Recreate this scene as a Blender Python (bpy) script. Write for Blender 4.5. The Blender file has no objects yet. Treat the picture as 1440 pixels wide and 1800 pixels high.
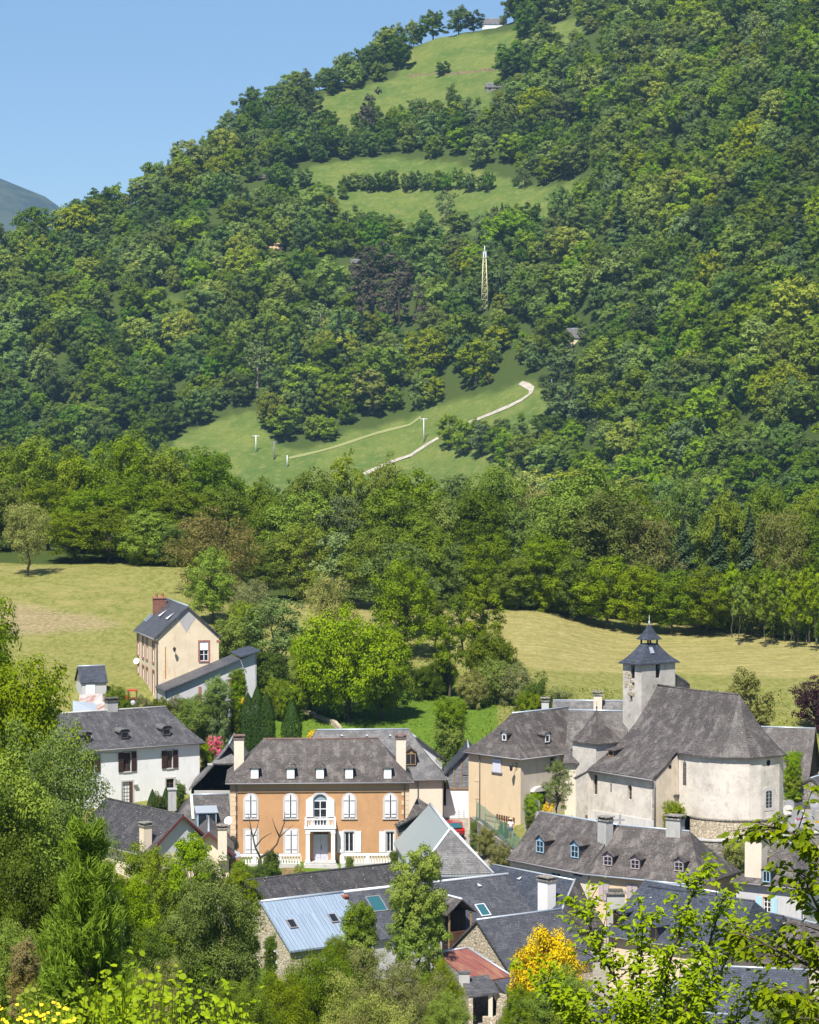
import bpy, bmesh, math, random
import numpy as np
from mathutils import Vector, Matrix

# ------------------------------------------------------------------ camera, sky, sun, exposure
SC = bpy.context.scene
COL = SC.collection
F = 5000.0                       # focal length in photo pixels (photo 1440 x 1800)
HC = 42.0                        # camera height above the village floor
PITCH = math.radians(2.29)
SUN_AZ, SUN_EL = math.radians(198), math.radians(57)

cam_data = bpy.data.cameras.new('camera')
cam_data.sensor_fit = 'HORIZONTAL'
cam_data.sensor_width = 36.0
cam_data.lens = 36.0 * F / 1440.0
cam_data.clip_start = 0.5
cam_data.clip_end = 30000
cam = bpy.data.objects.new('camera', cam_data)
COL.objects.link(cam)
cam.location = (0, 0, HC)
cam.rotation_euler = (math.pi / 2 - PITCH, 0, 0)
SC.camera = cam

world = bpy.data.worlds.new('World')
SC.world = world
world.use_nodes = True
wn = world.node_tree.nodes
sky = wn.new('ShaderNodeTexSky')
sky.sky_type = 'NISHITA'
sky.sun_disc = False
sky.sun_elevation = SUN_EL
sky.sun_rotation = SUN_AZ
sky.altitude = 2200
sky.air_density = 1.0
sky.dust_density = 0.0
sky.ozone_density = 5.0
bg = wn['Background']
bg.inputs['Strength'].default_value = 0.064
world.node_tree.links.new(sky.outputs[0], bg.inputs['Color'])

sun_data = bpy.data.lights.new('sun', 'SUN')
sun_data.energy = 4.6
sun_data.angle = math.radians(0.53)
sun_data.color = (1.0, 0.955, 0.88)
sun = bpy.data.objects.new('sun', sun_data)
COL.objects.link(sun)
SUN = Vector((math.sin(SUN_AZ) * math.cos(SUN_EL), math.cos(SUN_AZ) * math.cos(SUN_EL), math.sin(SUN_EL)))
sun.rotation_euler = (-SUN).to_track_quat('-Z', 'Y').to_euler()

SC.view_settings.view_transform = 'Standard'
SC.view_settings.look = 'None'
SC.view_settings.exposure = 0.92
SC.view_settings.gamma = 1.0
SC.view_settings.use_curve_mapping = False
SC.render.engine = 'CYCLES'
SC.cycles.use_denoising = True
SC.cycles.denoiser = 'OPENIMAGEDENOISE'
SC.cycles.denoising_input_passes = 'RGB_ALBEDO_NORMAL'
SC.cycles.denoising_prefilter = 'ACCURATE'
SC.cycles.max_bounces = 8
SC.cycles.diffuse_bounces = 3
SC.cycles.glossy_bounces = 2
SC.cycles.transmission_bounces = 4
SC.cycles.transparent_max_bounces = 6
SC.cycles.volume_bounces = 0
SC.cycles.sample_clamp_indirect = 6

# ------------------------------------------------------------------ photo pixel -> place
CP, SP = math.cos(PITCH), math.sin(PITCH)
def ray(px, py):
    u, v = (px - 720) / F, (900 - py) / F
    return Vector((u, CP + v * SP, -SP + v * CP))
def at(px, py, Y):
    d = ray(px, py); t = Y / d.y
    return Vector((d.x * t, Y, HC + d.z * t))
def on_z(px, py, z):
    d = ray(px, py); t = (z - HC) / d.z
    return Vector((d.x * t, d.y * t, z))
def z_at(x, y, py):
    v = (900 - py) / F
    return HC + y * (-SP + v * CP) / (CP + v * SP)
def proj(p):
    x, y, z = p[0], p[1], p[2] - HC
    f = y * CP - z * SP
    up = y * SP + z * CP
    return 720 + F * x / f, 900 - F * up / f

# ------------------------------------------------------------------ terrain height
def _sm(t):
    t = np.clip(t, 0, 1); return t * t * (3 - 2 * t)
def vnoise(x, y, s, seed=0):
    x = np.asarray(x, float) / s; y = np.asarray(y, float) / s
    xi, yi = np.floor(x), np.floor(y)
    fx, fy = _sm(x - xi), _sm(y - yi)
    def h(a, b):
        n = np.sin(a * 127.1 + b * 311.7 + seed * 74.7) * 43758.5453
        return n - np.floor(n)
    return ((h(xi, yi) * (1 - fx) + h(xi + 1, yi) * fx) * (1 - fy) + (h(xi, yi + 1) * (1 - fx) + h(xi + 1, yi + 1) * fx) * fy) * 2 - 1
NEAR_Y = [-80, 0, 10, 20, 40, 80, 120, 160, 190, 210, 225, 234, 240.5, 250, 258, 262, 268, 275, 285, 290, 310, 345, 370, 395, 450, 560, 800]
NEAR_L = [44, 40.6, 38.6, 35.9, 28.5, 16.5, 8.0, 3.0, 1.0, .5, .5, .8, 1.2, 2.4, 3.6, 4.0, 4.6, 7.6, 12, 12.9, 15.5, 20.6, 22.6, 21, 13, 5, 0]
NEAR_C = [44, 40.4, 38.0, 34.0, 27.0, 15.0, 6.0, .5, -1.6, -2, -1.6, -1.2, .6, 1.6, 2.4, 2.9, 6.6, 8.6, 9.8, 10.2, 12.2, 15.8, 17.6, 16, 9, 3, 0]
NEAR_R = [44, 40.4, 38.0, 34.0, 27.0, 15.0, 6.0, .5, -2.0, -2.6, -2.4, -2.0, 3.6, 4.2, 4.3, 4.4, 4.6, 5.4, 8.8, 9.7, 11.2, 13.8, 15.2, 13.5, 6, 1, 0]
HU = [-1500, -500, 0, 320, 720, 1000, 1200, 1440, 1940, 2900]
H_YB = [1100, 1080, 1050, 1020, 1000, 930, 840, 750, 640, 560]
H_ZB = [26, 25, 23, 18, 15, 14, 13, 12, 10, 10]
H_S = [.5, .5, .5, .5, .5, .49, .47, .45, .43, .42]
RU = [-1500, -500, 0, 90, 200, 300, 400, 520, 620, 700, 760, 870, 950, 1050, 1440, 2900]
R_PY = [700, 590, 452, 408, 372, 318, 243, 168, 133, 90, 70, 46, 16, -34, -200, -500]
def H(x, y):
    x = np.asarray(x, float); y = np.asarray(y, float)
    U = 720 + F * x / np.maximum(y, 60)
    zl, zc, zr = np.interp(y, NEAR_Y, NEAR_L), np.interp(y, NEAR_Y, NEAR_C), np.interp(y, NEAR_Y, NEAR_R)
    a = np.where(y > 262, _sm((U - 385) / 90), _sm((U - 330) / 250)); b = np.where((y > 243) & (y < 270), _sm((U - 815) / 150), _sm((U - 850) / 190))
    b2 = _sm((U - 900) / 200)
    b = np.where(y > 285, b2, b)
    near = (zl * (1 - a) + zc * a) * (1 - b) + zr * b
    near = near + vnoise(x, y, 16, 1) * .35 * _sm((y - 270) / 20) + vnoise(x, y, 6, 2) * .08
    yb, zb, s = np.interp(U, HU, H_YB), np.interp(U, HU, H_ZB), np.interp(U, HU, H_S)
    hill = zb + s * (y - yb)
    rs = (700 - np.interp(U, RU, R_PY)) / F
    yr = (zb - s * yb - HC) / (rs - s)
    hr = zb + s * (yr - yb)
    k = 10.0
    back = hr + 3 - .35 * (y - yr)
    top = np.minimum(hill, back) - .25 * np.exp(-np.abs(hill - back) / k) * k
    und = (vnoise(x, y, 90, 3) * 5 + vnoise(x, y, 38, 4) * 2.2) * _sm((y - yb + 40) / 150)
    top = np.maximum(top + und, -30)
    d = top - near
    return np.where(y < 420, near, near + np.where(d > 60, d, np.log1p(np.exp(np.clip(d / 6, -30, 30))) * 6))
def Hf(x, y): return float(H(x, y))
def hit(px, py, y0=262.0, y1=1700.0):
    """first ground point along the line of sight, beyond distance y0"""
    d = ray(px, py)
    ys = np.concatenate([np.arange(y0, 420, .5), np.arange(max(420, y0), y1, 2.0)]) if y0 < 420 else np.arange(y0, y1, 2.0)
    t = ys / d.y
    zz = HC + d.z * t - H(d.x * t, ys)
    i = np.argmax(zz < 0)
    if zz[i] >= 0: i = len(ys) - 1
    return Vector((d.x * t[i], ys[i], Hf(d.x * t[i], ys[i])))
def in_poly(px, py, poly):
    px = np.asarray(px, float); py = np.asarray(py, float)
    r = np.zeros(px.shape, bool)
    n = len(poly); j = n - 1
    for i in range(n):
        xi, yi = poly[i]; xj, yj = poly[j]
        c = ((yi > py) != (yj > py)) & (px < (xj - xi) * (py - yi) / (yj - yi + 1e-12) + xi)
        r ^= c; j = i
    return r

# ------------------------------------------------------------------ scene objects
ORIG = {}
def tag(o, label=None, cat=None, group=None, kind=None):
    if label: o['label'] = label
    if cat: o['category'] = cat
    if group: o['group'] = group
    if kind: o['kind'] = kind
    return o
def thing(name, label, cat, loc=(0, 0, 0), group=None):
    o = bpy.data.objects.new(name, None)
    o.empty_display_size = .2
    COL.objects.link(o); o.location = loc
    ORIG[o.name] = Vector(loc)
    return tag(o, label, cat, group)
def raw_mesh(name, V, faces_n, idx, mats, mat_idx=None, smooth=False, tint=None):
    """V (n,3); all faces have faces_n corners; idx (m,faces_n)"""
    me = bpy.data.meshes.new(name)
    V = np.ascontiguousarray(V, np.float32); idx = np.ascontiguousarray(idx, np.int32)
    m = len(idx)
    me.vertices.add(len(V)); me.vertices.foreach_set('co', V.ravel())
    me.loops.add(m * faces_n); me.loops.foreach_set('vertex_index', idx.ravel())
    me.polygons.add(m)
    me.polygons.foreach_set('loop_start', np.arange(0, m * faces_n, faces_n, dtype=np.int32))
    for mt in mats: me.materials.append(mt)
    if mat_idx is not None: me.polygons.foreach_set('material_index', np.ascontiguousarray(mat_idx, np.int32))
    me.polygons.foreach_set('use_smooth', np.full(m, smooth))
    if tint is not None:
        at_ = me.attributes.new('tint', 'FLOAT', 'FACE'); at_.data.foreach_set('value', np.ascontiguousarray(tint, np.float32))
    me.update(calc_edges=True)
    return me
def link(name, me, parent=None):
    o = bpy.data.objects.new(name, me); COL.objects.link(o)
    if parent: o.parent = parent
    return o

class MB:
    """collects polygons in world space; build() links them as one mesh object"""
    def __init__(s): s.v = []; s.f = []; s.sm = []
    def poly(s, pts, smooth=False):
        b = len(s.v); s.v += [Vector(p) for p in pts]; s.f.append(list(range(b, b + len(pts)))); s.sm.append(smooth); return s
    def hexa(s, p):      # 8 points: bottom 4, top 4 (same winding)
        b = len(s.v); s.v += [Vector(q) for q in p]
        for f in ((3, 2, 1, 0), (4, 5, 6, 7), (0, 1, 5, 4), (1, 2, 6, 5), (2, 3, 7, 6), (3, 0, 4, 7)): s.f.append([b + i for i in f]); s.sm.append(False)
        return s
    def prism(s, pts, d):  # pts polygon, d extrusion vector
        d = Vector(d); n = len(pts); b = len(s.v)
        s.v += [Vector(p) for p in pts] + [Vector(p) + d for p in pts]
        s.f.append(list(range(b, b + n))); s.f.append(list(range(b + 2 * n - 1, b + n - 1, -1))); s.sm += [False, False]
        for i in range(n):
            j = (i + 1) % n; s.f.append([b + j, b + i, b + n + i, b + n + j]); s.sm.append(False)
        return s
    def box(s, x0, x1, y0, y1, z0, z1):
        return s.hexa([(x0, y0, z0), (x1, y0, z0), (x1, y1, z0), (x0, y1, z0), (x0, y0, z1), (x1, y0, z1), (x1, y1, z1), (x0, y1, z1)])
    def tube(s, pts, rad, n=6, cap=True):
        pts = [Vector(p) for p in pts]
        if not hasattr(rad, '__len__'): rad = [rad] * len(pts)
        rings = []
        for i, p in enumerate(pts):
            t = (pts[min(i + 1, len(pts) - 1)] - pts[max(i - 1, 0)]).normalized()
            a = t.orthogonal().normalized() if abs(t.z) > .99 else t.cross(Vector((0, 0, 1))).normalized()
            c = t.cross(a)
            b = len(s.v)
            s.v += [p + (a * math.cos(2 * math.pi * k / n) + c * math.sin(2 * math.pi * k / n)) * rad[i] for k in range(n)]
            rings.append(b)
        for r0, r1 in zip(rings, rings[1:]):
            for k in range(n):
                s.f.append([r0 + k, r0 + (k + 1) % n, r1 + (k + 1) % n, r1 + k]); s.sm.append(True)
        if cap:
            s.f.append([rings[0] + k for k in range(n - 1, -1, -1)]); s.f.append([rings[-1] + k for k in range(n)]); s.sm += [False, False]
        return s
    def lathe(s, c, prof, n=10):  # prof: (r, z)
        c = Vector(c); b = len(s.v)
        for r, z in prof:
            s.v += [c + Vector((r * math.cos(2 * math.pi * k / n), r * math.sin(2 * math.pi * k / n), z)) for k in range(n)]
        for i in range(len(prof) - 1):
            for k in range(n):
                s.f.append([b + i * n + k, b + i * n + (k + 1) % n, b + (i + 1) * n + (k + 1) % n, b + (i + 1) * n + k]); s.sm.append(True)
        s.f.append([b + (len(prof) - 1) * n + k for k in range(n)]); s.sm.append(False)
        return s
    def build(s, name, mat, parent=None, label=None, cat=None, group=None, kind=None, loc=None, fix=True):
        top = parent
        while top is not None and top.parent is not None: top = top.parent
        o0 = ORIG[top.name] if top is not None else Vector(loc if loc is not None else (0, 0, 0))
        me = bpy.data.meshes.new(name)
        me.from_pydata([tuple(v - o0) for v in s.v], [], s.f)
        for m in (mat if isinstance(mat, (list, tuple)) else [mat]): me.materials.append(m)
        if fix:
            bm = bmesh.new(); bm.from_mesh(me); bmesh.ops.recalc_face_normals(bm, faces=bm.faces); bm.to_mesh(me); bm.free()
        me.polygons.foreach_set('use_smooth', s.sm)
        uv = me.uv_layers.new(name='UVMap').data
        Z = Vector((0, 0, 1))
        for p in me.polygons:
            n = p.normal
            e = Z.cross(n)
            e = e.normalized() if e.length > .05 else Vector((1, 0, 0))
            w = n.cross(e)
            for li in p.loop_indices:
                c = me.vertices[me.loops[li].vertex_index].co
                uv[li].uv = (c.dot(e), c.dot(w))
        me.update()
        o = link(name, me, parent)
        if parent is None:
            o.location = o0; ORIG[o.name] = o0
        return tag(o, label, cat, group, kind)

class Fr:
    """a flat frame: P + s*ex + t*up + d*n (n looks outwards)"""
    def __init__(s, P, ex, up, n): s.P, s.ex, s.up, s.n = Vector(P), Vector(ex).normalized(), Vector(up).normalized(), Vector(n).normalized()
    def pt(s, a, b, d=0): return s.P + s.ex * a + s.up * b + s.n * d
    def hit(s, px, py):
        r = ray(px, py); o = Vector((0, 0, HC))
        t = (s.P - o).dot(s.n) / r.dot(s.n)
        q = o + r * t - s.P
        return q.dot(s.ex), q.dot(s.up)
    def box(s, mb, a0, a1, b0, b1, d0, d1):
        return mb.hexa([s.pt(a0, b0, d0), s.pt(a1, b0, d0), s.pt(a1, b1, d0), s.pt(a0, b1, d0), s.pt(a0, b0, d1), s.pt(a1, b0, d1), s.pt(a1, b1, d1), s.pt(a0, b1, d1)])
# ------------------------------------------------------------------ materials
class NT:
    def __init__(s, name):
        s.m = bpy.data.materials.new(name); s.m.use_nodes = True
        s.t = s.m.node_tree; s.t.nodes.clear()
        s.out = s.t.nodes.new('ShaderNodeOutputMaterial')
    def n(s, typ, props=None, **ins):
        nd = s.t.nodes.new('ShaderNode' + typ)
        for k, v in (props or {}).items(): setattr(nd, k, v)
        for k, v in ins.items(): s.set(nd, k.replace('_', ' '), v)
        return nd
    def set(s, nd, key, v):
        sock = nd.inputs[int(key[1:])] if key[0] == '#' else nd.inputs[key]
        if hasattr(v, 'is_output') or isinstance(v, bpy.types.NodeSocket): s.t.links.new(v, sock)
        elif isinstance(v, tuple) and len(v) == 3 and sock.type == 'RGBA': sock.default_value = (*v, 1)
        else: sock.default_value = v
    def mix(s, f, a, b, mode='MIX'):
        nd = s.t.nodes.new('ShaderNodeMix'); nd.data_type = 'RGBA'; nd.blend_type = mode
        s.set(nd, '#0', f); s.set(nd, '#6', a); s.set(nd, '#7', b); return nd.outputs[2]
    def math(s, op, a, b=0.0, clamp=False):
        nd = s.t.nodes.new('ShaderNodeMath'); nd.operation = op; nd.use_clamp = clamp
        s.set(nd, '#0', a); s.set(nd, '#1', b); return nd.outputs[0]
    def ramp(s, f, lo, hi):
        nd = s.t.nodes.new('ShaderNodeMapRange'); nd.interpolation_type = 'SMOOTHSTEP'
        s.set(nd, '#0', f); nd.inputs[1].default_value = lo; nd.inputs[2].default_value = hi; return nd.outputs[0]
    def coord(s, which='Object', scale=(1, 1, 1), rot=(0, 0, 0)):
        c = s.t.nodes.new('ShaderNodeTexCoord'); mp = s.t.nodes.new('ShaderNodeMapping')
        mp.inputs['Scale'].default_value = scale; mp.inputs['Rotation'].default_value = rot
        s.t.links.new(c.outputs[which], mp.inputs[0]); return mp.outputs[0]
    def noise(s, vec, scale, detail=4, rough=.55):
        return s.n('TexNoise', Vector=vec, Scale=scale, Detail=detail, Roughness=rough).outputs[0]
    def bsdf(s, col, rough=.8, bump=None, strength=.3, dist=.02, spec=.3, metal=0.0):
        p = s.n('BsdfPrincipled', Base_Color=col, Roughness=rough, Metallic=metal)
        p.inputs['Specular IOR Level'].default_value = spec
        if bump is not None:
            b = s.n('Bump', Height=bump, Strength=strength, Distance=dist)
            s.t.links.new(b.outputs[0], p.inputs['Normal'])
        s.t.links.new(p.outputs[0], s.out.inputs[0]); return s.m
def C(r, g, b):  # srgb 0-255 -> linear
    f = lambda c: (c / 255 / 12.92) if c / 255 <= .04045 else ((c / 255 + .055) / 1.055) ** 2.4
    return (f(r), f(g), f(b))
def sc(c, k): return tuple(x * k for x in c)

def slate(name, base, old=.5, spots=.3, seed=0.0, rough=.55, w=.26, h=.17):
    t = NT(name)
    uv = t.coord('UV'); ob = t.coord('Object')
    br = t.n('TexBrick', {'offset': .5, 'squash': 1.0}, Vector=uv, Color1=sc(base, .68), Color2=sc(base, 1.28), Mortar=sc(base, .45), Scale=1.0,
             Mortar_Size=.013, Mortar_Smooth=.3, Bias=0.0, Brick_Width=w, Row_Height=h)
    col = br.outputs[0]
    wav = t.coord('UV', scale=(1, .22, 1))
    streak = t.noise(wav, 1.3 + seed * .1, 5, .65)
    col = t.mix(t.math('MULTIPLY', t.ramp(streak, .47, .62), old * .8), col, sc((.235, .215, .195), .8))
    patch = t.noise(ob, .95, 6, .7)
    col = t.mix(t.math('MULTIPLY', t.ramp(patch, .42, .58), .6 * old + .3), col, sc(base, .45))
    fine = t.noise(uv, 9, 3, .7)
    col = t.mix(t.math('MULTIPLY', t.ramp(fine, .45, .75), .5 * old), col, sc((.30, .28, .25), .9))
    vo = t.n('TexVoronoi', Vector=uv, Scale=3.2)
    lich = t.math('LESS_THAN', vo.outputs['Distance'], .14)
    lich = t.math('MULTIPLY', lich, t.ramp(t.noise(ob, .9, 2), .42, .62))
    col = t.mix(t.math('MULTIPLY', lich, spots, True), col, (.48, .46, .41))
    hgt = t.math('ADD', br.outputs['Fac'], 0.0)
    bumpsrc = t.math('SUBTRACT', t.math('MULTIPLY', fine, .6), hgt)
    return t.bsdf(col, rough, bumpsrc, .8, .045, .3)
def plaster(name, base, stain=.4, stain_col=(.25, .22, .18), low=0.0, rough=.9, scale=1.0):
    t = NT(name)
    ob = t.coord('Object'); st = t.coord('Object', scale=(1, 1, .25))
    big = t.noise(ob, .5 * scale, 5, .65); fine = t.noise(ob, 14, 3, .7); sk = t.noise(st, 2.2 * scale, 5, .7)
    col = t.mix(t.math('MULTIPLY', t.ramp(big, .38, .64), .75 * stain), base, sc(base, .74))
    col = t.mix(t.math('MULTIPLY', t.ramp(sk, .5, .72), stain), col, stain_col)
    col = t.mix(t.math('MULTIPLY', t.ramp(fine, .3, .8), .10 + .15 * stain), col, sc(base, .8))
    return t.bsdf(col, rough, t.math('ADD', t.math('MULTIPLY', fine, .5), big), .25, .03, .2)
def weathered(name, base, dirt, bare, scale=1.0):
    """old lime render: blotches, run-off streaks and patches where the coat has gone"""
    t = NT(name); ob = t.coord('Object')
    big = t.noise(ob, .45 * scale, 6, .7); mid = t.noise(ob, 1.6 * scale, 6, .72); fine = t.noise(ob, 13, 4, .7); sk = t.noise(t.coord('Object', scale=(1, 1, .16)), 2.4 * scale, 6, .72)
    c = t.mix(t.ramp(big, .38, .62), base, sc(base, .78))
    c = t.mix(t.math('MULTIPLY', t.ramp(mid, .5, .7), .6), c, sc(base, .6))
    c = t.mix(t.math('MULTIPLY', t.ramp(sk, .56, .72), .75), c, dirt)
    pa = t.ramp(t.math('ADD', t.math('MULTIPLY', big, .55), t.math('MULTIPLY', mid, .45)), .585, .615)
    st = t.mix(t.ramp(t.noise(ob, 6, 3), .35, .65), sc(bare, .6), bare)
    c = t.mix(t.math('MULTIPLY', pa, .85), c, st)
    return t.bsdf(c, .92, t.math('SUBTRACT', t.math('ADD', t.math('MULTIPLY', fine, .35), mid), t.math('MULTIPLY', pa, .8)), .55, .05, .2)
def rubble(name, a, b, scale=3.2, mortar=(.33, .3, .25)):
    t = NT(name)
    uv = t.coord('UV', scale=(1, 1.5, 1))
    nz = t.noise(uv, 2.0, 2)
    v1 = t.n('TexVoronoi', {'feature': 'F1'}, Vector=uv, Scale=scale, Randomness=.95)
    v2 = t.n('TexVoronoi', {'feature': 'DISTANCE_TO_EDGE'}, Vector=uv, Scale=scale, Randomness=.95)
    sep = t.n('SeparateColor', Color=v1.outputs['Color'])
    col = t.mix(sep.outputs[0], a, b)
    col = t.mix(t.math('MULTIPLY', sep.outputs[1], .35), col, sc(a, .55))
    edge = t.ramp(v2.outputs['Distance'], .02, .11)
    col = t.mix(edge, mortar, col)
    col = t.mix(t.math('MULTIPLY', t.ramp(t.noise(uv, .6, 4), .5, .75), .3), col, (.16, .15, .12))
    return t.bsdf(col, .92, t.math('ADD', edge, t.math('MULTIPLY', nz, .3)), .9, .06, .2)
def plain(name, col, rough=.6, var=.12, metal=0.0, spec=.3, scale=6.0, dirt=None):
    t = NT(name); ob = t.coord('Object')
    nz = t.noise(ob, scale, 4, .65)
    c = t.mix(t.ramp(nz, .3, .75), sc(col, 1 + var * .5), sc(col, 1 - var))
    if dirt: c = t.mix(t.math('MULTIPLY', t.ramp(t.noise(t.coord('Object', scale=(1, 1, .3)), 3, 5, .7), .5, .75), .6), c, dirt)
    return t.bsdf(c, rough, nz, .12, .02, spec, metal)
def seams(name, col, pitch=.35, var=.1, rust=None, rough=.45):
    t = NT(name)
    uv = t.coord('UV')
    sx = t.n('SeparateXYZ', Vector=uv).outputs[0]
    fr = t.math('FRACT', t.math('DIVIDE', sx, pitch))
    rib = t.ramp(t.math('ABSOLUTE', t.math('SUBTRACT', fr, .5)), .36, .47)
    st = t.noise(t.coord('UV', scale=(1, .12, 1)), 2.0, 5, .6)
    c = t.mix(t.ramp(st, .35, .75), sc(col, 1 + var), sc(col, 1 - var))
    c = t.mix(t.math('MULTIPLY', rib, .3), c, sc(col, .6))
    if rust: c = t.mix(t.math('MULTIPLY', t.ramp(t.noise(t.coord('UV', scale=(1, .35, 1)), 1.1, 5, .7), .46, .64), .85), c, rust)
    return t.bsdf(c, rough, rib, .8, .04, .4, .15)
def boards(name, col, pitch=.16, axis=0, var=.3):
    t = NT(name); uv = t.coord('UV')
    sx = t.n('SeparateXYZ', Vector=uv).outputs[axis]
    q = t.math('DIVIDE', sx, pitch)
    fr = t.math('FRACT', q); fl = t.math('FLOOR', q)
    rnd = t.n('TexWhiteNoise', {'noise_dimensions': '1D'}, W=fl).outputs[0]
    gap = t.ramp(t.math('ABSOLUTE', t.math('SUBTRACT', fr, .5)), .44, .49)
    c = t.mix(rnd, sc(col, 1 - var), sc(col, 1 + var * .6))
    c = t.mix(gap, c, sc(col, .25))
    return t.bsdf(c, .8, t.math('SUBTRACT', 1.0, gap), .6, .02, .2)
LEAF_K = 1.9
def leafmat(name, c1, c2, trans=.32, vary=.35, rough=.55, tcol=(.18, .25, .015)):
    """leaf green between c1 and c2; each tree and each leaf differs"""
    t = NT(name); c1, c2 = sc(c1, LEAF_K), sc(c2, LEAF_K)
    tint = t.n('Attribute', {'attribute_name': 'tint'}).outputs['Fac']
    rnd = t.n('ObjectInfo').outputs['Random']
    col = t.mix(tint, c1, c2)
    hs = t.n('HueSaturation', Color=col, Hue=t.math('ADD', t.math('MULTIPLY', rnd, .08 * vary), .5 - .04 * vary), Saturation=t.math('ADD', t.math('MULTIPLY', t.math('FRACT', t.math('MULTIPLY', rnd, 7.31)), .8 * vary), 1.05 - .5 * vary),
             Value=t.math('ADD', t.math('MULTIPLY', t.math('FRACT', t.math('MULTIPLY', rnd, 13.7)), vary * 2), 1 - vary))
    p = t.n('BsdfPrincipled', Base_Color=hs.outputs[0], Roughness=rough); p.inputs['Specular IOR Level'].default_value = .14
    tr = t.n('BsdfTranslucent', Color=t.mix(.5, hs.outputs[0], tcol))
    mx = t.n('MixShader', Fac=trans)
    t.t.links.new(p.outputs[0], mx.inputs[1]); t.t.links.new(tr.outputs[0], mx.inputs[2]); t.t.links.new(mx.outputs[0], t.out.inputs[0])
    return t.m

M = {}
M['slate_grey'] = slate('slate_grey', (.098, .090, .092), .8, .5)
M['slate_brown'] = slate('slate_brown', (.106, .088, .083), .9, .6, 1)
M['slate_church'] = slate('slate_church', (.110, .094, .091), .9, .35, 2)
M['slate_dark'] = slate('slate_dark', (.062, .058, .062), .35, .9, 3)
M['slate_blue'] = slate('slate_blue', (.062, .072, .098), .16, .25, 4, .45)
M['slate_new'] = slate('slate_new', (.085, .088, .105), .25, .3, 5, .5)
M['slate_pale'] = slate('slate_pale', (.17, .165, .17), .8, .5, 6)
M['slate_white'] = slate('slate_white', (.092, .09, .1), .5, .95, 7)
M['ochre'] = plaster('ochre', (.53, .30, .15), .6, (.38, .21, .105))
M['cornice'] = plaster('cornice', (.46, .29, .17), .3, (.3, .19, .11))
M['yellow'] = plaster('yellow', (.66, .52, .34), .35, (.5, .38, .24))
M['cream'] = plaster('cream', (.72, .60, .43), .6, (.55, .36, .17))
M['beige'] = plaster('beige', (.70, .62, .50), .35, (.45, .38, .3))
M['tan'] = plaster('tan', (.71, .60, .46), .3, (.45, .36, .26))
M['white'] = plaster('white', (.78, .775, .77), .25, (.5, .48, .45))
M['greywall'] = plaster('greywall', (.52, .52, .52), .4, (.35, .34, .33))
M['church'] = weathered('church', (.66, .60, .53), (.36, .31, .26), (.46, .38, .29))
M['tower'] = weathered('tower', (.56, .52, .47), (.25, .22, .19), (.40, .33, .25), 1.3)
M['patch'] = plaster('patch', (.42, .40, .40), .4, (.3, .28, .26))
M['stone'] = rubble('stone', (.50, .41, .28), (.66, .58, .45), 3.4, (.40, .34, .26))
M['stone_grey'] = rubble('stone_grey', (.26, .24, .21), (.40, .37, .32), 3.0, (.2, .18, .16))
M['stone_dark'] = rubble('stone_dark', (.11, .10, .09), (.2, .18, .16), 3.4, (.08, .075, .07))
M['quoin'] = plaster('quoin', (.68, .52, .35), .4, (.5, .38, .26))
M['limestone'] = plaster('limestone', (.54, .51, .49), .45, (.38, .36, .33))
M['whitepaint'] = plain('whitepaint', (.80, .80, .81), .5, .06)
M['shutter_white'] = boards('shutter_white', (.76, .76, .79), .11, 1, .08)
M['shutter_lilac'] = boards('shutter_lilac', (.62, .62, .72), .13, 0, .05)
M['shutter_blue'] = boards('shutter_blue', (.38, .62, .72), .12, 0, .05)
M['shutter_brown'] = boards('shutter_brown', (.055, .028, .022), .1, 1, .2)
M['shutter_mauve'] = boards('shutter_mauve', (.45, .38, .40), .13, 0, .06)
M['door_lilac'] = plain('door_lilac', (.52, .52, .60), .5, .1)
M['bluetrim'] = plain('bluetrim', (.33, .52, .66), .5, .1)
M['woodbrown'] = boards('woodbrown', (.13, .065, .035), .12, 0, .3)
M['wooddark'] = boards('wooddark', (.035, .026, .022), .13, 0, .3)
M['wood'] = plain('wood', (.30, .19, .10), .8, .3)
M['redwood'] = plain('redwood', (.11, .028, .028), .6, .15)
M['brick'] = slate('brick', (.34, .15, .11), .25, .0, 8, .85, .22, .075)
M['brickred'] = plain('brickred', (.36, .16, .115), .9, .3)
M['zinc'] = plain('zinc', (.42, .47, .53), .4, .1, .3)
M['zinc_light'] = plain('zinc_light', (.66, .68, .72), .45, .08, .1)
M['pipe'] = plain('pipe', (.24, .23, .24), .5, .1)
M['iron'] = plain('iron', (.03, .03, .032), .5, .1)
M['ridge'] = plain('ridge', (.19, .115, .10), .8, .3)
M['corrug'] = seams('corrug', (.26, .33, .42), .33, .12)
M['sheetgrey'] = seams('sheetgrey', (.30, .34, .34), .22, .05, None, .5)
M['sheetred'] = seams('sheetred', (.22, .075, .06), .9, .1, (.30, .15, .09), .75)
M['sheetrust'] = seams('sheetrust', (.5, .46, .44), .2, .1, (.35, .13, .07), .6)
M['concrete'] = plaster('concrete', (.45, .44, .42), .6, (.25, .24, .22))
M['tarmac'] = plain('tarmac', (.16, .16, .165), .9, .2, scale=2)
M['gravel'] = plain('gravel', (.52, .47, .40), .95, .25, scale=3)
M['cladding'] = slate('cladding', (.24, .25, .27), .3, .1, 9, .6, .6, .13)
M['darkroom'] = plain('darkroom', (.012, .012, .013), .9, .1)
M['terracotta'] = plain('terracotta', (.35, .13, .07), .8, .2)
M['greenwood'] = boards('greenwood', (.12, .20, .21), .2, 0, .2)
M['bark'] = plain('bark', (.085, .068, .05), .95, .4, scale=8)
M['bark_pale'] = plain('bark_pale', (.30, .27, .23), .95, .4, scale=8)
M['bark_red'] = plain('bark_red', (.27, .15, .08), .95, .4, scale=8)
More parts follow.
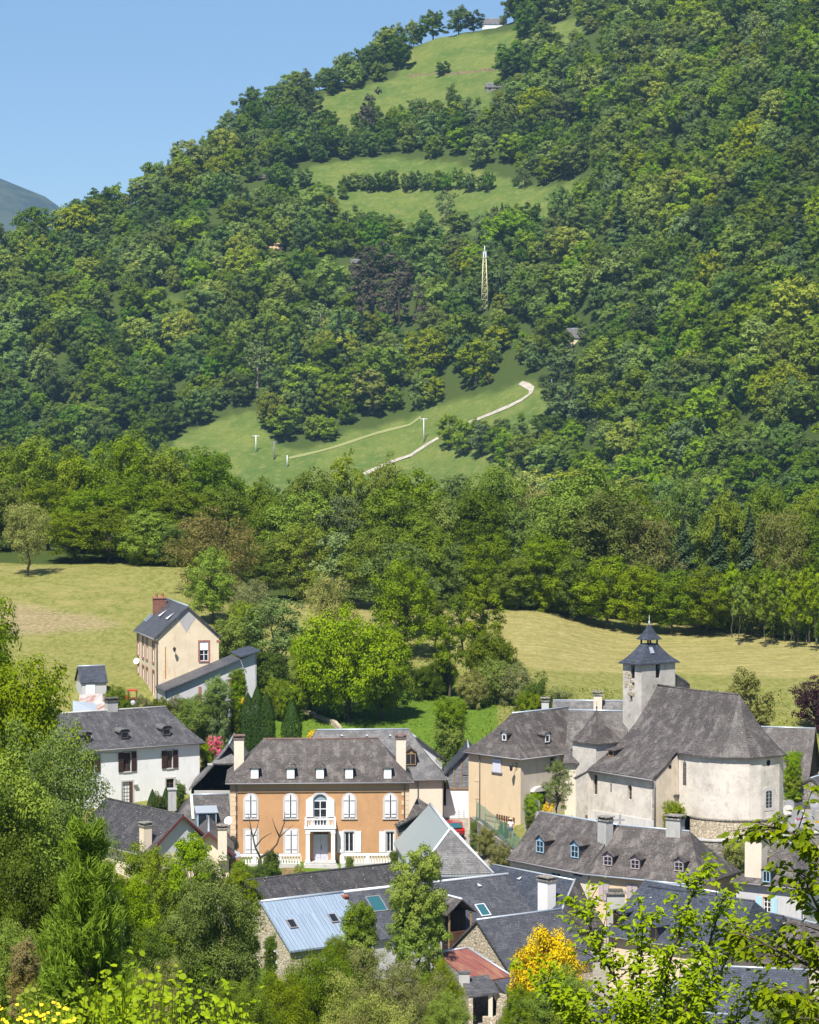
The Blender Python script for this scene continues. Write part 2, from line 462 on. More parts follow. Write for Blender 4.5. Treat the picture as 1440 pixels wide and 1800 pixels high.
def glass():
    t = NT('glass'); p = t.n('BsdfPrincipled', Base_Color=(.018, .022, .028), Roughness=.06); p.inputs['Specular IOR Level'].default_value = .6
    t.t.links.new(p.outputs[0], t.out.inputs[0]); return t.m
M['glass'] = glass()
def skyglass():
    t = NT('skylight_glass'); p = t.n('BsdfPrincipled', Base_Color=(.03, .11, .13), Roughness=.05); p.inputs['Specular IOR Level'].default_value = .7
    t.t.links.new(p.outputs[0], t.out.inputs[0]); return t.m
M['skyglass'] = skyglass()
# leaves
M['leaf_dark'] = leafmat('leaf_dark', (.031, .052, .005), (.074, .104, .010))
M['leaf_mid'] = leafmat('leaf_mid', (.050, .078, .005), (.115, .146, .010))
M['leaf_bright'] = leafmat('leaf_bright', (.062, .102, .005), (.135, .172, .009), .33)
M['leaf_olive'] = leafmat('leaf_olive', (.075, .088, .022), (.15, .145, .045), .25)
M['leaf_brown'] = leafmat('leaf_brown', (.105, .09, .03), (.17, .14, .05), .25)
M['leaf_grey'] = leafmat('leaf_grey', (.058, .092, .022), (.12, .155, .045), .25)
M['leaf_sage'] = leafmat('leaf_sage', (.055, .09, .018), (.115, .155, .035), .3, .2)
M['leaf_gold'] = leafmat('leaf_gold', (.29, .215, .001), (.40, .30, .003), .25, .06, tcol=(.6, .42, .01))
M['leaf_purple'] = leafmat('leaf_purple', (.016, .006, .009), (.034, .012, .016), .2, .2, tcol=(.08, .02, .03))
M['leaf_cypress'] = leafmat('leaf_cypress', (.012, .026, .004), (.026, .046, .008), .1, .12, tcol=(.03, .06, .01))
M['leaf_needle'] = leafmat('leaf_needle', (.062, .108, .012), (.145, .20, .028), .3, .06)
M['leaf_spruce'] = leafmat('leaf_spruce', (.020, .040, .016), (.042, .065, .024), .1, .2)
M['leaf_lime'] = leafmat('leaf_lime', (.10, .15, .006), (.19, .245, .012), .42, .05)
M['leaf_pine_dry'] = leafmat('leaf_pine_dry', (.042, .038, .024), (.072, .062, .038), .1, .15, tcol=(.06, .06, .03))
M['hill_dark'] = leafmat('hill_dark', (0.0299, 0.0575, 0.0069), (0.0736, 0.1173, 0.0138), .3, .4)
M['hill_mid'] = leafmat('hill_mid', (0.0552, 0.0897, 0.0092), (0.1242, 0.1679, 0.0161), .3, .4)
M['hill_yellow'] = leafmat('hill_yellow', (0.0920, 0.1196, 0.0115), (0.1782, 0.2024, 0.0253), .3, .3)
M['hill_blue'] = leafmat('hill_blue', (0.0529, 0.0897, 0.0253), (0.1092, 0.1552, 0.0460), .3, .25)
M['petal'] = plain('petal', (.85, .55, .01), .6, .1)
M['petal_pink'] = plain('petal_pink', (.65, .10, .18), .6, .2)
M['petal_white'] = plain('petal_white', (.8, .78, .72), .6, .1)
M['broom'] = plain('broom', (.75, .48, .01), .7, .25)

def groundmat():
    t = NT('ground_cover'); ob = t.coord('Object')
    def A(nm): return t.n('Attribute', {'attribute_name': nm}).outputs['Fac']
    fine = t.noise(ob, 2.2, 6, .75); mid = t.noise(ob, .22, 5, .65); st = t.noise(t.coord('Object', scale=(.3, 1.4, 1)), .9, 5, .7)
    deep = t.mix(t.ramp(fine, .32, .7), (.06, .12, .010), (.13, .20, .018))
    lush = t.mix(t.ramp(fine, .32, .7), (.105, .125, .022), (.20, .205, .045))
    lush = t.mix(t.math('MULTIPLY', t.ramp(mid, .42, .68), .6), lush, (.22, .20, .06))
    dry = t.mix(t.ramp(t.math('ADD', t.math('MULTIPLY', st, .6), t.math('MULTIPLY', fine, .4)), .35, .64), (.19, .18, .055), (.37, .31, .125))
    dry = t.mix(t.math('MULTIPLY', t.ramp(t.noise(ob, .5, 5, .7), .52, .7), .45), dry, (.15, .16, .035))
    tuft = t.noise(t.coord('Object', scale=(1, .55, 1)), 1.5, 6, .8)
    lush = t.mix(t.math('MULTIPLY', t.ramp(tuft, .42, .6), .75), lush, (.27, .25, .085))
    dry = t.mix(t.math('MULTIPLY', t.ramp(tuft, .44, .6), .55), dry, (.19, .18, .05))
    lush = t.mix(t.ramp(t.math('ADD', A('lush'), t.math('MULTIPLY', t.math('SUBTRACT', mid, .5), .8)), .3, .7), lush, deep)
    f = t.ramp(t.math('ADD', A('dry'), t.math('MULTIPLY', t.math('SUBTRACT', mid, .5), 1.1)), .35, .65)
    c = t.mix(f, lush, dry)
    brown = t.mix(t.ramp(fine, .35, .65), (.20, .145, .075), (.36, .28, .17))
    f2 = t.ramp(t.math('ADD', A('brown'), t.math('MULTIPLY', t.math('SUBTRACT', fine, .5), .9)), .35, .75)
    c = t.mix(f2, c, brown)
    mead = t.mix(t.ramp(t.noise(ob, .05, 5, .7), .35, .65), (.075, .125, .022), (.14, .17, .035))
    mead = t.mix(t.math('MULTIPLY', t.ramp(t.noise(ob, .35, 5, .7), .45, .7), .5), mead, (.22, .21, .075))
    mead = t.mix(t.math('MULTIPLY', t.ramp(t.noise(ob, .8, 6, .8), .48, .62), .6), mead, (.055, .10, .018))
    c = t.mix(A('hill'), c, mead)
    fl = t.mix(fine, (.03, .05, .009), (.07, .095, .018))
    c = t.mix(t.ramp(t.math('ADD', A('forest'), t.math('MULTIPLY', t.math('SUBTRACT', t.noise(ob, .12, 4, .7), .5), .7)), .3, .7), c, fl)
    yard = t.mix(t.ramp(fine, .3, .7), (.22, .20, .16), (.34, .31, .26))
    c = t.mix(t.ramp(t.math('ADD', A('yard'), t.math('MULTIPLY', t.math('SUBTRACT', mid, .5), .8)), .4, .6), c, yard)
    return t.bsdf(c, .95, t.math('ADD', fine, t.math('MULTIPLY', mid, 2)), .7, .25, .15)
M['ground'] = groundmat()
# ------------------------------------------------------------------ ground
CLEAR = [  # meadows on the hillside, seen in the photograph
    [(700, 120), (712, 88), (790, 62), (890, 57), (1018, 30), (1030, 52), (905, 66), (868, 98), (860, 124), (730, 130)],
    [(540, 185), (600, 160), (700, 138), (870, 126), (862, 152), (790, 162), (640, 178), (612, 218), (598, 196)],
    [(485, 315), (560, 288), (700, 276), (800, 287), (850, 300), (905, 318), (930, 326), (880, 334), (800, 308), (600, 312), (520, 327)],
    [(590, 356), (640, 342), (850, 338), (960, 328), (1032, 314), (1024, 338), (985, 352), (962, 378), (930, 372), (850, 358), (780, 366), (660, 366)],
    [(300, 770), (380, 742), (430, 722), (462, 728), (478, 785), (540, 792), (590, 770), (690, 742), (770, 712), (880, 690), (905, 672), (950, 676), (962, 690), (948, 716), (880, 722),
     (768, 735), (766, 772), (830, 792), (886, 800), (890, 860), (500, 860), (330, 815)],
    [(282, 516), (318, 516), (330, 530), (300, 552), (280, 545)],
    [(1416, 502), (1450, 490), (1450, 530), (1420, 526)],
    [(580, 478), (600, 462), (645, 458), (640, 470), (610, 490)],
    [(1040, 222), (1075, 226), (1070, 240), (1045, 246)],
]
ROOM = [  # openings so that barns, mast and track on the hillside show
    [(836, 30), (900, 28), (898, 52), (842, 54)], [(994, 577), (1034, 577), (1034, 604), (996, 604)], [(846, 440), (858, 440), (860, 548), (843, 548)],
    [(616, 455), (640, 455), (640, 468), (616, 468)], [(852, 142), (914, 142), (914, 160), (852, 162)], [(812, 384), (838, 382), (838, 400), (814, 402)],
    [(468, 418), (500, 418), (500, 442), (468, 442)], [(446, 300), (472, 300), (472, 318), (446, 318)], [(960, 640), (980, 640), (982, 700), (955, 700)], [(846, 640), (860, 640), (860, 656), (846, 656)],
]
def w_poly(poly, y0=600): return [tuple(hit(px, py, y0).xy) for px, py in poly]
def build_ground():
    us = np.concatenate([np.arange(-2600, -300, 60), np.arange(-300, 1740, 10), np.arange(1740, 4100, 60)])
    ys = np.concatenate([np.arange(-80, 60, 5), np.arange(60, 225, 4), np.arange(225, 390, 1.6), np.arange(390, 700, 9), np.arange(700, 1500, 5), np.arange(1500, 1700, 12), [1800, 2000, 2400, 3000, 4000, 5500, 7500, 9500]])
    UU, YY = np.meshgrid(us, ys)
    XX = (UU - 720) / F * np.maximum(YY, 60)
    ZZ = H(XX, YY)
    V = np.stack([XX, YY, ZZ], -1).reshape(-1, 3)
    nu, ny = len(us), len(ys)
    i = np.arange(ny - 1)[:, None] * nu + np.arange(nu - 1)[None, :]
    Q = np.stack([i, i + 1, i + nu + 1, i + nu], -1).reshape(-1, 4)
    me = raw_mesh('ground', V, 4, Q, [M['ground']], smooth=True)
    x, y = V[:, 0], V[:, 1]
    def w(polys, y0):
        r = np.zeros(len(V))
        for p in polys: r = np.maximum(r, in_poly(x, y, w_poly(p, y0)))
        return r
    hill = _sm((y - 420) / 60)
    clear = np.zeros(len(V)); f_ = V[:, 1] * CP - (V[:, 2] - HC) * SP; qx = 720 + F * V[:, 0] / np.maximum(f_, 1); qy = 900 - F * (V[:, 1] * SP + (V[:, 2] - HC) * CP) / np.maximum(f_, 1)
    for ip, p in enumerate(CLEAR):
        for dy in ((0, 6, 12, 18, 24, 30, 36, 42, 48) if ip < 5 else (0,)): clear = np.maximum(clear, in_poly(qx, qy - dy, p) & (y > 600))
    dry = w([[(872, 1075), (1000, 1085), (1200, 1095), (1340, 1120), (1500, 1140), (1500, 1195), (1300, 1187), (1150, 1180), (1000, 1185), (930, 1178), (895, 1150)],
             [(480, 1050), (540, 1030), (620, 1040), (700, 1060), (690, 1105), (600, 1100), (500, 1080)], [(730, 1060), (840, 1060), (850, 1110), (740, 1100)],
             [(-80, 960), (60, 975), (150, 1000), (290, 1030), (250, 1090), (100, 1130), (-80, 1150)]], 268)
    dry *= np.where((x < -12) & (y > 280), .42, 1.0)
    brown = w([[(-80, 1045), (60, 1058), (150, 1075), (235, 1090), (225, 1110), (120, 1120), (-80, 1125)]], 268) * .62
    brown = np.maximum(brown, w([[(160, 1140), (190, 1130), (195, 1142), (165, 1150)], [(205, 1145), (235, 1138), (230, 1150), (208, 1152)]], 268) * .9)
    U = 720 + F * x / np.maximum(y, 60)
    yard = np.maximum(((y > 190) & (y < 234)) * _sm((U - 640) / 60) * _sm((1500 - U) / 60) * .7, ((y > 228) & (y < 264)) * _sm((U - 735) / 30) * _sm((905 - U) / 20) * .9)
    yard = np.maximum(yard, ((y > 240) & (y < 279)) * _sm((U - 1000) / 40) * _sm((1490 - U) / 40) * .62)
    def blur(a, n=2):
        a = a.reshape(ny, nu)
        for _ in range(n):
            p = np.pad(a, 1, mode='edge'); a = (p[1:-1, 1:-1] * 2 + p[:-2, 1:-1] + p[2:, 1:-1] + p[1:-1, :-2] + p[1:-1, 2:]) / 6
        return a.reshape(-1)
    clear = blur(clear, 5); dry = blur(dry, 6); brown = blur(brown, 8)
    forest = hill * (1 - clear)
    forest = np.maximum(forest, _sm((y - 352 - 6 * vnoise(x, y, 20, 7)) / 8) * (y < 480))
    forest = np.maximum(forest, ((y < 185) & (y > 28)).astype(float) * .8)
    for nm, arr in (('dry', dry), ('brown', brown), ('yard', yard), ('lush', _sm((U - 395) / 40) * _sm((905 - U) / 60) * _sm((312 - y) / 14)), ('forest', forest), ('hill', hill)):
        a = me.attributes.new(nm, 'FLOAT', 'POINT'); a.data.foreach_set('value', np.ascontiguousarray(arr, np.float32))
    tag(link('ground', me), 'green valley slopes, hay fields and hillside under the village', None, None, 'structure')
build_ground()

def ribbon(name, pts, width, mat, label, kind='structure', dz=.06, seg=1.0):
    pts = [Vector((p[0], p[1], 0)) for p in pts]
    path = [pts[0]]
    for a, b in zip(pts, pts[1:]):
        n = max(1, int((b - a).length / seg))
        for k in range(1, n + 1): path.append(a.lerp(b, k / n))
    for _ in range(3): path = [path[0]] + [(path[i - 1] + path[i] * 2 + path[i + 1]) / 4 for i in range(1, len(path) - 1)] + [path[-1]]
    mb = MB(); L = []
    for i, p in enumerate(path):
        t = (path[min(i + 1, len(path) - 1)] - path[max(0, i - 1)]).normalized(); s = Vector((-t.y, t.x, 0))
        wv = width * (1 + .15 * math.sin(i * 1.7))
        a, b = p + s * wv / 2, p - s * wv / 2
        L.append((Vector((a.x, a.y, Hf(a.x, a.y) + dz)), Vector((b.x, b.y, Hf(b.x, b.y) + dz))))
    for (a, b), (c, d) in zip(L, L[1:]): mb.poly([a, b, d, c], True)
    return mb.build(name, mat, None, label, None, None, kind, loc=(0, 0, 0))
track = [hit(px, py, 800) for px, py in [(640, 836), (700, 810), (765, 775), (830, 745), (890, 718), (925, 705), (952, 690), (940, 684), (915, 678)]]
ribbon('track', [tuple(p.xy) for p in track], 1.9, plain('track_gravel', (.40, .36, .30), .95, .3, scale=.6), 'pale gravel track climbing through the lower hillside meadow', dz=.25, seg=4)
ribbon('footpath', [tuple(hit(px, py, 800).xy) for px, py in [(508, 806), (580, 790), (660, 765), (740, 735)]], 1.6, plain('worn_grass', (.22, .24, .09), .95, .2), 'faint trodden line across the lower hillside meadow', dz=.2, seg=4)
# far mountain
def far_mountain():
    xs = np.linspace(-4250, 2000, 200); ys = np.linspace(5600, 8000, 70)
    X, Y = np.meshgrid(xs, ys)
    prof = np.interp(X / 2.5, [-1700, -1000, -490, -400, -350, -280, -100, 160, 800], [460, 340, 276, 252, 232, 170, 90, 30, 0]) * 2.5
    Z = prof * np.exp(-((Y - 7000) / 800) ** 2) + vnoise(X, Y, 400, 5) * 25 * (prof > 30) + vnoise(X, Y, 110, 6) * 12 - 60
    V = np.stack([X, Y, Z], -1).reshape(-1, 3); n = len(xs)
    i = np.arange(len(ys) - 1)[:, None] * n + np.arange(n - 1)[None, :]
    Q = np.stack([i, i + 1, i + n + 1, i + n], -1).reshape(-1, 4)
    t = NT('mountain_cover'); ob = t.coord('Object')
    c = t.mix(t.ramp(t.noise(ob, .006, 7, .75), .45, .55), (.05, .06, .03), (.016, .028, .012))
    t.bsdf(c, .95)
    tag(link('mountain', raw_mesh('mountain', V, 4, Q, [t.m], smooth=True)), 'distant bluish mountain shoulder at the left edge', None, None, 'structure')
far_mountain()
# ------------------------------------------------------------------ tree shapes
def _unit(rng, n):
    v = rng.normal(size=(n, 3)); return v / np.linalg.norm(v, axis=1, keepdims=True)
def leaf_quads(rng, P, Nrm, size, aspect=.62, tri=False, along=None):
    n = len(P)
    Nrm = Nrm / (np.linalg.norm(Nrm, axis=1, keepdims=True) + 1e-9)
    r = _unit(rng, n) if along is None else along
    T = r - Nrm * (r * Nrm).sum(1, keepdims=True); T /= (np.linalg.norm(T, axis=1, keepdims=True) + 1e-9)
    B = np.cross(Nrm, T)
    s = (size * rng.uniform(.6, 1.35, n))[:, None]
    if tri:
        V = np.stack([P + T * s * .6, P - T * s * .4 + B * s * .5, P - T * s * .4 - B * s * .5], 1)
        return V.reshape(-1, 3), np.arange(n * 3).reshape(-1, 3)
    V = np.stack([P + T * s * .55, P + B * s * .5 * aspect + Nrm * s * .06, P - T * s * .5, P - B * s * .5 * aspect + Nrm * s * .06], 1)
    return V.reshape(-1, 3), np.arange(n * 4).reshape(-1, 4)
def lobes_dome(rng, Hh, R, base, n, flat=1.0, egg=0.0, spread=.78, lr=.34):
    """lobe centres over a dome-shaped crown"""
    cz = (Hh + base) / 2; rz = (Hh - base) / 2
    d = _unit(rng, n * 4)
    sel = [d[0]]
    for q in d[1:]:
        if all((q * s).sum() < math.cos(1.35 * math.sqrt(4 * math.pi / n) / 2 * 1.2) for s in sel): sel.append(q)
        if len(sel) >= n: break
    d = np.array(sel); n = len(d)
    k = spread * rng.uniform(.75, 1.08, n)
    C_ = np.stack([d[:, 0] * R * k, d[:, 1] * R * k, cz + d[:, 2] * rz * k * flat], 1)
    taper = 1 - egg * np.clip((C_[:, 2] - cz) / rz, -1, 1)
    C_[:, :2] *= taper[:, None]
    rad = R * lr * rng.uniform(.75, 1.25, n)
    rad = np.minimum(rad, (C_[:, 2] - .12) * .9)
    ni = max(3, n // 4)
    Ci = np.stack([rng.normal(0, R * .3, ni), rng.normal(0, R * .3, ni), cz + rng.normal(0, rz * .35, ni)], 1)
    return np.vstack([C_, Ci]), np.concatenate([rad, np.full(ni, R * lr * 1.1)])
def leaves_on(rng, Cn, rad, n, size, clumps=12, tri=False, up=.3, shell=.8, sub=.46, droop=0.0):
    w = rad ** 2; w /= w.sum()
    li = rng.choice(len(Cn), n, p=w)
    nc = clumps
    cd = _unit(rng, len(Cn) * nc).reshape(len(Cn), nc, 3)
    cr = rng.uniform(.65, 1.2, (len(Cn), nc)); ct = rng.uniform(0, 1, (len(Cn), nc)); lt = rng.uniform(0, 1, len(Cn))
    ci = rng.integers(0, nc, n)
    dl = cd[li, ci]
    sd = _unit(rng, n)
    sd[:, 2] = np.where(sd[:, 2] < -.5, -sd[:, 2] * .5, sd[:, 2])
    rr = rad[li]
    P = Cn[li] + dl * (rr * shell * cr[li, ci])[:, None] + sd * (rr * sub * (1 - np.abs(rng.normal(0, .28, n))))[:, None] * np.array([1, 1, .95])
    Nn = dl * .45 + sd * .75 + _unit(rng, n) * .55; Nn[:, 2] += up
    tint = np.clip(.45 * ct[li, ci] + .25 * lt[li] + .3 * rng.uniform(0, 1, n), 0, 1)
    V, I = leaf_quads(rng, P, Nn, size, tri=tri)
    return V, I, tint
def limb_mesh(mb, rng, Hh, Cn, trunk_r, base, lean=0.0, n_limb=12, split=.35, top=.85):
    tip = Vector((lean * Hh, 0, Hh * top))
    tp = [Vector((0, 0, -.4))] + [Vector((0, 0, 0)).lerp(tip, k) + Vector((rng.normal(0, .02) * Hh, rng.normal(0, .02) * Hh, 0)) * (1 if k > .1 else 0) for k in (0, .15, .3, .5, .7, 1)]
    mb.tube(tp, [trunk_r * 1.35, trunk_r * 1.15, trunk_r, trunk_r * .8, trunk_r * .55, trunk_r * .35, trunk_r * .12], 7)
    order = rng.permutation(len(Cn))[:n_limb]
    for i in order:
        c = Vector(Cn[i]); k = min(.85, max(split * .6, (c.z / Hh) * rng.uniform(.45, .75)))
        a = Vector((0, 0, 0)).lerp(tip, k)
        m = a.lerp(c, .5) + Vector((rng.normal(0, .04), rng.normal(0, .04), .03)) * Hh
        r = trunk_r * (.55 - .3 * k)
        mb.tube([a, a.lerp(m, .5) + Vector((0, 0, .01 * Hh)), m, c], [r, r * .8, r * .6, r * .15], 5, False)
def mb_mesh(mb, name, mat):
    me = bpy.data.meshes.new(name); me.from_pydata([tuple(v) for v in mb.v], [], mb.f); me.materials.append(mat)
    me.polygons.foreach_set('use_smooth', mb.sm); me.update(); return me
PROTO = {}
def broadleaf(key, mat, seed, Hh=15, R=5.5, base=2.0, nl=22, leaves=9000, size=.36, clumps=12, egg=.12, lr=.33, bark='bark', spread=.78, n_limb=12, trunk=.26, up=.3, flat=1.0, sub=.48, lean=0.0, shell=.8):
    rng = np.random.default_rng(seed)
    Cn, rad = lobes_dome(rng, Hh, R, base, nl, flat, egg, spread, lr)
    V, I, t = leaves_on(rng, Cn, rad, leaves, size, clumps, up=up, sub=sub, shell=shell)
    cm = raw_mesh(key + '_crown', V, 4, I, [M[mat]], tint=t)
    mb = MB(); limb_mesh(mb, rng, Hh, Cn, trunk, base, lean, n_limb)
    PROTO[key] = dict(crown=cm, trunk=mb_mesh(mb, key + '_trunk', M[bark]), H=float(np.percentile(V[:, 2], 99.6)), R=float(np.percentile(np.hypot(V[:, 0], V[:, 1]), 98)), full=key.startswith(('bush', 'near', 'garden')))
def hilltree(key, mat, seed, Hh=13, R=4.8, base=1.0, nl=15, leaves=7000, size=.42, egg=.15, lr=.36, cone=False, bark='bark'):
    rng = np.random.default_rng(seed)
    if cone: V, I, t = cone_leaves(rng, Hh, R, leaves, size)
    else:
        Cn, rad = lobes_dome(rng, Hh, R, base, nl, 1.0, egg, .76, lr)
        V, I, t = leaves_on(rng, Cn, rad, leaves, size, 9, tri=True, sub=.45)
    mb = MB(); mb.tube([(0, 0, -1), (0, 0, Hh * .4), (0, 0, Hh * .85)], [.28, .2, .05], 5)
    tv = np.array([tuple(v) for v in mb.v]); tf = []
    for f in mb.f:
        for k in range(1, len(f) - 1): tf.append([f[0], f[k], f[k + 1]])
    I2 = np.vstack([I, np.array(tf) + len(V)]); V2 = np.vstack([V, tv])
    me = raw_mesh(key, V2, 3, I2, [M[mat], M[bark]], np.concatenate([np.zeros(len(I)), np.ones(len(tf))]), tint=np.concatenate([t, np.zeros(len(tf))]))
    PROTO[key] = dict(whole=me, H=Hh, R=R)
def cone_leaves(rng, Hh, R, n, size, tri=True, layers=14):
    k = rng.uniform(0, 1, n) ** .6
    lay = np.floor(k * layers) / layers + rng.normal(0, .012, n)
    ang = rng.uniform(0, 2 * math.pi, n); na = 9
    arm = np.round(ang / (2 * math.pi) * na + lay * 5.3) / na * 2 * math.pi + rng.normal(0, .16, n)
    rr = np.clip(lay, 0.02, 1) * R * (.25 + .75 * rng.uniform(0, 1, n) ** .5) * (.85 + .3 * np.sin(arm * 3 + lay * 40))
    z = Hh * (1 - lay) - rr * .22 + rng.normal(0, .12, n)
    P = np.stack([np.cos(arm) * rr, np.sin(arm) * rr, np.maximum(z, .2)], 1)
    Nn = np.stack([np.cos(arm) * .5, np.sin(arm) * .5, np.full(n, .8)], 1) + _unit(rng, n) * .5
    V, I = leaf_quads(rng, P, Nn, size, tri=tri)
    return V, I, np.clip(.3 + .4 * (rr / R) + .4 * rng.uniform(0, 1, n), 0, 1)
def spruce(key, mat, seed, Hh=14, R=3.2, leaves=8000, size=.4):
    rng = np.random.default_rng(seed)
    V, I, t = cone_leaves(rng, Hh, R, leaves, size, tri=False, layers=18)
    mb = MB(); mb.tube([(0, 0, -.4), (0, 0, Hh * .5), (0, 0, Hh * .97)], [.25, .15, .03], 6)
    PROTO[key] = dict(crown=raw_mesh(key + '_crown', V, 4, I, [M[mat]], tint=t), trunk=mb_mesh(mb, key + '_trunk', M['bark']), H=Hh, R=R, fixed=1)
def cypress(key, mat, seed, Hh=6, R=.8, leaves=7000, size=.2, spires=1):
    rng = np.random.default_rng(seed)
    n = leaves
    sp = rng.integers(0, spires, n); off = (sp - (spires - 1) / 2) * R * (1.25 / max(1, spires - 1) if spires > 1 else 0)
    hs = Hh * (1 - .1 * np.abs(sp - (spires - 1) / 2)); rs = R * (.62 if spires > 1 else 1)
    k = rng.uniform(0, 1, n)
    prof = np.minimum(1, (1 - k) * 2.6) ** .7 * (.85 + .15 * np.minimum(1, k * 6))
    a = rng.uniform(0, 2 * math.pi, n)
    r = rs * prof * (1 - np.abs(rng.normal(0, .09, n))) * (1 + .1 * np.sin(a * 5 + k * 8))
    P = np.stack([off + np.cos(a) * r, np.sin(a) * r, k * hs], 1)
    Nn = np.stack([np.cos(a), np.sin(a), np.full(n, .25)], 1) + _unit(rng, n) * .45
    al = np.tile(np.array([[0, 0, 1.0]]), (n, 1)) + _unit(rng, n) * .35
    V, I = leaf_quads(rng, P, Nn, size, aspect=.4, along=al)
    mb = MB(); mb.tube([(0, 0, -.4), (0, 0, Hh * .5), (0, 0, Hh * .9)], [.14, .1, .02], 6)
    PROTO[key] = dict(crown=raw_mesh(key + '_crown', V, 4, I, [M[mat]], tint=rng.uniform(0, 1, n)), trunk=mb_mesh(mb, key + '_trunk', M['bark']), H=Hh, R=R, fixed=1)
def youngpine(key, mat, seed, Hh=11, R=2.6, size=.24):
    rng = np.random.default_rng(seed)
    mb = MB(); mb.tube([(0, 0, -.4), (.03, 0, Hh * .4), (0, .05, Hh * .75), (0, 0, Hh)], [.16, .11, .06, .012], 7)
    Ps, Ns, Al, Tn = [], [], [], []
    z = 1.0
    while z < Hh * .97:
        k = z / Hh; L = R * (1 - k) ** .8 * 1.1 + .25
        for j in range(int(5 + 2 * (1 - k))):
            a = rng.uniform(0, 2 * math.pi); l = L * rng.uniform(.7, 1.1)
            d = Vector((math.cos(a), math.sin(a), .1))
            p0 = Vector((0, 0, z)); p1 = p0 + d * l * .55 + Vector((0, 0, l * .12)); p2 = p0 + d * l + Vector((0, 0, l * .5))
            mb.tube([p0, p1, p2], [.03 * (1.2 - k) + .008, .018, .006], 4, False)
            m = int(30 + 75 * l)
            u = rng.uniform(.15, 1.0, m)
            B = np.array([((1 - q) ** 2) * np.array(p0) + 2 * q * (1 - q) * np.array(p1) + q * q * np.array(p2) for q in u])
            tw = rng.normal(0, .11 * l + .05, (m, 3)) * (np.sin(u * 2.6)[:, None] * .8 + .25)
            Ps.append(B + tw); Al.append(np.tile(np.array([[d.x * .8, d.y * .8, .9]]), (m, 1)) + _unit(rng, m) * .45); Ns.append(_unit(rng, m) + np.array([0, 0, .5])); Tn.append(np.clip(u * .5 + rng.uniform(0, .5, m), 0, 1))
        z += Hh * rng.uniform(.036, .058)
    P, Nn, al, t = np.vstack(Ps), np.vstack(Ns), np.vstack(Al), np.concatenate(Tn)
    P = np.repeat(P, 5, 0) + rng.normal(0, .05, (len(P) * 5, 3)); Nn = np.repeat(Nn, 5, 0) + _unit(rng, len(P)) * .4; al = np.repeat(al, 5, 0) + _unit(rng, len(P)) * .3; t = np.repeat(t, 5)
    V, I = leaf_quads(rng, P, Nn, size, aspect=.13, along=al)
    PROTO[key] = dict(crown=raw_mesh(key + '_crown', V, 4, I, [M[mat]], tint=t), trunk=mb_mesh(mb, key + '_trunk', M['bark_red']), H=Hh, R=R, fixed=1)

def place(key, name, label, cat, base, height, radius, group=None, rot=0.0, lean=(0, 0)):
    """one tree: an Empty at its foot with its own trunk and crown"""
    p = PROTO[key]
    o = thing(name, label, cat, base, group)
    o.rotation_euler = (lean[0], lean[1], rot)
    sx = radius / p['R']; sz = height / p['H']
    if sz > sx * 1.45 and 'fixed' not in p:      # a tall stem carries the crown
        sz = sx * 1.45; z0 = height - p['H'] * sz
        c, t = link('crown', p['crown'], o), link('trunk', p['trunk'], o)
        for q in (c, t): q.scale = (sx, sx, sz); q.location = (0, 0, z0)
        if 'stem' not in PROTO: PROTO['stem'] = mb_mesh(MB().tube([(0, 0, 0), (.04, 0, .5), (0, 0, 1)], [1.2, 1.05, 1], 7), 'stem', M['bark'])
        if p.get('full'):
            hc = p['H'] * sz; m = max(1, math.ceil((height - hc) / (hc * .62)))
            for j in range(m):
                c2 = link('lower_crown', p['crown'], o); k2 = 1.02 + .05 * (j % 2); c2.scale = (sx * k2, sx * k2, sz); c2.rotation_euler = (0, 0, 2.1 + j * 1.3); c2.location = (0, 0, z0 * j / m)
        s = link('lower_trunk', PROTO['stem'], o); s.scale = (.26 * sx, .26 * sx, z0 + .3)
    else:
        o.scale = (sx, sx, sz); link('crown', p['crown'], o); link('trunk', p['trunk'], o)
    return o
def tree_px(key, name, label, cat, px, top, width, Y, group=None, rot=None, dz=0.0, squash=1.0):
    """a tree whose crown stands at photo column px, with its top at row `top`, `width` pixels wide, at distance Y"""
    q = at(px, top, Y); g = Hf(q.x, Y) - .15 + dz
    h = max(1.2, q.z - g); r = width / 2 / F * Y
    rot = random.uniform(0, 6.28) if rot is None else rot
    return place(key, name, label, cat, (q.x, Y, g), h * squash, r, group, rot)

random.seed(11)
for k, (mt, sd) in enumerate([('leaf_mid', 1), ('leaf_bright', 2), ('leaf_dark', 3), ('leaf_mid', 4), ('leaf_bright', 5)]):
    broadleaf(f'belt{k}', mt, sd, 15, 5.6, .9, 30, 19000, .31, 14, [.1, .2, .05, .25, .12][k], .31)
broadleaf('belt_olive', 'leaf_olive', 7, 12, 6, 1.0, 28, 12000, .28, 14, .1, .3)
broadleaf('belt_brown', 'leaf_brown', 8, 10, 6.5, .8, 34, 14000, .25, 14, .1, .27)
broadleaf('belt_grey', 'leaf_grey', 9, 14, 4.5, 1.5, 22, 9000, .28, 12, .2, .3)
broadleaf('belt_tall', 'leaf_mid', 10, 16, 3.6, 2.5, 24, 7500, .32, 10, .25, .34)
broadleaf('young', 'leaf_bright', 12, 9, 2.2, 2.2, 12, 3200, .26, 9, .2, .36, trunk=.09, n_limb=7)
broadleaf('garden', 'leaf_bright', 13, 8.5, 5.2, .4, 40, 36000, .21, 15, .12, .27)
broadleaf('bush0', 'leaf_mid', 14, 4, 2.8, .1, 26, 15000, .17, 12, .05, .34, n_limb=6, trunk=.08)
broadleaf('bush1', 'leaf_bright', 15, 4, 2.8, .1, 26, 15000, .17, 12, .05, .34, n_limb=6, trunk=.08)
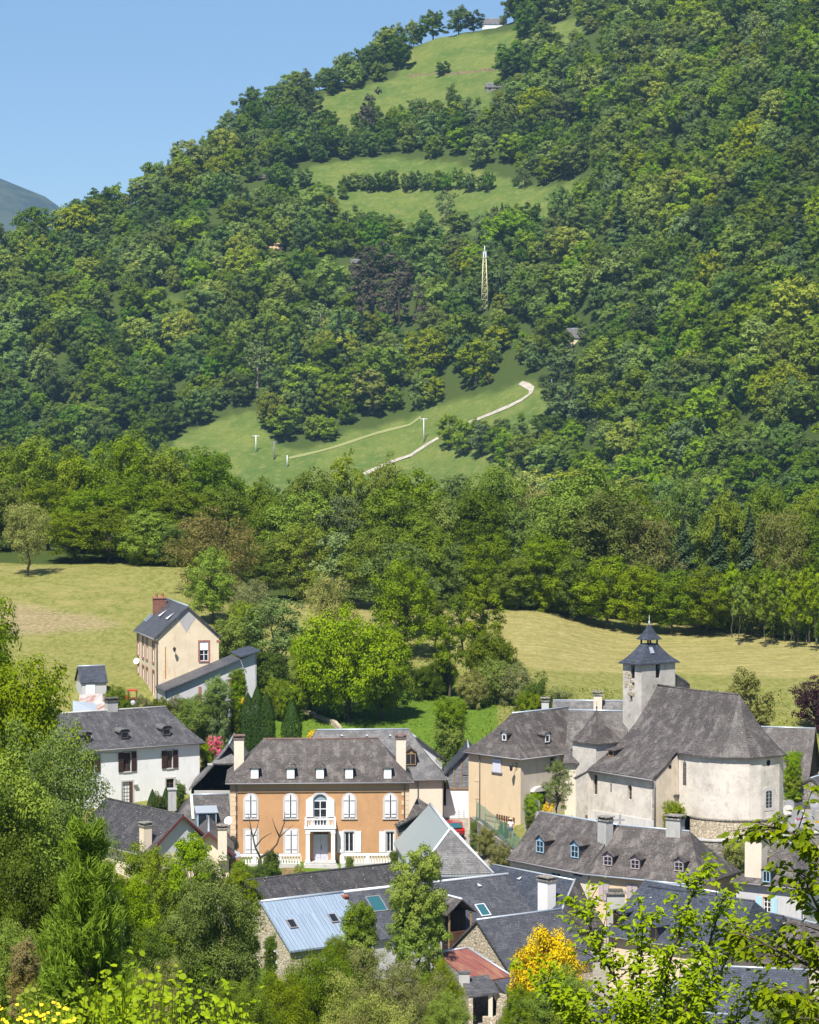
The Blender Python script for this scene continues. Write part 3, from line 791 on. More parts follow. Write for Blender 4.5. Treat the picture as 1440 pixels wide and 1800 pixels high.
broadleaf('bush2', 'leaf_olive', 16, 4, 2.8, .1, 26, 15000, .15, 12, .05, .34, n_limb=6, trunk=.08)
broadleaf('bush3', 'leaf_dark', 17, 4, 2.8, .1, 26, 15000, .17, 12, .05, .34, n_limb=6, trunk=.08)
broadleaf('bush_grey', 'leaf_grey', 18, 4, 2.6, .1, 26, 15000, .15, 12, .05, .34, n_limb=8, trunk=.08)
broadleaf('gorse', 'broom', 19, 2, 1.2, .05, 10, 2500, .12, 9, .05, .38, n_limb=3, trunk=.04)
broadleaf('rhodo', 'petal_pink', 20, 2, 1.2, .05, 10, 900, .16, 9, .05, .38, n_limb=3, trunk=.04)
broadleaf('purple', 'leaf_purple', 21, 6, 3.2, .4, 20, 9000, .2, 12, .1, .33)
broadleaf('magnolia', 'leaf_olive', 22, 6, 2.6, .4, 22, 7000, .24, 9, .15, .32)
for k, (mt, sd) in enumerate([('hill_dark', 31), ('hill_dark', 32), ('hill_mid', 33), ('hill_mid', 34), ('hill_mid', 35), ('hill_yellow', 36), ('hill_yellow', 37), ('hill_blue', 38)]):
    hilltree(f'hill{k}', mt, sd, 13, 5.0, .6, [16, 20, 14, 18, 22, 18, 24, 16][k], egg=[.1, .2, .05, .2, .3, .1, .0, .2][k])
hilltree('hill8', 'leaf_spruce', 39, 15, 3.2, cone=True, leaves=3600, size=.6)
hilltree('hill9', 'leaf_pine_dry', 40, 15, 3.4, 2, 16, 1900, .5, .3, .3)
hilltree('hill10', 'leaf_grey', 41, 13, 4.2, 1.5, 16, 1300, .5, .1, .33, bark='bark_pale')
hilltree('hill11', 'hill_dark', 42, 5, 3.6, .1, 12, 1500, .5, .0, .38)
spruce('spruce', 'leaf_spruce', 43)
cypress('cypress', 'leaf_cypress', 44, 6, .85, 6000)
cypress('cypress3', 'leaf_cypress', 45, 6, 1.5, 16000, spires=3)
youngpine('pine', 'leaf_needle', 46)
# ------------------------------------------------------------------ wooded hillside
def hillside():
    rng = np.random.default_rng(5)
    pts = []
    for Y in np.arange(560, 1560, 8.4):
        hw = .225 * Y + 25
        n = int(2 * hw / 8.6)
        x = -hw + (np.arange(n) + rng.uniform(0, 1, n)) * 8.6
        pts.append(np.stack([x, Y + rng.uniform(-4, 4, n)], 1))
    P = np.vstack(pts); x, y = P[:, 0], P[:, 1]
    z = H(x, y)
    U = 720 + F * x / y
    yb = np.interp(U, HU, H_YB)
    keep = y > yb - 235 + 60 * vnoise(x, y, 60, 9)
    zone = vnoise(x, y, 55, 10) * .6 + vnoise(x, y, 20, 11) * .5
    sc_ = (.66 + .75 * rng.uniform(0, 1, len(x)) ** 1.5) * (1 + .22 * zone)
    hgt = 13 * sc_
    def pr(zz):
        f = y * CP - (zz - HC) * SP; up = y * SP + (zz - HC) * CP
        return 720 + F * x / f, 900 - F * up / f
    for fr in (0, .3, .6, .95):
        a, b = pr(z + hgt * fr)
        for poly in CLEAR + ROOM: keep &= ~in_poly(a, b, poly)
    a, b = pr(z + hgt)
    a0, b0 = pr(z)
    # the hill is bare of wood on the ridge pasture behind the highest barn
    keep &= ~(in_poly(a0, b0, [(860, 0), (905, 20), (1060, 0), (1000, -60), (880, -40)]))
    # not hidden behind the tree belt, not outside the picture
    keep &= (a > -260) & (a < 1720) & (b > -90) & (b < 905)
    # hidden behind the crest
    yr_s = (700 - np.interp(U, RU, R_PY)) / F
    yr = (np.interp(U, HU, H_ZB) - np.interp(U, HU, H_S) * yb - HC) / (yr_s - np.interp(U, HU, H_S))
    keep &= y < yr + 22
    # bushes and saplings along the edges of the meadows
    small = hgt * rng.uniform(.22, .45, len(x)); k2 = ~keep & (rng.uniform(0, 1, len(x)) < .9) & (y > yb - 60) & (y < yr + 10) & (a > -260) & (a < 1720) & (b < 860)
    for fr in (0, .5, 1.0):
        c, d = pr(z + small * fr)
        for poly in CLEAR + (ROOM if fr == 1.0 else []): k2 &= ~in_poly(c, d, poly)
    hgt = np.where(k2, small, hgt); sc_ = np.where(k2, small / 13 * 1.25, sc_); keep |= k2
    P = np.stack([x, y, z, hgt, sc_, zone, a, b], 1)[keep]
    n = len(P)
    kind = np.zeros(n, int); r = rng.uniform(0, 1, n); zn = P[:, 5] + rng.normal(0, .25, n)
    kind = np.where(zn < -.25, rng.integers(0, 2, n), np.where(zn < .3, rng.integers(2, 5, n), np.where(zn < .55, rng.integers(5, 7, n), 4)))
    kind = np.where(r < .06, 7, kind); kind = np.where(r > .975, 10, kind); kind = np.where((r > .955) & (r <= .975), 8, kind)
    pine = in_poly(P[:, 6], P[:, 7], [(610, 470), (650, 430), (740, 440), (745, 520), (640, 545)]); kind = np.where(pine, 9, kind)
    kind = np.where((P[:, 7] < 90) & (P[:, 6] < 1000) & (P[:, 6] > 690), np.where(r < .5, 0, 3), kind)
    rot = rng.uniform(0, 6.28, n)
    wid = P[:, 4] * rng.uniform(.9, 1.35, n)
    size = P[:, 3] / P[:, 1] + np.where(P[:, 7] > 850, -.01, 0)
    order = np.argsort(-size)
    names = ['dark green broadleaf', 'dark green rounded', 'mid green broadleaf', 'mid green spreading', 'mid green tall', 'yellow green broadleaf', 'yellow green rounded', 'blue green broadleaf', 'dark conifer', 'brownish dry pine', 'pale grey thinly leaved', 'low dark']
    def zone_name(px, py):
        if py < 200: return 'on the upper hillside below the ridge'
        if px > 1000: return 'on the right flank of the wooded hillside' if py < 620 else 'on the lower right flank of the hillside'
        if py < 420: return 'around the middle hillside meadows'
        return 'on the lower left hillside above the green meadow' if px < 560 else 'on the middle slope above the gravel track'
    chosen, left = [], {}
    used = set()
    for i in order:
        if len(chosen) < 296 and P[i, 7] < 840 and -10 < P[i, 6] < 1450: chosen.append(i); used.add(i)
    reps = {}
    for i in chosen:
        k = int(kind[i]); o = link('hillside_tree', PROTO[f'hill{k}']['whole'])
        o.location = (P[i, 0], P[i, 1], P[i, 2]); o.rotation_euler = (0, 0, rot[i]); o.scale = (wid[i], wid[i], P[i, 4])
        zn_ = zone_name(P[i, 6], P[i, 7])
        tag(o, f'{names[k]} tree {zn_}', 'tree', f'{names[k]} trees {zn_}')
        reps.setdefault(k, o)
    for k in set(kind.tolist()) - set(reps):
        c = [i for i in range(n) if kind[i] == k and i not in used]
        if c:
            i = c[0]; used.add(i)
            o = link('hillside_tree', PROTO[f'hill{k}']['whole']); o.location = tuple(P[i, :3]); o.rotation_euler = (0, 0, rot[i]); o.scale = (wid[i], wid[i], P[i, 4])
            zn_ = zone_name(P[i, 6], P[i, 7]); tag(o, f'{names[k]} tree {zn_}', 'tree', f'{names[k]} trees {zn_}')
            reps[k] = o
    rest = np.array([i for i in range(n) if i not in used])
    me = bpy.data.meshes.new('hillside_forest')
    me.vertices.add(len(rest)); me.vertices.foreach_set('co', np.ascontiguousarray(P[rest, :3], np.float32).ravel())
    for nm, arr in (('kind_id', kind[rest].astype(float)), ('turn', rot[rest]), ('wide', wid[rest]), ('tall', P[rest, 4])):
        a_ = me.attributes.new(nm, 'FLOAT', 'POINT'); a_.data.foreach_set('value', np.ascontiguousarray(arr, np.float32))
    fo = tag(link('hillside_forest', me), 'dense green forest of small crowns covering the mountainside', None, None, 'stuff')
    ng = bpy.data.node_groups.new('scatter_trees', 'GeometryNodeTree')
    ng.interface.new_socket('Geometry', in_out='INPUT', socket_type='NodeSocketGeometry'); ng.interface.new_socket('Geometry', in_out='OUTPUT', socket_type='NodeSocketGeometry')
    gi, go, jn = ng.nodes.new('NodeGroupInput'), ng.nodes.new('NodeGroupOutput'), ng.nodes.new('GeometryNodeJoinGeometry')
    def attr(nm):
        a_ = ng.nodes.new('GeometryNodeInputNamedAttribute'); a_.data_type = 'FLOAT'; a_.inputs[0].default_value = nm; return a_.outputs[0]
    kid, turn, wide, tall = attr('kind_id'), attr('turn'), attr('wide'), attr('tall')
    cr = ng.nodes.new('ShaderNodeCombineXYZ'); ng.links.new(turn, cr.inputs[2])
    cs = ng.nodes.new('ShaderNodeCombineXYZ'); ng.links.new(wide, cs.inputs[0]); ng.links.new(wide, cs.inputs[1]); ng.links.new(tall, cs.inputs[2])
    for k, ob in reps.items():
        oi = ng.nodes.new('GeometryNodeObjectInfo'); oi.inputs['Object'].default_value = ob; oi.inputs['As Instance'].default_value = True; oi.transform_space = 'ORIGINAL'
        cp = ng.nodes.new('FunctionNodeCompare'); cp.data_type = 'FLOAT'; cp.operation = 'EQUAL'; cp.inputs['B'].default_value = float(k); cp.inputs['Epsilon'].default_value = .1
        ng.links.new(kid, cp.inputs['A'])
        ip = ng.nodes.new('GeometryNodeInstanceOnPoints')
        ng.links.new(gi.outputs[0], ip.inputs['Points']); ng.links.new(cp.outputs[0], ip.inputs['Selection']); ng.links.new(oi.outputs['Geometry'], ip.inputs['Instance'])
        ng.links.new(cr.outputs[0], ip.inputs['Rotation']); ng.links.new(cs.outputs[0], ip.inputs['Scale'])
        ng.links.new(ip.outputs[0], jn.inputs[0])
    ng.links.new(jn.outputs[0], go.inputs[0])
    fo.modifiers.new('scatter', 'NODES').node_group = ng
    print('hill trees', n, 'individual', len(used))
hillside()

# ------------------------------------------------------------------ air
def air():
    mb = MB(); mb.box(-4600, 4600, -250, 8600, -220, 1700)
    m = bpy.data.materials.new('air'); m.use_nodes = True; t = m.node_tree; t.nodes.clear()
    out = t.nodes.new('ShaderNodeOutputMaterial'); v = t.nodes.new('ShaderNodeVolumePrincipled')
    v.inputs['Color'].default_value = (.38, .66, 1.0, 1); v.inputs['Density'].default_value = HAZE; v.inputs['Anisotropy'].default_value = .0
    t.links.new(v.outputs[0], out.inputs['Volume'])
    o = mb.build('haze', m, None, 'thin bluish summer haze filling the valley air', None, None, 'stuff', loc=(0, 0, 0))
HAZE = .00006
air()
# ------------------------------------------------------------------ building kit
UP = Vector((0, 0, 1))
def perp_away(ex):
    n = Vector((-ex.y, ex.x, 0))
    return n if n.y > 0 else -n
def slab(mb, pts, th):
    """sloping roof plane with thickness"""
    mb.prism(pts, Vector((0, 0, -th)))
def loft(mb, E, R, prof, th=.14, steps=6, maxseg=1.6, sag=.03, closed=True):
    """roof surface between the eave line E and the ridge line R (equal lengths), concave by `prof`"""
    pairs = []
    n = len(E)
    for i in range(n if closed else n - 1):
        a, b, c, d = E[i], E[(i + 1) % n], R[i], R[(i + 1) % n]
        m = max(1, int(max((b - a).length, (d - c).length) / maxseg))
        rows = []
        for k in range(steps + 1):
            t = k / steps; row = []
            for j in range(m + 1):
                s = j / m
                e, r = a.lerp(b, s), c.lerp(d, s)
                p = e.lerp(r, t); p.z = e.z + (r.z - e.z) * (t + prof * (t * t - t))
                if 0 < k: p.z += sag * math.sin(p.x * 1.3 + p.y * .9) * (1 if k < steps else .5)
                row.append(p)
            rows.append(row)
        for k in range(steps):
            for j in range(m):
                q = [rows[k][j], rows[k][j + 1], rows[k + 1][j + 1], rows[k + 1][j]]
                q2 = [q[0]]
                for p in q[1:]:
                    if (p - q2[-1]).length > 1e-4: q2.append(p)
                if (q2[0] - q2[-1]).length < 1e-4: q2.pop()
                if len(q2) >= 3: mb.poly(q2)
        for j in range(m):   # eave edge and soffit
            p, q = rows[0][j], rows[0][j + 1]
            dn = Vector((0, 0, -th)); mb.poly([p, p + dn, q + dn, q])
            p1, q1 = rows[1][j], rows[1][j + 1]
            mb.poly([p + dn, p1 + dn * 1.2, q1 + dn * 1.2, q + dn])

class House:
    """eave rectangle A-B (front, from the photograph) and depth D; frames for its four walls"""
    def __init__(s, name, label, cat, A, B, D, ground, ov=.35, ovs=None, group=None):
        s.A, s.B = Vector(A), Vector(B); s.ze = s.A.z
        s.ex = (s.B - s.A); s.ex.z = 0; s.W = s.ex.length; s.ex.normalize()
        s.ey = perp_away(s.ex); s.D = D; s.ov = ov; s.ovs = ov if ovs is None else ovs
        s.g = ground
        c = s.loc(s.W / 2, D / 2, 0); s.root = thing(name, label, cat, (c.x, c.y, ground), group)
        s.holes = {'front': [], 'left': [], 'right': [], 'back': []}
        w0, w1, d0, d1 = s.ovs, s.W - s.ovs, s.ov, D - s.ov
        s.w0, s.w1, s.d0, s.d1 = w0, w1, d0, d1
        s.zw = s.ze - .1      # wall top
        P = lambda a, b: s.loc(a, b, ground)
        s.front = Fr(P(w0, d0), s.ex, UP, -s.ey); s.left = Fr(P(w0, d1), -s.ey, UP, -s.ex)
        s.right = Fr(P(w1, d0), s.ey, UP, s.ex); s.back = Fr(P(w1, d1), -s.ex, UP, s.ey)
        s.len = {'front': w1 - w0, 'left': d1 - d0, 'right': d1 - d0, 'back': w1 - w0}
    def loc(s, a, b, z=None): return Vector((s.A.x + s.ex.x * a + s.ey.x * b, s.A.y + s.ex.y * a + s.ey.y * b, s.ze if z is None else z))
    def hole(s, side, a0, a1, b0, b1): s.holes[side].append((a0, a1, b0, b1))
    def walls(s, mat, top=None, skip=(), name='wall'):
        mb = MB(); h = (top if top is not None else s.zw) - s.g
        for side in ('front', 'left', 'right', 'back'):
            if side in skip: continue
            f, L = getattr(s, side), s.len[side]
            panel(mb, f, 0, L, -1.5, h, s.holes[side])
        return mb.build(name, mat, s.root, fix=False)
    def gables(s, mat, zr, axis='x', sides=None, name='gable', z0=None):
        """triangles under a gable roof; axis is the ridge direction"""
        z0 = s.zw if z0 is None else z0; o = None
        if axis == 'x':
            for a in ((s.w0, s.w1) if sides is None else [s.w0 if q == 'left' else s.w1 for q in sides]):
                tri = [s.loc(a, s.d0, z0), s.loc(a, s.d1, z0), s.loc(a, s.D / 2, zr - .1)]
                o = MB().prism(tri, s.ex * (.25 if a == s.w0 else -.25)).build(name, mat, s.root)
        else:
            for b in ((s.d0, s.d1) if sides is None else [s.d0 if q == 'front' else s.d1 for q in sides]):
                tri = [s.loc(s.w0, b, z0), s.loc(s.w1, b, z0), s.loc(s.W / 2, b, zr - .1)]
                o = MB().prism(tri, s.ey * (.25 if b == s.d0 else -.25)).build(name, mat, s.root)
        return o
    def roof(s, mat, zr, kind='hip', h1=None, h2=None, prof=.22, sag=.03, th=.14, ridge_mat='zinc', rr=.09, name='roof'):
        D, W = s.D, s.W
        s.zr = zr
        E = [s.loc(0, 0), s.loc(W, 0), s.loc(W, D), s.loc(0, D)]
        mb = MB()
        if kind in ('hip', 'gable'):
            h1 = (0 if kind == 'gable' else D / 2) if h1 is None else h1; h2 = (0 if kind == 'gable' else D / 2) if h2 is None else h2
            r0, r1 = s.loc(h1, D / 2, zr), s.loc(W - h2, D / 2, zr)
            R = [r0, r1, r1, r0]
            s.rf = Fr(E[0], s.ex, (s.loc(0, D / 2, zr) - E[0]), (s.ex).cross(s.loc(0, D / 2, zr) - E[0]))
            s.rl = Fr(E[3], -s.ey, (s.loc(h1, D, zr) - E[3]) if h1 > .3 else UP, (-s.ey).cross((s.loc(h1, D, zr) - E[3]) if h1 > .3 else UP))
            s.rr = Fr(E[1], s.ey, (s.loc(W - h2, 0, zr) - E[1]) if h2 > .3 else UP, s.ey.cross((s.loc(W - h2, 0, zr) - E[1]) if h2 > .3 else UP))
        else:   # ridge runs away from the front: kind 'gfront' / 'hfront'
            h1 = 0 if h1 is None else h1; h2 = 0 if h2 is None else h2
            r0, r1 = s.loc(W / 2, h1, zr), s.loc(W / 2, D - h2, zr)
            R = [r0, r0, r1, r1]
            s.rf = Fr(E[0], s.ex, (s.loc(0, max(h1, .01), zr) - E[0]), s.ex.cross(s.loc(0, max(h1, .01), zr) - E[0]))
            s.rl = Fr(E[3], -s.ey, (s.loc(W / 2, D, zr) - E[3]), (-s.ey).cross(s.loc(W / 2, D, zr) - E[3]))
            s.rr = Fr(E[1], s.ey, (s.loc(W / 2, 0, zr) - E[1]), s.ey.cross(s.loc(W / 2, 0, zr) - E[1]))
        gable_x = kind == 'gable'; gf = kind == 'gfront' and h1 == 0
        Es = list(range(4))
        for i in Es:
            a, b, c, d = E[i], E[(i + 1) % 4], R[i], R[(i + 1) % 4]
            if (a - b).xy.length > .1 and not ((gable_x and i in (1, 3)) or (gf and i in (0, 2))):
                loft(mb, [a, b], [c, d], prof, th, closed=False, sag=sag)
        if gable_x or gf:   # verge thickness
            ends = ((E[3], R[0], E[0]), (E[1], R[1], E[2])) if gable_x else ((E[0], R[0], E[1]), (E[2], R[2], E[3]))
            for a, r, b in ends:
                for p, q in ((a, r), (b, r)):
                    pr = []
                    for k in range(7):
                        t = k / 6; m = p.lerp(q, t); m.z = p.z + (q.z - p.z) * (t + prof * (t * t - t)); pr.append(m)
                    for m0, m1 in zip(pr, pr[1:]): mb.poly([m0, m1, m1 + Vector((0, 0, -th * 1.3)), m0 + Vector((0, 0, -th * 1.3))])
        o = mb.build(name, M[mat], s.root)
        if ridge_mat and (R[0] - R[1]).length + (R[1] - R[2]).length > .2:
            a, b = (r0, r1)
            MB().tube([a + UP * .0, a.lerp(b, .5), b], rr, 6).build('ridge_cap', M[ridge_mat], o)
        s.roof_o = o; s.E, s.R = E, R
        return o
    def gutter(s, mat='pipe', sides=('front',), r=.07):
        for sd in sides:
            a, b = {'front': (s.E[0], s.E[1]), 'left': (s.E[3], s.E[0]), 'right': (s.E[1], s.E[2])}[sd]
            o = s.ey * -.05 if sd == 'front' else (s.ex * (-.05 if sd == 'left' else .05))
            MB().tube([a + o - UP * .1, b + o - UP * .1], r, 6).build('gutter', M[mat], s.root)
    def downpipe(s, side, a, mat='pipe', r=.05, z1=None):
        f = getattr(s, side)
        MB().tube([f.pt(a, -.3, .09), f.pt(a, (z1 or s.ze) - s.g - .35, .09), f.pt(a, (z1 or s.ze) - s.g - .12, s.ov)], r, 6).build('downpipe', M[mat], s.root)
def panel(mb, f, a0, a1, b0, b1, holes, deep=.22):
    """wall face with real openings and their reveals"""
    hs = [(max(a0, h[0]), min(a1, h[1]), max(b0, h[2]), min(b1, h[3])) for h in holes]
    A = sorted({a0, a1, *[v for h in hs for v in h[:2]]}); B = sorted({b0, b1, *[v for h in hs for v in h[2:]]})
    for i in range(len(A) - 1):
        for j in range(len(B) - 1):
            ca, cb = (A[i] + A[i + 1]) / 2, (B[j] + B[j + 1]) / 2
            if any(h[0] < ca < h[1] and h[2] < cb < h[3] for h in hs): continue
            mb.poly([f.pt(A[i], B[j]), f.pt(A[i + 1], B[j]), f.pt(A[i + 1], B[j + 1]), f.pt(A[i], B[j + 1])])
    for h in hs:
        c = [(h[0], h[2]), (h[1], h[2]), (h[1], h[3]), (h[0], h[3])]
        for k in range(4):
            p, q = c[k], c[(k + 1) % 4]
            mb.poly([f.pt(*p), f.pt(*p, -deep), f.pt(*q, -deep), f.pt(*q)])
        mb.poly([f.pt(*q, -deep) for q in c])
def px_rect(f, x0, y0, x1, y1):
    """photo rectangle -> (a0, a1, b0, b1) on a wall frame"""
    a0, b1 = f.hit(x0, y0); a1, b0 = f.hit(x1, y1); c0, d0 = f.hit(x0, y1); c1, d1 = f.hit(x1, y0)
    return min((a0 + c0) / 2, (a1 + c1) / 2), max((a0 + c0) / 2, (a1 + c1) / 2), (b0 + d0) / 2, (b1 + d1) / 2
def arch_pts(a0, a1, b, rise, n=10):
    c = (a0 + a1) / 2; r = (a1 - a0) / 2
    return [(c + r * math.cos(math.pi * k / n), b + rise * math.sin(math.pi * k / n)) for k in range(n + 1)]
def window(h, side, rect, frame='whitepaint', nx=2, ny=3, fr=None, sill='limestone', surround=None, glass='glass', depth=-.14, name='window', arch=0, bar=.035, edge=.06, lintel=None, hole=True):
    f = fr or getattr(h, side); a0, a1, b0, b1 = rect
    if hole and fr is None: h.hole(side, *rect)
    mb = MB(); d0, d1 = depth, depth + .05
    f.box(mb, a0, a0 + edge, b0, b1, d0, d1); f.box(mb, a1 - edge, a1, b0, b1, d0, d1); f.box(mb, a0 + edge, a1 - edge, b0, b0 + edge, d0, d1); f.box(mb, a0 + edge, a1 - edge, b1 - edge, b1, d0, d1)
    for k in range(1, nx): c = a0 + (a1 - a0) * k / nx; f.box(mb, c - bar, c + bar, b0 + edge, b1 - edge, d0, d1 + .004)
    for k in range(1, ny): c = b0 + (b1 - b0) * k / ny; f.box(mb, a0 + edge, a1 - edge, c - bar * .6, c + bar * .6, d0, d1 - .004)
    w = mb.build(name, M[frame], h.root)
    f.box(MB_ := MB(), a0 + .01, a1 - .01, b0 + .01, b1 - .01, d0 - .01, d0 + .02); MB_.build('pane', M[glass], w)
    if sill: f.box(q := MB(), a0 - .1, a1 + .1, b0 - .1, b0, -.1, .09); q.build('sill', M[sill], h.root)
    if surround:
        q = MB(); wd = .16
        f.box(q, a0 - wd, a0, b0, b1 + wd, -.05, .035); f.box(q, a1, a1 + wd, b0, b1 + wd, -.05, .035); f.box(q, a0, a1, b1, b1 + wd, -.05, .035)
        q.build('surround', M[surround], h.root)
    return w
def shutter(h, f, rect, mat, d=.05, th=.05, straps=True, arch_side=0, angle=0.0):
    a0, a1, b0, b1 = rect; q = MB()
    f.box(q, a0, a1, b0, b1, d, d + th)
    o = q.build('shutter', M[mat], h.root)
    return o
def dormer(h, fr, px, py_bot, w, hh, roof='slate_grey', front='whitepaint', style='gable', cheek='slate_grey', win=None, depth=1.6, capmat=None, P=None, over=.14, glass=True):
    """small roof dormer: its front foot stands on the roof plane `fr` at the given photo point"""
    if P is None: a, b = fr.hit(px, py_bot); P = fr.pt(a, b, 0)
    ex = fr.ex; out = Vector((fr.n.x, fr.n.y, 0)).normalized(); ey = -out
    L = lambda a, b, z: P + ex * a + ey * b + UP * z
    mb = MB(); mb.hexa([L(-w / 2, 0, -.35), L(w / 2, 0, -.35), L(w / 2, depth, -.35), L(-w / 2, depth, -.35), L(-w / 2, 0, hh), L(w / 2, 0, hh), L(w / 2, depth, hh), L(-w / 2, depth, hh)])
    body = mb.build('dormer', M[cheek], h.root)
    o = over; rm = MB(); th = .06
    if style == 'gable':
        rh = w * .48
        ridge = (L(0, -o * 1.3, hh + rh), L(0, depth + rh, hh + rh))
        for s_ in (-1, 1):
            e0, e1 = L(s_ * (w / 2 + o), -o, hh - .05), L(s_ * (w / 2 + o), depth + .1, hh - .05)
            rm.prism([e0, e1, ridge[1], ridge[0]], Vector((0, 0, th)))
        g = MB(); g.prism([L(-w / 2, 0.01, hh), L(w / 2, 0.01, hh), L(0, 0.01, hh + rh * .9)], ey * .1); g.build('gable', M[front], body)
    elif style == 'hipcap':      # small pointed hood
        rh = w * .75
        pk = L(0, depth * .45, hh + rh)
        c = [L(-w / 2 - o, -o, hh - .04), L(w / 2 + o, -o, hh - .04), L(w / 2 + o, depth, hh + .1), L(-w / 2 - o, depth, hh + .1)]
        for a, b in ((0, 1), (1, 2), (3, 0)):
            rm.prism([c[a], c[b], c[b].lerp(pk, .5) - UP * .1 * rh, c[a].lerp(pk, .5) - UP * .1 * rh], Vector((0, 0, th)))
            rm.prism([c[a].lerp(pk, .5) - UP * .1 * rh, c[b].lerp(pk, .5) - UP * .1 * rh, pk], Vector((0, 0, th)))
    elif style == 'shed':
        rm.prism([L(-w / 2 - o, -o, hh), L(w / 2 + o, -o, hh), L(w / 2 + o, depth * 1.2, hh + .42), L(-w / 2 - o, depth * 1.2, hh + .42)], Vector((0, 0, th)))
        mb2 = MB(); 
        for s_ in (-1, 1): mb2.prism([L(s_ * w / 2, .02, hh), L(s_ * w / 2, depth, hh), L(s_ * w / 2, depth, hh + .34)], ex * (-.04 * s_))
        mb2.build('cheek', M[cheek], body)
    elif style == 'round':
        n = 6; pr = [L((w / 2 + o) * math.cos(math.pi * k / n), -o, hh - .04 + .30 * math.sin(math.pi * k / n)) for k in range(n + 1)]
        pb = [p + ey * (depth + o + .2) for p in pr]
        for k in range(n): rm.prism([pr[k], pr[k + 1], pb[k + 1], pb[k]], Vector((0, 0, th)))
        f_ = MB(); f_.prism([p + ey * (o + .01) - UP * .01 for p in pr], ey * .06); f_.build('gable', M[front], body)
    rm.build('dormer_roof', M[roof], body)
    ff = Fr(L(-w / 2, 0, 0), ex, UP, out)
    q = MB()
    if win is None:
        ff.box(q, .03, w - .03, .02, hh - .03, .004, .04); q.build('panel', M[front], body)
    else:
        e = .09
        ff.box(q, 0.02, e, .02, hh - .03, .004, .06); ff.box(q, w - e, w - .02, .02, hh - .03, .004, .06); ff.box(q, e, w - e, .02, e, .004, .06); ff.box(q, e, w - e, hh - e, hh - .03, .004, .06)
        if win > 1: ff.box(q, w / 2 - .025, w / 2 + .025, e, hh - e, .004, .05)
        if win > 2: ff.box(q, e, w - e, hh * .5 - .02, hh * .5 + .02, .004, .046)
        fo = q.build('window_frame', M[front], body)
        ff.box(g2 := MB(), e, w - e, e, hh - e, .002, .02); g2.build('pane', M['glass'] if glass else M['darkroom'], body)
    return body
def chimney(h, fr, px, py_base, py_top, wpx, mat='beige', cap='stone_grey', dw=None, pots=0, style='slab', P=None, rot=None):
    if P is None: a, b = fr.hit(px, py_base); P = fr.pt(a, b, 0)
    w = wpx / F * P.y; d = dw or w * .8
    ex, ey = h.ex, h.ey
    zt = z_at(P.x, P.y, py_top)
    L = lambda a, b, z: Vector((P.x, P.y, 0)) + ex * a + ey * b + UP * z
    def bx(mb, w_, d_, z0, z1, o=0): mb.hexa([L(-w_ / 2, -o, z0), L(w_ / 2, -o, z0), L(w_ / 2, d_, z0), L(-w_ / 2, d_, z0), L(-w_ / 2, -o, z1), L(w_ / 2, -o, z1), L(w_ / 2, d_, z1), L(-w_ / 2, d_, z1)])
    mb = MB(); bx(mb, w, d, P.z - 1.4, zt - .3); o = mb.build('chimney', M[mat] if isinstance(mat, str) else mat, h.root)
    c = MB(); bx(c, w + .16, d + .08, zt - .3, zt - .18, .08)
    if style == 'slab':
        for s_ in (-1, 1):
            c.hexa([L(s_ * w * .42 - .07, 0, zt - .18), L(s_ * w * .42 + .07, 0, zt - .18), L(s_ * w * .42 + .07, d, zt - .18), L(s_ * w * .42 - .07, d, zt - .18), L(s_ * w * .42 - .07, 0, zt), L(s_ * w * .42 + .07, 0, zt), L(s_ * w * .42 + .07, d, zt), L(s_ * w * .42 - .07, d, zt)])
        bx(c, w + .24, d + .1, zt, zt + .07, .1)
    c.build('chimney_cap', M[cap], o)
    for k in range(pots):
        p = L((k - (pots - 1) / 2) * w * .5, d / 2, zt - .18)
        MB().lathe(p, [(.13, 0), (.11, .35), (.13, .4), (.09, .4)], 8).build('chimney_pot', M['terracotta'], o)
    return o
def skylight(h, fr, px, py, w, l, frame='zinc', glass='skyglass', d=.07):
    a, b = fr.hit(px, py); q = MB()
    for r in ((a - w / 2 - .07, a - w / 2, b - l / 2 - .07, b + l / 2 + .07), (a + w / 2, a + w / 2 + .07, b - l / 2 - .07, b + l / 2 + .07), (a - w / 2, a + w / 2, b - l / 2 - .07, b - l / 2), (a - w / 2, a + w / 2, b + l / 2, b + l / 2 + .07)):
        fr.box(q, *r, -.25, d)
    o = q.build('skylight', M[frame], h.root)
    fr.box(g := MB(), a - w / 2 - .01, a + w / 2 + .01, b - l / 2 - .01, b + l / 2 + .01, -.25, d - .03); g.build('pane', M[glass], o)
def vent(h, fr, px, py, s=.22):
    a, b = fr.hit(px, py); q = MB()
    q.poly([fr.pt(a - s, b - s * .6, .16), fr.pt(a + s, b - s * .6, .16), fr.pt(a, b + s * 1.5, .05)])
    q.poly([fr.pt(a - s, b - s * .6, .16), fr.pt(a + s, b - s * .6, .16), fr.pt(a + s * .9, b - s * .6, -.1), fr.pt(a - s * .9, b - s * .6, -.1)])
    q.build('roof_vent', M['zinc_light'], h.root)
def from_ridge(name, label, cat, rA, rB, Y, D, rise, ground, ov=.3, ovs=.2, ext=(0, 0), group=None):
    """a gabled house known by its ridge line"""
    a = at(*rA, Y); b = on_z(*rB, a.z)
    ex = (b - a).normalized(); ey = perp_away(ex)
    A = a - ey * D / 2 - ex * ext[0]; B = b - ey * D / 2 + ex * ext[1]; A.z = B.z = a.z - rise
    h = House(name, label, cat, A, B, D, ground, ov, ovs, group); h.ridge_z = a.z
    return h

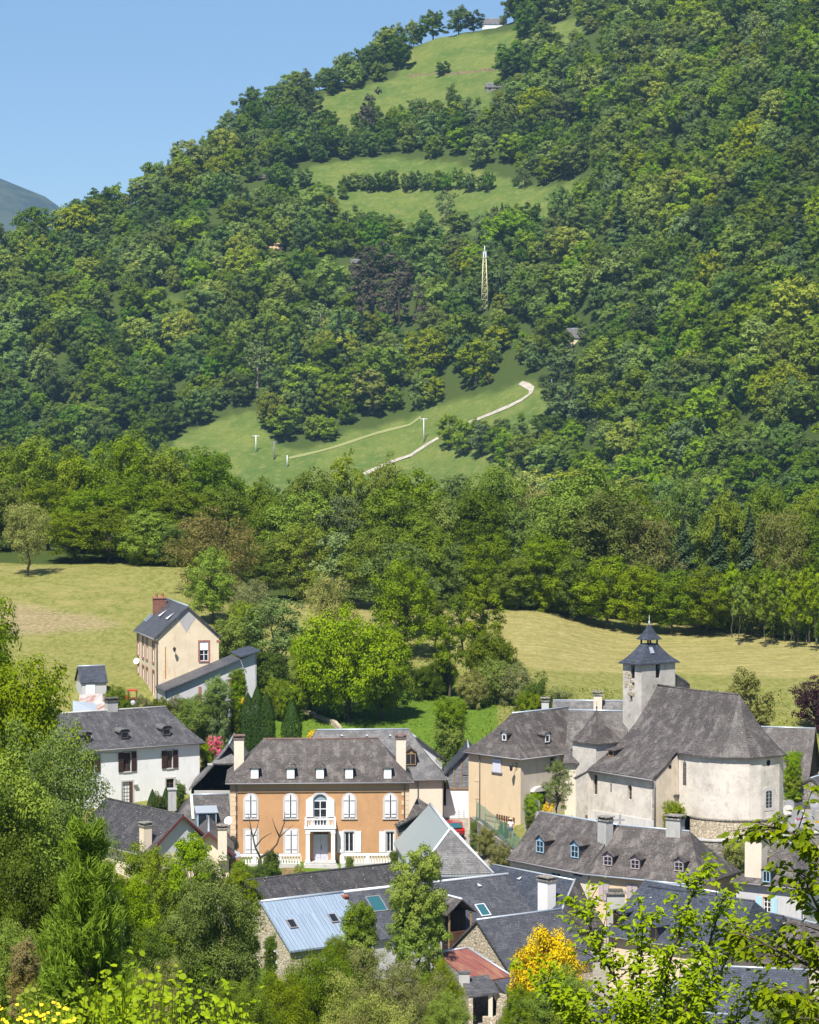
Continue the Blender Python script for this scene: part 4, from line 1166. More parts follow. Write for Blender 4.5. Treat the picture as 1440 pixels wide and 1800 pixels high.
def dish(p, r, root):
    n = Vector((-.35, -.85, .4)).normalized(); e = n.cross(UP).normalized(); u = e.cross(n); q = MB()
    ring = lambda k, d: [p + (e * math.cos(t * math.pi / 7) + u * math.sin(t * math.pi / 7)) * r * k + n * d for t in range(14)]
    a, b = ring(1, .1), ring(.5, .03)
    for i in range(14): j = (i + 1) % 14; q.poly([a[i], a[j], b[j], b[i]], True); q.poly([b[i], b[j], p], True)
    q.tube([p - n * .5, p], .03, 5); q.tube([p + u * -r * .9 + n * .1, p + n * .45], .015, 4)
    return q.build('satellite_dish', M['whitepaint'], root, fix=False)
# ------------------------------------------------------------------ the ochre manor
def manor():
    A = at(396, 1376, 247); B = on_z(728, 1374, A.z)
    g = z_at(0, 247.4, 1516)
    h = House('manor_house', 'ochre manor house with white arched shutters, balcony and hipped grey slate roof', 'house', A, B, 8.6, g, .45)
    r0 = h.loc(3.3, 4.3); zr = z_at(r0.x, r0.y, 1299)
    h.roof('slate_brown', zr, 'hip', 3.3, 3.0, .2, ridge_mat='ridge', rr=.1)
    f = h.front
    L = h.len['front']; top = h.zw - g
    # windows, upper arched row and lower row, all with closed or open shutters
    for i, cx in enumerate((441, 511, 562.7, 614, 686.6)):
        a0, a1, b0, b1 = px_rect(f, cx - 13.5, 1393.5, cx + 13.5, 1438.5)
        if i == 2:
            a0, a1, b0, b1 = px_rect(f, 551, 1396, 575, 1452)
            h.hole('front', a0, a1, b0, b1)
        r = (a1 - a0) / 2; sp = b1 - r
        q = MB(); pts = [(a0, b0)] + [(a0, sp)] + arch_pts(a0, a1, sp, r)[::-1][1:] + [(a1, b0)]
        if i != 2:
            q.prism([f.pt(a, b, .045) for a, b in pts], f.n * -.15)
            q.build('window_surround', M['limestone'], h.root)
            for sgn in (-1, 1):
                c = (a0 + a1) / 2; w = r - .19
                o = [(c + sgn * .05, b0 + .12), (c + sgn * w, b0 + .12)] + [(c + sgn * w * math.cos(t), sp + w * math.sin(t)) for t in (0, .3, .6, .9, 1.2, 1.48)] + [(c + sgn * .05, sp + w)]
                s_ = MB(); s_.prism([f.pt(a, b, .13) for a, b in o], f.n * -.07); sh = s_.build('shutter', M['shutter_white'], h.root)
                k = MB()
                for bb in (b0 + .35, sp - .05): f.box(k, c + sgn * .1 - .02 * sgn, c + sgn * w, bb, bb + .05, .131, .145)
                k.build('hinge', M['iron'], sh)
            f.box(g_ := MB(), (a0 + a1) / 2 - .05, (a0 + a1) / 2 + .05, b0 + .1, sp + r - .22, .046, .06); g_.build('shutter_gap', M['darkroom'], h.root)
            f.box(s2 := MB(), a0 - .04, a1 + .04, b0 - .1, b0, -.1, .1); s2.build('sill', M['limestone'], h.root)
        else:
            # arched French window behind the balcony, shutters folded open
            q = MB(); n = 10; wd = .24
            outer = arch_pts(a0 - wd, a1 + wd, sp, r + wd); inner = arch_pts(a0, a1, sp, r)
            for k in range(n): q.prism([f.pt(*outer[k], .05), f.pt(*outer[k + 1], .05), f.pt(*inner[k + 1], .05), f.pt(*inner[k], .05)], f.n * -.12)
            for s_ in (a0 - wd, a1): f.box(q, s_, s_ + wd, b0, sp, -.07, .05)
            # spandrels that close the square opening above the arch
            for side in (0, 1):
                c0 = (a1, b1) if side == 0 else (a0, b1)
                seg = inner[:n // 2 + 1] if side == 0 else inner[n // 2:]
                q.prism([f.pt(*c0, .0)] + [f.pt(*p, .0) for p in (seg if side == 0 else seg)], f.n * -.1)
            q.build('window_surround', M['limestone'], h.root)
            w = MB(); ed = .07
            c = (a0 + a1) / 2
            for x in (a0, c - ed / 2, a1 - ed): f.box(w, x, x + ed, b0, sp, -.14, -.09)
            for y in (b0, b0 + (sp - b0) * .33, b0 + (sp - b0) * .66, sp - .05): f.box(w, a0 + .02, a1 - .02, y, y + .06, -.138, -.095)
            wo = w.build('french_window', M['whitepaint'], h.root)
            p = MB(); f.box(p, a0, a1, b0, sp, -.2, -.12); p.build('pane', M['glass'], wo)
            p = MB(); p.prism([f.pt(a, b, -.12) for a, b in [(a0, sp)] + inner[::-1][1:-1] + [(a1, sp)]], f.n * -.05); p.build('fanlight', plain('fanlight_glass', (.25, .32, .36), .15, .05), wo)
            for x0, x1 in ((538, 550.5), (575.5, 588)):
                ra = px_rect(f, x0, 1399, x1, 1436)
                s_ = MB(); t0, t1 = (ra[3] - .35, ra[3]) if x0 < 550 else (ra[3], ra[3] - .35)
                s_.prism([f.pt(ra[0], ra[2], .14), f.pt(ra[1], ra[2], .14), f.pt(ra[1], t1, .14), f.pt((ra[0] + ra[1]) / 2, max(t0, t1) - .12, .14), f.pt(ra[0], t0, .14)], f.n * -.07); s_.build('shutter', M['shutter_white'], h.root)
    for i, cx in enumerate((441.6, 512, None, 614, 685)):
        if cx is None: continue
        if i < 2:
            a0, a1, b0, b1 = px_rect(f, cx - 14, 1456.5, cx + 14, 1502)
            f.box(q := MB(), a0, a1, b0, b1, -.06, .03); q.build('window_surround', M['limestone'], h.root)
            c = (a0 + a1) / 2
            f.box(g_ := MB(), c - .05, c + .05, b0 + .1, b1 - .18, .031, .045); g_.build('shutter_gap', M['darkroom'], h.root)
            for sgn in (-1, 1):
                x0, x1 = sorted((c + sgn * .045, c + sgn * .5))
                sh = shutter(h, f, (x0, x1, b0 + .1, b1 - .18), 'shutter_white', .05, .06)
                k = MB()
                for bb in (b0 + .4, b1 - .6): f.box(k, x0 + .05, x1 - .02, bb, bb + .05, .111, .122)
                k.build('hinge', M['iron'], sh)
        else:
            ra = px_rect(f, cx - 8.5 if i == 3 else cx - 6, 1462, cx + 8.5 if i == 3 else cx + 8, 1498)
            window(h, 'front', ra, nx=2, ny=1, edge=.09, surround='limestone')
            x0 = ra[0] - .02
            shutter(h, f, (ra[0] - .62, ra[0] - .06, ra[2] - .02, ra[3] + .06), 'shutter_white', .06)
            if i == 3: shutter(h, f, (ra[1] + .06, ra[1] + .62, ra[2] - .02, ra[3] + .06), 'shutter_white', .06)
    # door under the balcony
    da = px_rect(f, 551, 1467, 577, 1513); h.hole('front', da[0], da[1], da[2], da[3] + .35)
    q = MB(); f.box(q, da[0], (da[0] + da[1]) / 2 - .01, da[2], da[3], -.18, -.1); f.box(q, (da[0] + da[1]) / 2 + .01, da[1], da[2], da[3], -.18, -.1)
    for s_ in (.08, .55):
        for k in range(2):
            x = da[0] + .1 + s_ * (da[1] - da[0]) * .95
            f.box(q, x, x + .4, da[2] + .25 + k * .95, da[2] + 1.0 + k * .95, -.1, -.085)
    do = q.build('door', M['door_lilac'], h.root)
    f.box(q := MB(), (da[0] + da[1]) / 2 + .04, (da[0] + da[1]) / 2 + .08, da[2] + .95, da[2] + 1.3, -.09, -.02); q.build('door_handle', M['iron'], do)
    q = MB()
    for k in range(7): x = da[0] + (da[1] - da[0]) * (k + .5) / 7; f.box(q, x - .02, x + .02, da[3] + .03, da[3] + .33, -.14, -.1)
    f.box(q, da[0], da[1], da[3], da[3] + .04, -.15, -.09); q.build('transom_grille', M['iron'], h.root)
    # balcony on pillars
    ca = f.hit(563, 1455)[0]; sb = f.hit(563, 1457)[1]
    q = MB(); f.box(q, ca - 1.3, ca + 1.3, sb - .05, sb + .2, .0, 1.25); f.box(q, ca - 1.38, ca + 1.38, sb + .2, sb + .28, .0, 1.32); bal = q.build('balcony', M['whitepaint'], h.root)
    for s_ in (-1, 1):
        q = MB(); x = ca + s_ * 1.1
        f.box(q, x - .17, x + .17, -.2, sb - .05, .9, 1.2); f.box(q, x - .21, x + .21, sb - .25, sb - .051, .86, 1.24); f.box(q, x - .21, x + .21, -.2, .3, .86, 1.24); q.build('pillar', M['whitepaint'], h.root)
    q = MB(); f.box(q, ca - 1.36, ca + 1.36, sb + .95, sb + 1.07, 1.1, 1.3)
    for s_ in (-1, 1):
        f.box(q, ca + s_ * 1.27 - .09, ca + s_ * 1.27 + .09, sb + .28, sb + 1.1, 1.11, 1.29); f.box(q, ca + s_ * 1.27 - .06, ca + s_ * 1.27 + .06, sb + .95, sb + 1.06, .05, 1.1)
        for k in range(4): f.box(q, ca + s_ * 1.27 - .04, ca + s_ * 1.27 + .04, sb + .28, sb + .95, .15 + k * .24, .24 + k * .24)
    for k in range(9):
        x = ca - 1.05 + k * .2625; q.lathe(f.pt(x, sb + .28, 1.2), [(.05, 0), (.05, .06), (.03, .12), (.065, .28), (.03, .5), (.045, .6), (.045, .67)], 6)
    q.build('balcony_railing', M['whitepaint'], bal)
    h.walls(M['ochre'])
    # cornice band under the eaves, base course
    q = MB(); f.box(q, -.05, L + .05, top - .75, top + .0, .0, .06); f.box(q, -.1, L + .1, top - .12, top + .02, .06, .22); f.box(q, -.08, L + .08, top - .8, top - .72, .06, .11); q.build('cornice', M['cornice'], h.root)
    q = MB(); f.box(q, .3, ca - 1.6, -.3, .45, .0, .06); f.box(q, ca + 1.6, L - .3, -.3, .45, .0, .06); q.build('base_course', M['quoin'], h.root)
    # corner stones, each a block
    nb = 15; bh = (top - .8) / nb
    for side, x in ((0, 0), (1, L)):
        for k in range(nb):
            wq = .62 if k % 2 == 0 else .42
            a0, a1 = (-.03, wq) if side == 0 else (L - wq, L + .03)
            q = MB(); f.box(q, a0, a1, k * bh + .012, (k + 1) * bh - .012, -.1, .035 + .006 * (k % 3)); q.build('corner_stone', M['quoin'], h.root)
    for k in range(nb):
        wq = .42 if k % 2 == 0 else .62
        q = MB(); h.right.box(q, .0, wq, k * bh + .012, (k + 1) * bh - .012, -.1, .035); q.build('corner_stone', M['quoin'], h.root)
    h.gutter(); h.downpipe('front', f.hit(416, 1430)[0]); h.downpipe('front', f.hit(711, 1430)[0])
    for cx in (447.7, 511, 562.7, 613.8, 681.5):
        dormer(h, h.rf, cx, 1369, .72, .95, 'slate_brown', 'whitepaint', 'hipcap', 'slate_brown', depth=1.1)
    chimney(h, h.rl, 419, 1352, 1294, 17.5, 'beige', 'ridge', .75, P=h.loc(1.15, 3.4, h.ze + .9))
    chimney(h, h.rr, 709.5, 1350, 1293, 17, 'beige', 'ridge', .75, P=h.loc(h.W - 1.0, 3.4, h.ze + .9))
    # steps
    q = MB()
    for k in range(3): f.box(q, ca - 1.35 - .1 * k, ca + 1.35 + .1 * k, -.6, .12 - .15 * k, .0, 1.35 + .35 * k)
    q.build('doorstep', M['concrete'], h.root)
    # balustrade along the terrace
    bt = thing('balustrade', 'white stone balustrade with small pillars in front of the ochre manor', 'balustrade', tuple(f.pt(L / 2, 0, 3.0)))
    zb = .1
    for x0, x1 in ((-.2, ca - 1.75), (ca + 1.75, L - .9)):
        q = MB(); f.box(q, x0, x1, zb - .9, zb + .18, 2.4, 2.75); q.build('plinth', M['limestone'], bt)
        q = MB(); f.box(q, x0, x1, zb + .82, zb + .98, 2.4, 2.75); q.build('handrail', M['whitepaint'], bt)
        n = int((x1 - x0) / .24)
        for k in range(n):
            x = x0 + (k + .5) * (x1 - x0) / n
            if k % 9 == 0:
                q = MB(); f.box(q, x - .17, x + .17, zb + .18, zb + .82, 2.42, 2.73); q.build('pier', M['whitepaint'], bt)
            else:
                q = MB(); q.lathe(f.pt(x, zb + .18, 2.57), [(.08, 0), (.08, .06), (.045, .1), (.095, .26), (.045, .48), (.07, .58), (.07, .64)], 7); q.build('baluster', M['whitepaint'], bt)
    return h, f, g
MAN, MF, MG = manor()
# ------------------------------------------------------------------ village houses behind and beside the manor
def ground_min(h): return min(Hf(*h.loc(a, b).xy) for a in (0, h.W) for b in (0, h.D))

def back_house():
    A = at(505, 1372, 259); B = on_z(787, 1369, A.z)
    h = House('slate_house', 'long cream house with pale grey slate roof right behind the ochre manor', 'house', A, B, 9.0, 2.4, .4)
    r = h.loc(2.9, 4.5); zr = z_at(r.x, r.y, 1283)
    h.roof('slate_pale', zr, 'hip', 2.9, 3.2, .22)
    for px in (601, 645, 686): vent(h, h.rf, px, 1294, .12)
    h.walls(M['beige']); h.gutter(sides=('front', 'right')); h.downpipe('front', h.front.hit(779, 1400)[0]); h.downpipe('front', h.front.hit(735, 1400)[0])
    # wooden dormer just right of the manor chimney
    dormer(h, h.rf, 722, 1345, 1.0, 1.1, 'slate_brown', 'wood', 'gable', 'slate_brown', 2)
    # lower wing at the back, gable to the camera
    A = at(676, 1338, 266); B = on_z(786, 1336, A.z)
    w = House('back_wing', 'low wing with dark verge and grey green wall behind the slate house', 'house', A, B, 7, 5, .25)
    c = w.loc(w.W / 2, 0); w.roof('slate_dark', z_at(c.x, c.y, 1296), 'gfront', prof=0); w.walls(M['greywall']); w.gables(M['greywall'], w.zr, 'y')
    q = MB(); fr = w.rr; a, b = fr.hit(756, 1310); fr.box(q, a - .8, a + .8, b - .3, b + .3, -.1, .25); q.build('solar_panel', M['zinc_light'], w.root)
back_house()

def clad_barn():
    A = at(781, 1361, 262); B = on_z(867, 1361, A.z)
    h = House('clad_barn', 'narrow barn with slate clad gable and white garage between cream and yellow houses', 'barn', A, B, 7, 2.7, .3, .18)
    c = h.loc(h.W / 2, 0); zr = z_at(c.x, c.y, 1315)
    h.roof('slate_blue', zr, 'gfront', prof=0)
    f = h.front; tb = f.hit(810, 1385)[1]
    ra = px_rect(f, 813.5, 1344, 831.5, 1364.5)
    h.hole('front', *ra)
    h.walls(M['white'])
    h.gables(M['cladding'], zr, 'y')
    q = MB(); f.box(q, 0.02, ra[0], tb, h.zw - h.g, .0, .03); f.box(q, ra[1], h.len['front'] - .02, tb, h.zw - h.g, .0, .03); f.box(q, ra[0], ra[1], tb, ra[2], .0, .03); q.build('cladding', M['cladding'], h.root)
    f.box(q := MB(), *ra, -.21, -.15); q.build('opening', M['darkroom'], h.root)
    for k in range(7):
        x = .05 + k * (h.len['front'] - .1) / 6
        if ra[0] < x < ra[1]: continue
        q = MB(); up = h.zw - h.g + min(x, h.len['front'] - x) * .8
        f.box(q, x - .05, x + .05, tb, up, .031, .09); q.build('batten', M['wood'], h.root)
    f.box(q := MB(), 0, h.len['front'], tb - .12, tb, .0, .1); q.build('beam', M['wood'], h.root)
    gd = px_rect(f, 799, 1416, 833, 1443)
    f.box(q := MB(), gd[0] - 1.1, gd[1], -.3, gd[3], .0, .035); gdo = q.build('garage_door', M['whitepaint'], h.root)
    for cx in (807, 815.5):
        for k in range(6):
            r = px_rect(f, cx - 2, 1425 + k * 3.0, cx + 2, 1426 + k * 3.0); f.box(q := MB(), *r, .036, .05); q.build('vent_slot', M['pipe'], gdo)
    c = f.hit(831.5, 1420); q = MB(); q.prism([f.pt(c[0] + .2 * math.cos(t * math.pi / 6), c[1] + .2 * math.sin(t * math.pi / 6), .04) for t in range(12)], f.n * .03)
    q.build('no_parking_disc', plain('sign_purple', (.16, .05, .25), .5), h.root)
clad_barn()

def yellow_house():
    K = at(915.5, 1333.5, 254); R = on_z(1001, 1323, K.z); Lp = on_z(830, 1318.5, K.z)
    ex = (R - K).normalized(); ey = perp_away(ex); D = abs((Lp - K).dot(ey))
    B = K + ex * 10.5
    h = House('yellow_house', 'tall yellow house with hipped slate roof and wall lantern above the fenced bank', 'house', K, B, D, z_at(K.x, K.y, 1456), .35)
    r = h.loc(2.4, D / 2); zr = z_at(r.x, r.y, 1254)
    h.roof('slate_brown', zr, 'hip', 2.6, .5, .25)
    lf = h.left
    ra = px_rect(lf, 868, 1334, 881, 1357)
    f = lf
    f.box(q := MB(), *ra, -.02, .05); q.build('window_surround', M['limestone'], h.root)
    m = (ra[0] + ra[1]) / 2
    for r in ((ra[0] - .05, m - .02, ra[2], ra[3]), (m + .02, ra[1] + .05, ra[2], ra[3])): shutter(h, lf, r, 'shutter_lilac', .051)
    f.box(q := MB(), ra[0] - .2, ra[1] + .2, ra[2] - .1, ra[2], .0, .14); q.build('sill', M['pipe'], h.root)
    for k in range(2):
        q = MB(); f.box(q, lf.hit(838, 1400)[0] - .25, lf.hit(838, 1400)[0] + .35, 2 + k * 1.6, 2.2 + k * 1.6, .0, .03); q.build('corner_stone', M['quoin'], h.root)
    # right face, coated in a greyer beige than the other walls
    rb = px_rect(h.front, 967, 1330, 976, 1347); window(h, 'front', rb, nx=1, ny=2)
    shutter(h, h.front, (rb[1] + .05, rb[1] + .5, rb[2], rb[3]), 'shutter_white', .05)
    rb = px_rect(h.front, 994, 1329, 1000, 1345); window(h, 'front', rb, nx=2, ny=2)
    h.walls(M['yellow'], skip=('front',)); h.walls(plaster('grey_beige', (.50, .44, .37), .5, (.36, .3, .24)), skip=('left', 'right', 'back'), name='grey_beige_wall'); h.gutter(sides=('front', 'left')); h.downpipe('left', lf.hit(844.5, 1380)[0])
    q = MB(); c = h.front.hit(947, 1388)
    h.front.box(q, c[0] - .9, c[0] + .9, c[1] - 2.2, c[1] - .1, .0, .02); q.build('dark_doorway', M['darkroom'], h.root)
    q = MB(); n = 8
    q.prism([h.front.pt(c[0] + 1.1 * math.cos(math.pi * k / n), c[1] - .1 + .45 * math.sin(math.pi * k / n), .5) for k in range(n + 1)], h.front.n * -.5); q.build('porch_hood', M['limestone'], h.root)
    # row of short posts on the wall
    for row in range(2):
        for k in range(8 if row == 0 else 5):
            p = lf.hit(875 + k * 4.2 + (6 if row else 0), 1436 + k * .9 + row * 13)
            q = MB(); lf.box(q, p[0] - .05, p[0] + .05, p[1] - .2, p[1] + .25, .0, .14); q.build('wall_peg', M['woodbrown'], h.root)
    for dy in (0, 8):
        a, b = lf.hit(853, 1431 + dy), lf.hit(905, 1442 + dy); MB().tube([lf.pt(*a, .08), lf.pt(*b, .08)], .02, 4).build('wall_wire', M['wood'], h.root)
    dormer(h, h.rl, 887, 1302, .55, .6, 'slate_brown', 'whitepaint', 'round', 'slate_brown', 1, glass=True)
    dormer(h, h.rf, 962, 1305, .6, .7, 'slate_brown', 'whitepaint', 'round', 'slate_brown', 1)
    # lantern on a bracket
    lt = thing('wall_lantern', 'black iron lantern on a bracket on the yellow house wall', 'lantern', tuple(lf.pt(*lf.hit(908, 1362))))
    p = lf.pt(*lf.hit(909, 1349), 0)
    q = MB(); q.tube([p - UP * .25, p + UP * .45], .03, 5); q.tube([p + UP * .4, p + UP * .42 + lf.n * .75 - lf.ex * .0], .025, 5); q.tube([p - UP * .1, p + UP * .4 + lf.n * .45], .018, 5); q.build('bracket', M['iron'], lt)
    e = p + lf.n * .75 + UP * .25
    q = MB(); q.lathe(e, [(.03, .17), (.2, .02), (.2, 0), (.17, -.02)], 8); q.lathe(e - UP * .5, [(.09, 0), (.11, .04), (.17, .45), (.17, .47)], 8); q.build('lamp_head', M['iron'], lt)
    # wings to the right and behind
    w = from_ridge('slate_wing', 'slate roofed wing joining the yellow house towards the church turret', 'house', (1000, 1248), (1106, 1250), 259.5, 8.5, 4.3, 4.2, .35, .1)
    w.roof('slate_church', w.ridge_z, 'gable', prof=.2); w.walls(M['beige']); w.gables(M['beige'], w.zr)
    v = from_ridge('rear_house', 'house with pale slate roof and two chimneys behind the yellow house', 'house', (972, 1231), (1120, 1232), 272, 9, 4.2, 5.2, .35, .1)
    v.roof('slate_pale', v.ridge_z, 'gable', prof=.15); v.walls(M['beige']); v.gables(M['beige'], v.zr)
    chimney(v, v.rf, 956, 1252, 1228, 13, 'greywall', 'stone_grey', .8, P=v.loc(-.7, 2.5, v.ze + 2.2))
    chimney(v, v.rf, 1051, 1250, 1217, 15, 'beige', 'stone_grey', .8)
    return h
YEL = yellow_house()

def white_house():
    Rr = at(361, 1304, 268); A = on_z(104, 1322.5, Rr.z)
    h = House('white_house', 'large white house with brown shutters and lichened slate roof', 'house', A, Rr, 9, 3.2, .4)
    r = h.loc(h.W - 1.9, 4.5); zr = z_at(r.x, r.y, 1242)
    h.roof('slate_white', zr, 'hip', 1.9, 1.9, .3, ridge_mat='concrete', rr=.1)
    f = h.front
    for x0, x1, y0, y1 in ((293, 303, 1320, 1350), (217, 230, 1323, 1356), (158, 166, 1328, 1358)):
        ra = px_rect(f, x0, y0, x1, y1); window(h, 'front', ra, frame='woodbrown', nx=2, ny=3, surround='limestone')
        w = ra[1] - ra[0]
        for s0, s1 in ((ra[0] - .55, ra[0] - .04), (ra[1] + .04, ra[1] + .55)): shutter(h, f, (s0, s1, ra[2], ra[3] + .05), 'shutter_brown', .06)
    ra = px_rect(f, 292, 1369, 306, 1386); window(h, 'front', ra, frame='woodbrown', nx=2, ny=2, surround='limestone')
    ra = px_rect(f, 215, 1374, 233, 1412); window(h, 'front', (ra[0], ra[1], max(ra[2], .1), ra[3]), frame='iron', nx=4, ny=6, surround='limestone', glass='whitepaint', name='grille_door', sill=None, bar=.015)
    f.box(q := MB(), ra[1] - .25, ra[1], .1, ra[3], -.05, .05); q.build('door', M['woodbrown'], h.root)
    f.box(q := MB(), *px_rect(f, 234, 1378, 241, 1380), .0, .25); q.build('bracket', M['concrete'], h.root)
    h.walls(M['white']); h.gutter()
    a, b = f.hit(165, 1324), f.hit(240, 1320)
    MB().tube([f.pt(*a, .06), f.pt((a[0] + b[0]) / 2, min(a[1], b[1]) - .05, .06), f.pt(*b, .06)], .02, 4).build('cable', M['pipe'], h.root)
    for px, py in ((219, 1298), (293, 1292), (153, 1303)):
        dormer(h, h.rf, px, py, .8, .62, 'slate_pale', 'slate_white', 'round', 'slate_white', 1, glass=False)
    chimney(h, h.rf, 245, 1243, 1228, 20, 'concrete', 'stone_dark', .7, P=h.loc(h.W * .5, h.D / 2 - .2, h.zr - .2))
    return h
WHI = white_house()

def cream_house():
    K = at(270.8, 1122, 283); R = on_z(390, 1119.2, K.z)
    h = House('cream_house', 'cream two storey gable house with brick chimney at the foot of the upper field', 'house', K, R, 11, z_at(K.x, K.y, 1230), .25, .25)
    c = h.loc(h.W / 2, 0); zr = z_at(c.x, c.y, 1065)
    h.roof('slate_new', zr, 'gfront', prof=.02, sag=0)
    f = h.front
    ra = px_rect(f, 351, 1128, 366.5, 1162); window(h, 'front', ra, nx=2, ny=3, surround='brickred', sill='brickred')
    f.box(q := MB(), ra[0] + .03, ra[1] - .03, ra[3] - .85, ra[3] - .03, -.09, -.03); q.build('roller_blind', M['whitepaint'], h.root)
    lf = h.left; Ld = h.len['left']
    for k, t in enumerate((.93, .66, .46, .13)):
        a = Ld * (1 - t); 
        for zz, hh in ((3.6, 2.0), (.3, 2.4)):
            w = .5
            if zz > 1: window(h, 'left', (a - w, a + w, zz, zz + hh), nx=2, ny=3, surround='brickred', sill='brickred', glass='glass')
            else: window(h, 'left', (a - w, a + w, zz, zz + hh), nx=2, ny=1, surround='brickred', sill=None, name='door' if k == 3 else 'window')
    h.walls(M['cream']); h.gables(M['cream'], zr, 'y')
    # grey patch where a chimney breast was removed
    P_ = [f.hit(*p) for p in ((329.5, 1066), (347, 1082), (337, 1096), (328, 1112), (319, 1098), (312, 1086))]
    q = MB(); q.prism([f.pt(a, b, .02) for a, b in P_], f.n * -.06); q.build('plaster_patch', M['patch'], h.root)
    q = MB(); a, b = f.hit(292.5, 1137); a2, b2 = f.hit(291, 1193); f.box(q, min(a, a2) - .05, min(a, a2) + .06, b2, b, .0, .012); q.build('rust_stain', plain('rust_stain', (.45, .22, .05), .9, .4), h.root)
    for a in (.04, h.len['front'] - .04):
        for z0 in ((h.zw - h.g - .35),):
            q = MB(); f.box(q, a - .2, a + .2, z0 - .1, z0 + .1, .0, .04); q.build('brick_corbel', M['brickred'], h.root)
    c = f.hit(305, 1139); p = f.pt(*c, 0); q = MB(); q.tube([p, p + f.n * .5 + UP * .15], .03, 5); q.lathe(p + f.n * .5 - UP * .35, [(.07, 0), (.16, .3), (.18, .34), (.02, .5)], 8); q.build('wall_lamp', M['iron'], h.root)
    dish(lf.pt(Ld * .12, 3.0, .25), .33, h.root)
    chimney(h, h.rl, 290, 1072, 1047, 22, 'brick', 'brickred', .8, pots=2, style='flat', P=h.loc(h.W / 2 - 1.1, 8.8, h.zr - 1.0))
    skylight(h, h.rl, 262, 1085, .7, 1.0)
    for px, py in ((285, 1081), (298, 1086)): vent(h, h.rl, px, py, .5)
    h.gutter(sides=('left',), mat='pipe'); h.downpipe('front', .06, z1=h.ze)
    # lean-to against the gable
    base = h.g
    A0 = f.pt(.1, 0, .0); dirn = f.n
    zl, zr_ = z_at(A0.x, A0.y, 1207), z_at(*f.pt(9.3, 0, 0).xy, 1141)
    lt = thing('lean_to_shed', 'grey lean-to shed with sloping slate roof against the cream house gable', 'shed', tuple(f.pt(4.5, 0, 2)))
    q = MB()
    def pl(a, d, dz=0): 
        p = f.pt(a, 0, d); p.z = zl + (zr_ - zl) * (a - .1) / 9.2 + dz; return p
    q.prism([pl(-.1, .02), pl(7.6, .02), pl(7.6, 4.7), pl(-.1, 4.7)], UP * .13); q.build('roof', M['slate_new'], lt)
    q = MB(); q.prism([pl(7.6, -.6, .25), pl(9.6, -.6, .05), pl(9.6, 4.9, .05), pl(7.6, 4.9, .25)], UP * .13); q.build('upper_roof', M['slate_blue'], lt)
    q = MB()
    b = lambda a, d: Vector((*f.pt(a, 0, d).xy, base - 1.5))
    for a0, a1, d0, d1 in ((.1, 9.3, 4.3, 4.3), (.1, .1, .05, 4.3), (9.3, 9.3, -.4, 4.3)): q.prism([b(a0, d0), b(a1, d1), pl(a1, d1, -.01), pl(a0, d0, -.01)], f.n * -.15 if d0 == d1 else f.ex * (.15 if a0 < 1 else -.15))
    q.build('wall', M['greywall'], lt)
    for a in (3.4, 6.6):
        q = MB(); q.prism([Vector((*f.pt(a, 0, 4.31).xy, base + .2)), Vector((*f.pt(a + .3, 0, 4.31).xy, base + .2)), Vector((*f.pt(a + .3, 0, 4.31).xy, base + 1.6)), Vector((*f.pt(a, 0, 4.31).xy, base + 1.6))], f.n * .05); q.build('brick_pier', M['brickred'], lt)
    fr2 = Fr(f.pt(7.0, 0, 4.31), f.ex, UP, f.n); q = MB(); fr2.box(q, -.5, .5, 1.4, 2.3, 0, .04); q.build('window', M['brickred'], lt)
    return h
CRE = cream_house()

def small_sheds():
    A = at(141.7, 1200, 284); B = on_z(190, 1198.5, A.z)
    h = House('garden_hut', 'small hut with slate roof and white door beside the cream house', 'shed', A, B, 3.2, z_at(A.x, 284, 1226), .12, .15)
    r = h.loc(0, 1.6); h.roof('slate_blue', z_at(r.x, r.y, 1171), 'gable', prof=0, sag=0)
    ra = px_rect(h.front, 151, 1202, 167, 1219); h.walls(M['greywall']); h.gables(M['stone_grey'], h.zr)
    h.front.box(q := MB(), ra[0], ra[1], -.2, ra[3], .0, .05); q.build('door', M['whitepaint'], h.root)
    s = thing('tin_roof_shed', 'low shed with rusty patched tin roof below the garden hut', 'shed', tuple(at(165, 1245, 276)))
    P_ = [at(140, 1221, 279), at(178, 1219, 279), at(196, 1246, 274), at(136, 1252, 274)]
    q = MB(); q.prism(P_, UP * -.07); q.build('roof', M['sheetrust'], s)
    P2 = [at(128, 1236, 275), at(168, 1241, 275), at(172, 1256, 272.5), at(128, 1258, 272.5)]
    q = MB(); q.prism([p + UP * .25 for p in P2], UP * -.07); q.build('lower_roof', M['zinc'], s)
    q = MB(); w = [p - UP * .1 for p in P_]
    for a, b in ((0, 1), (1, 2), (2, 3), (3, 0)):
        q.poly([w[a], w[b], Vector((*w[b].xy, w[b].z - 2.4)), Vector((*w[a].xy, w[a].z - 2.4))])
    q.build('wall', M['greywall'], s)
small_sheds()

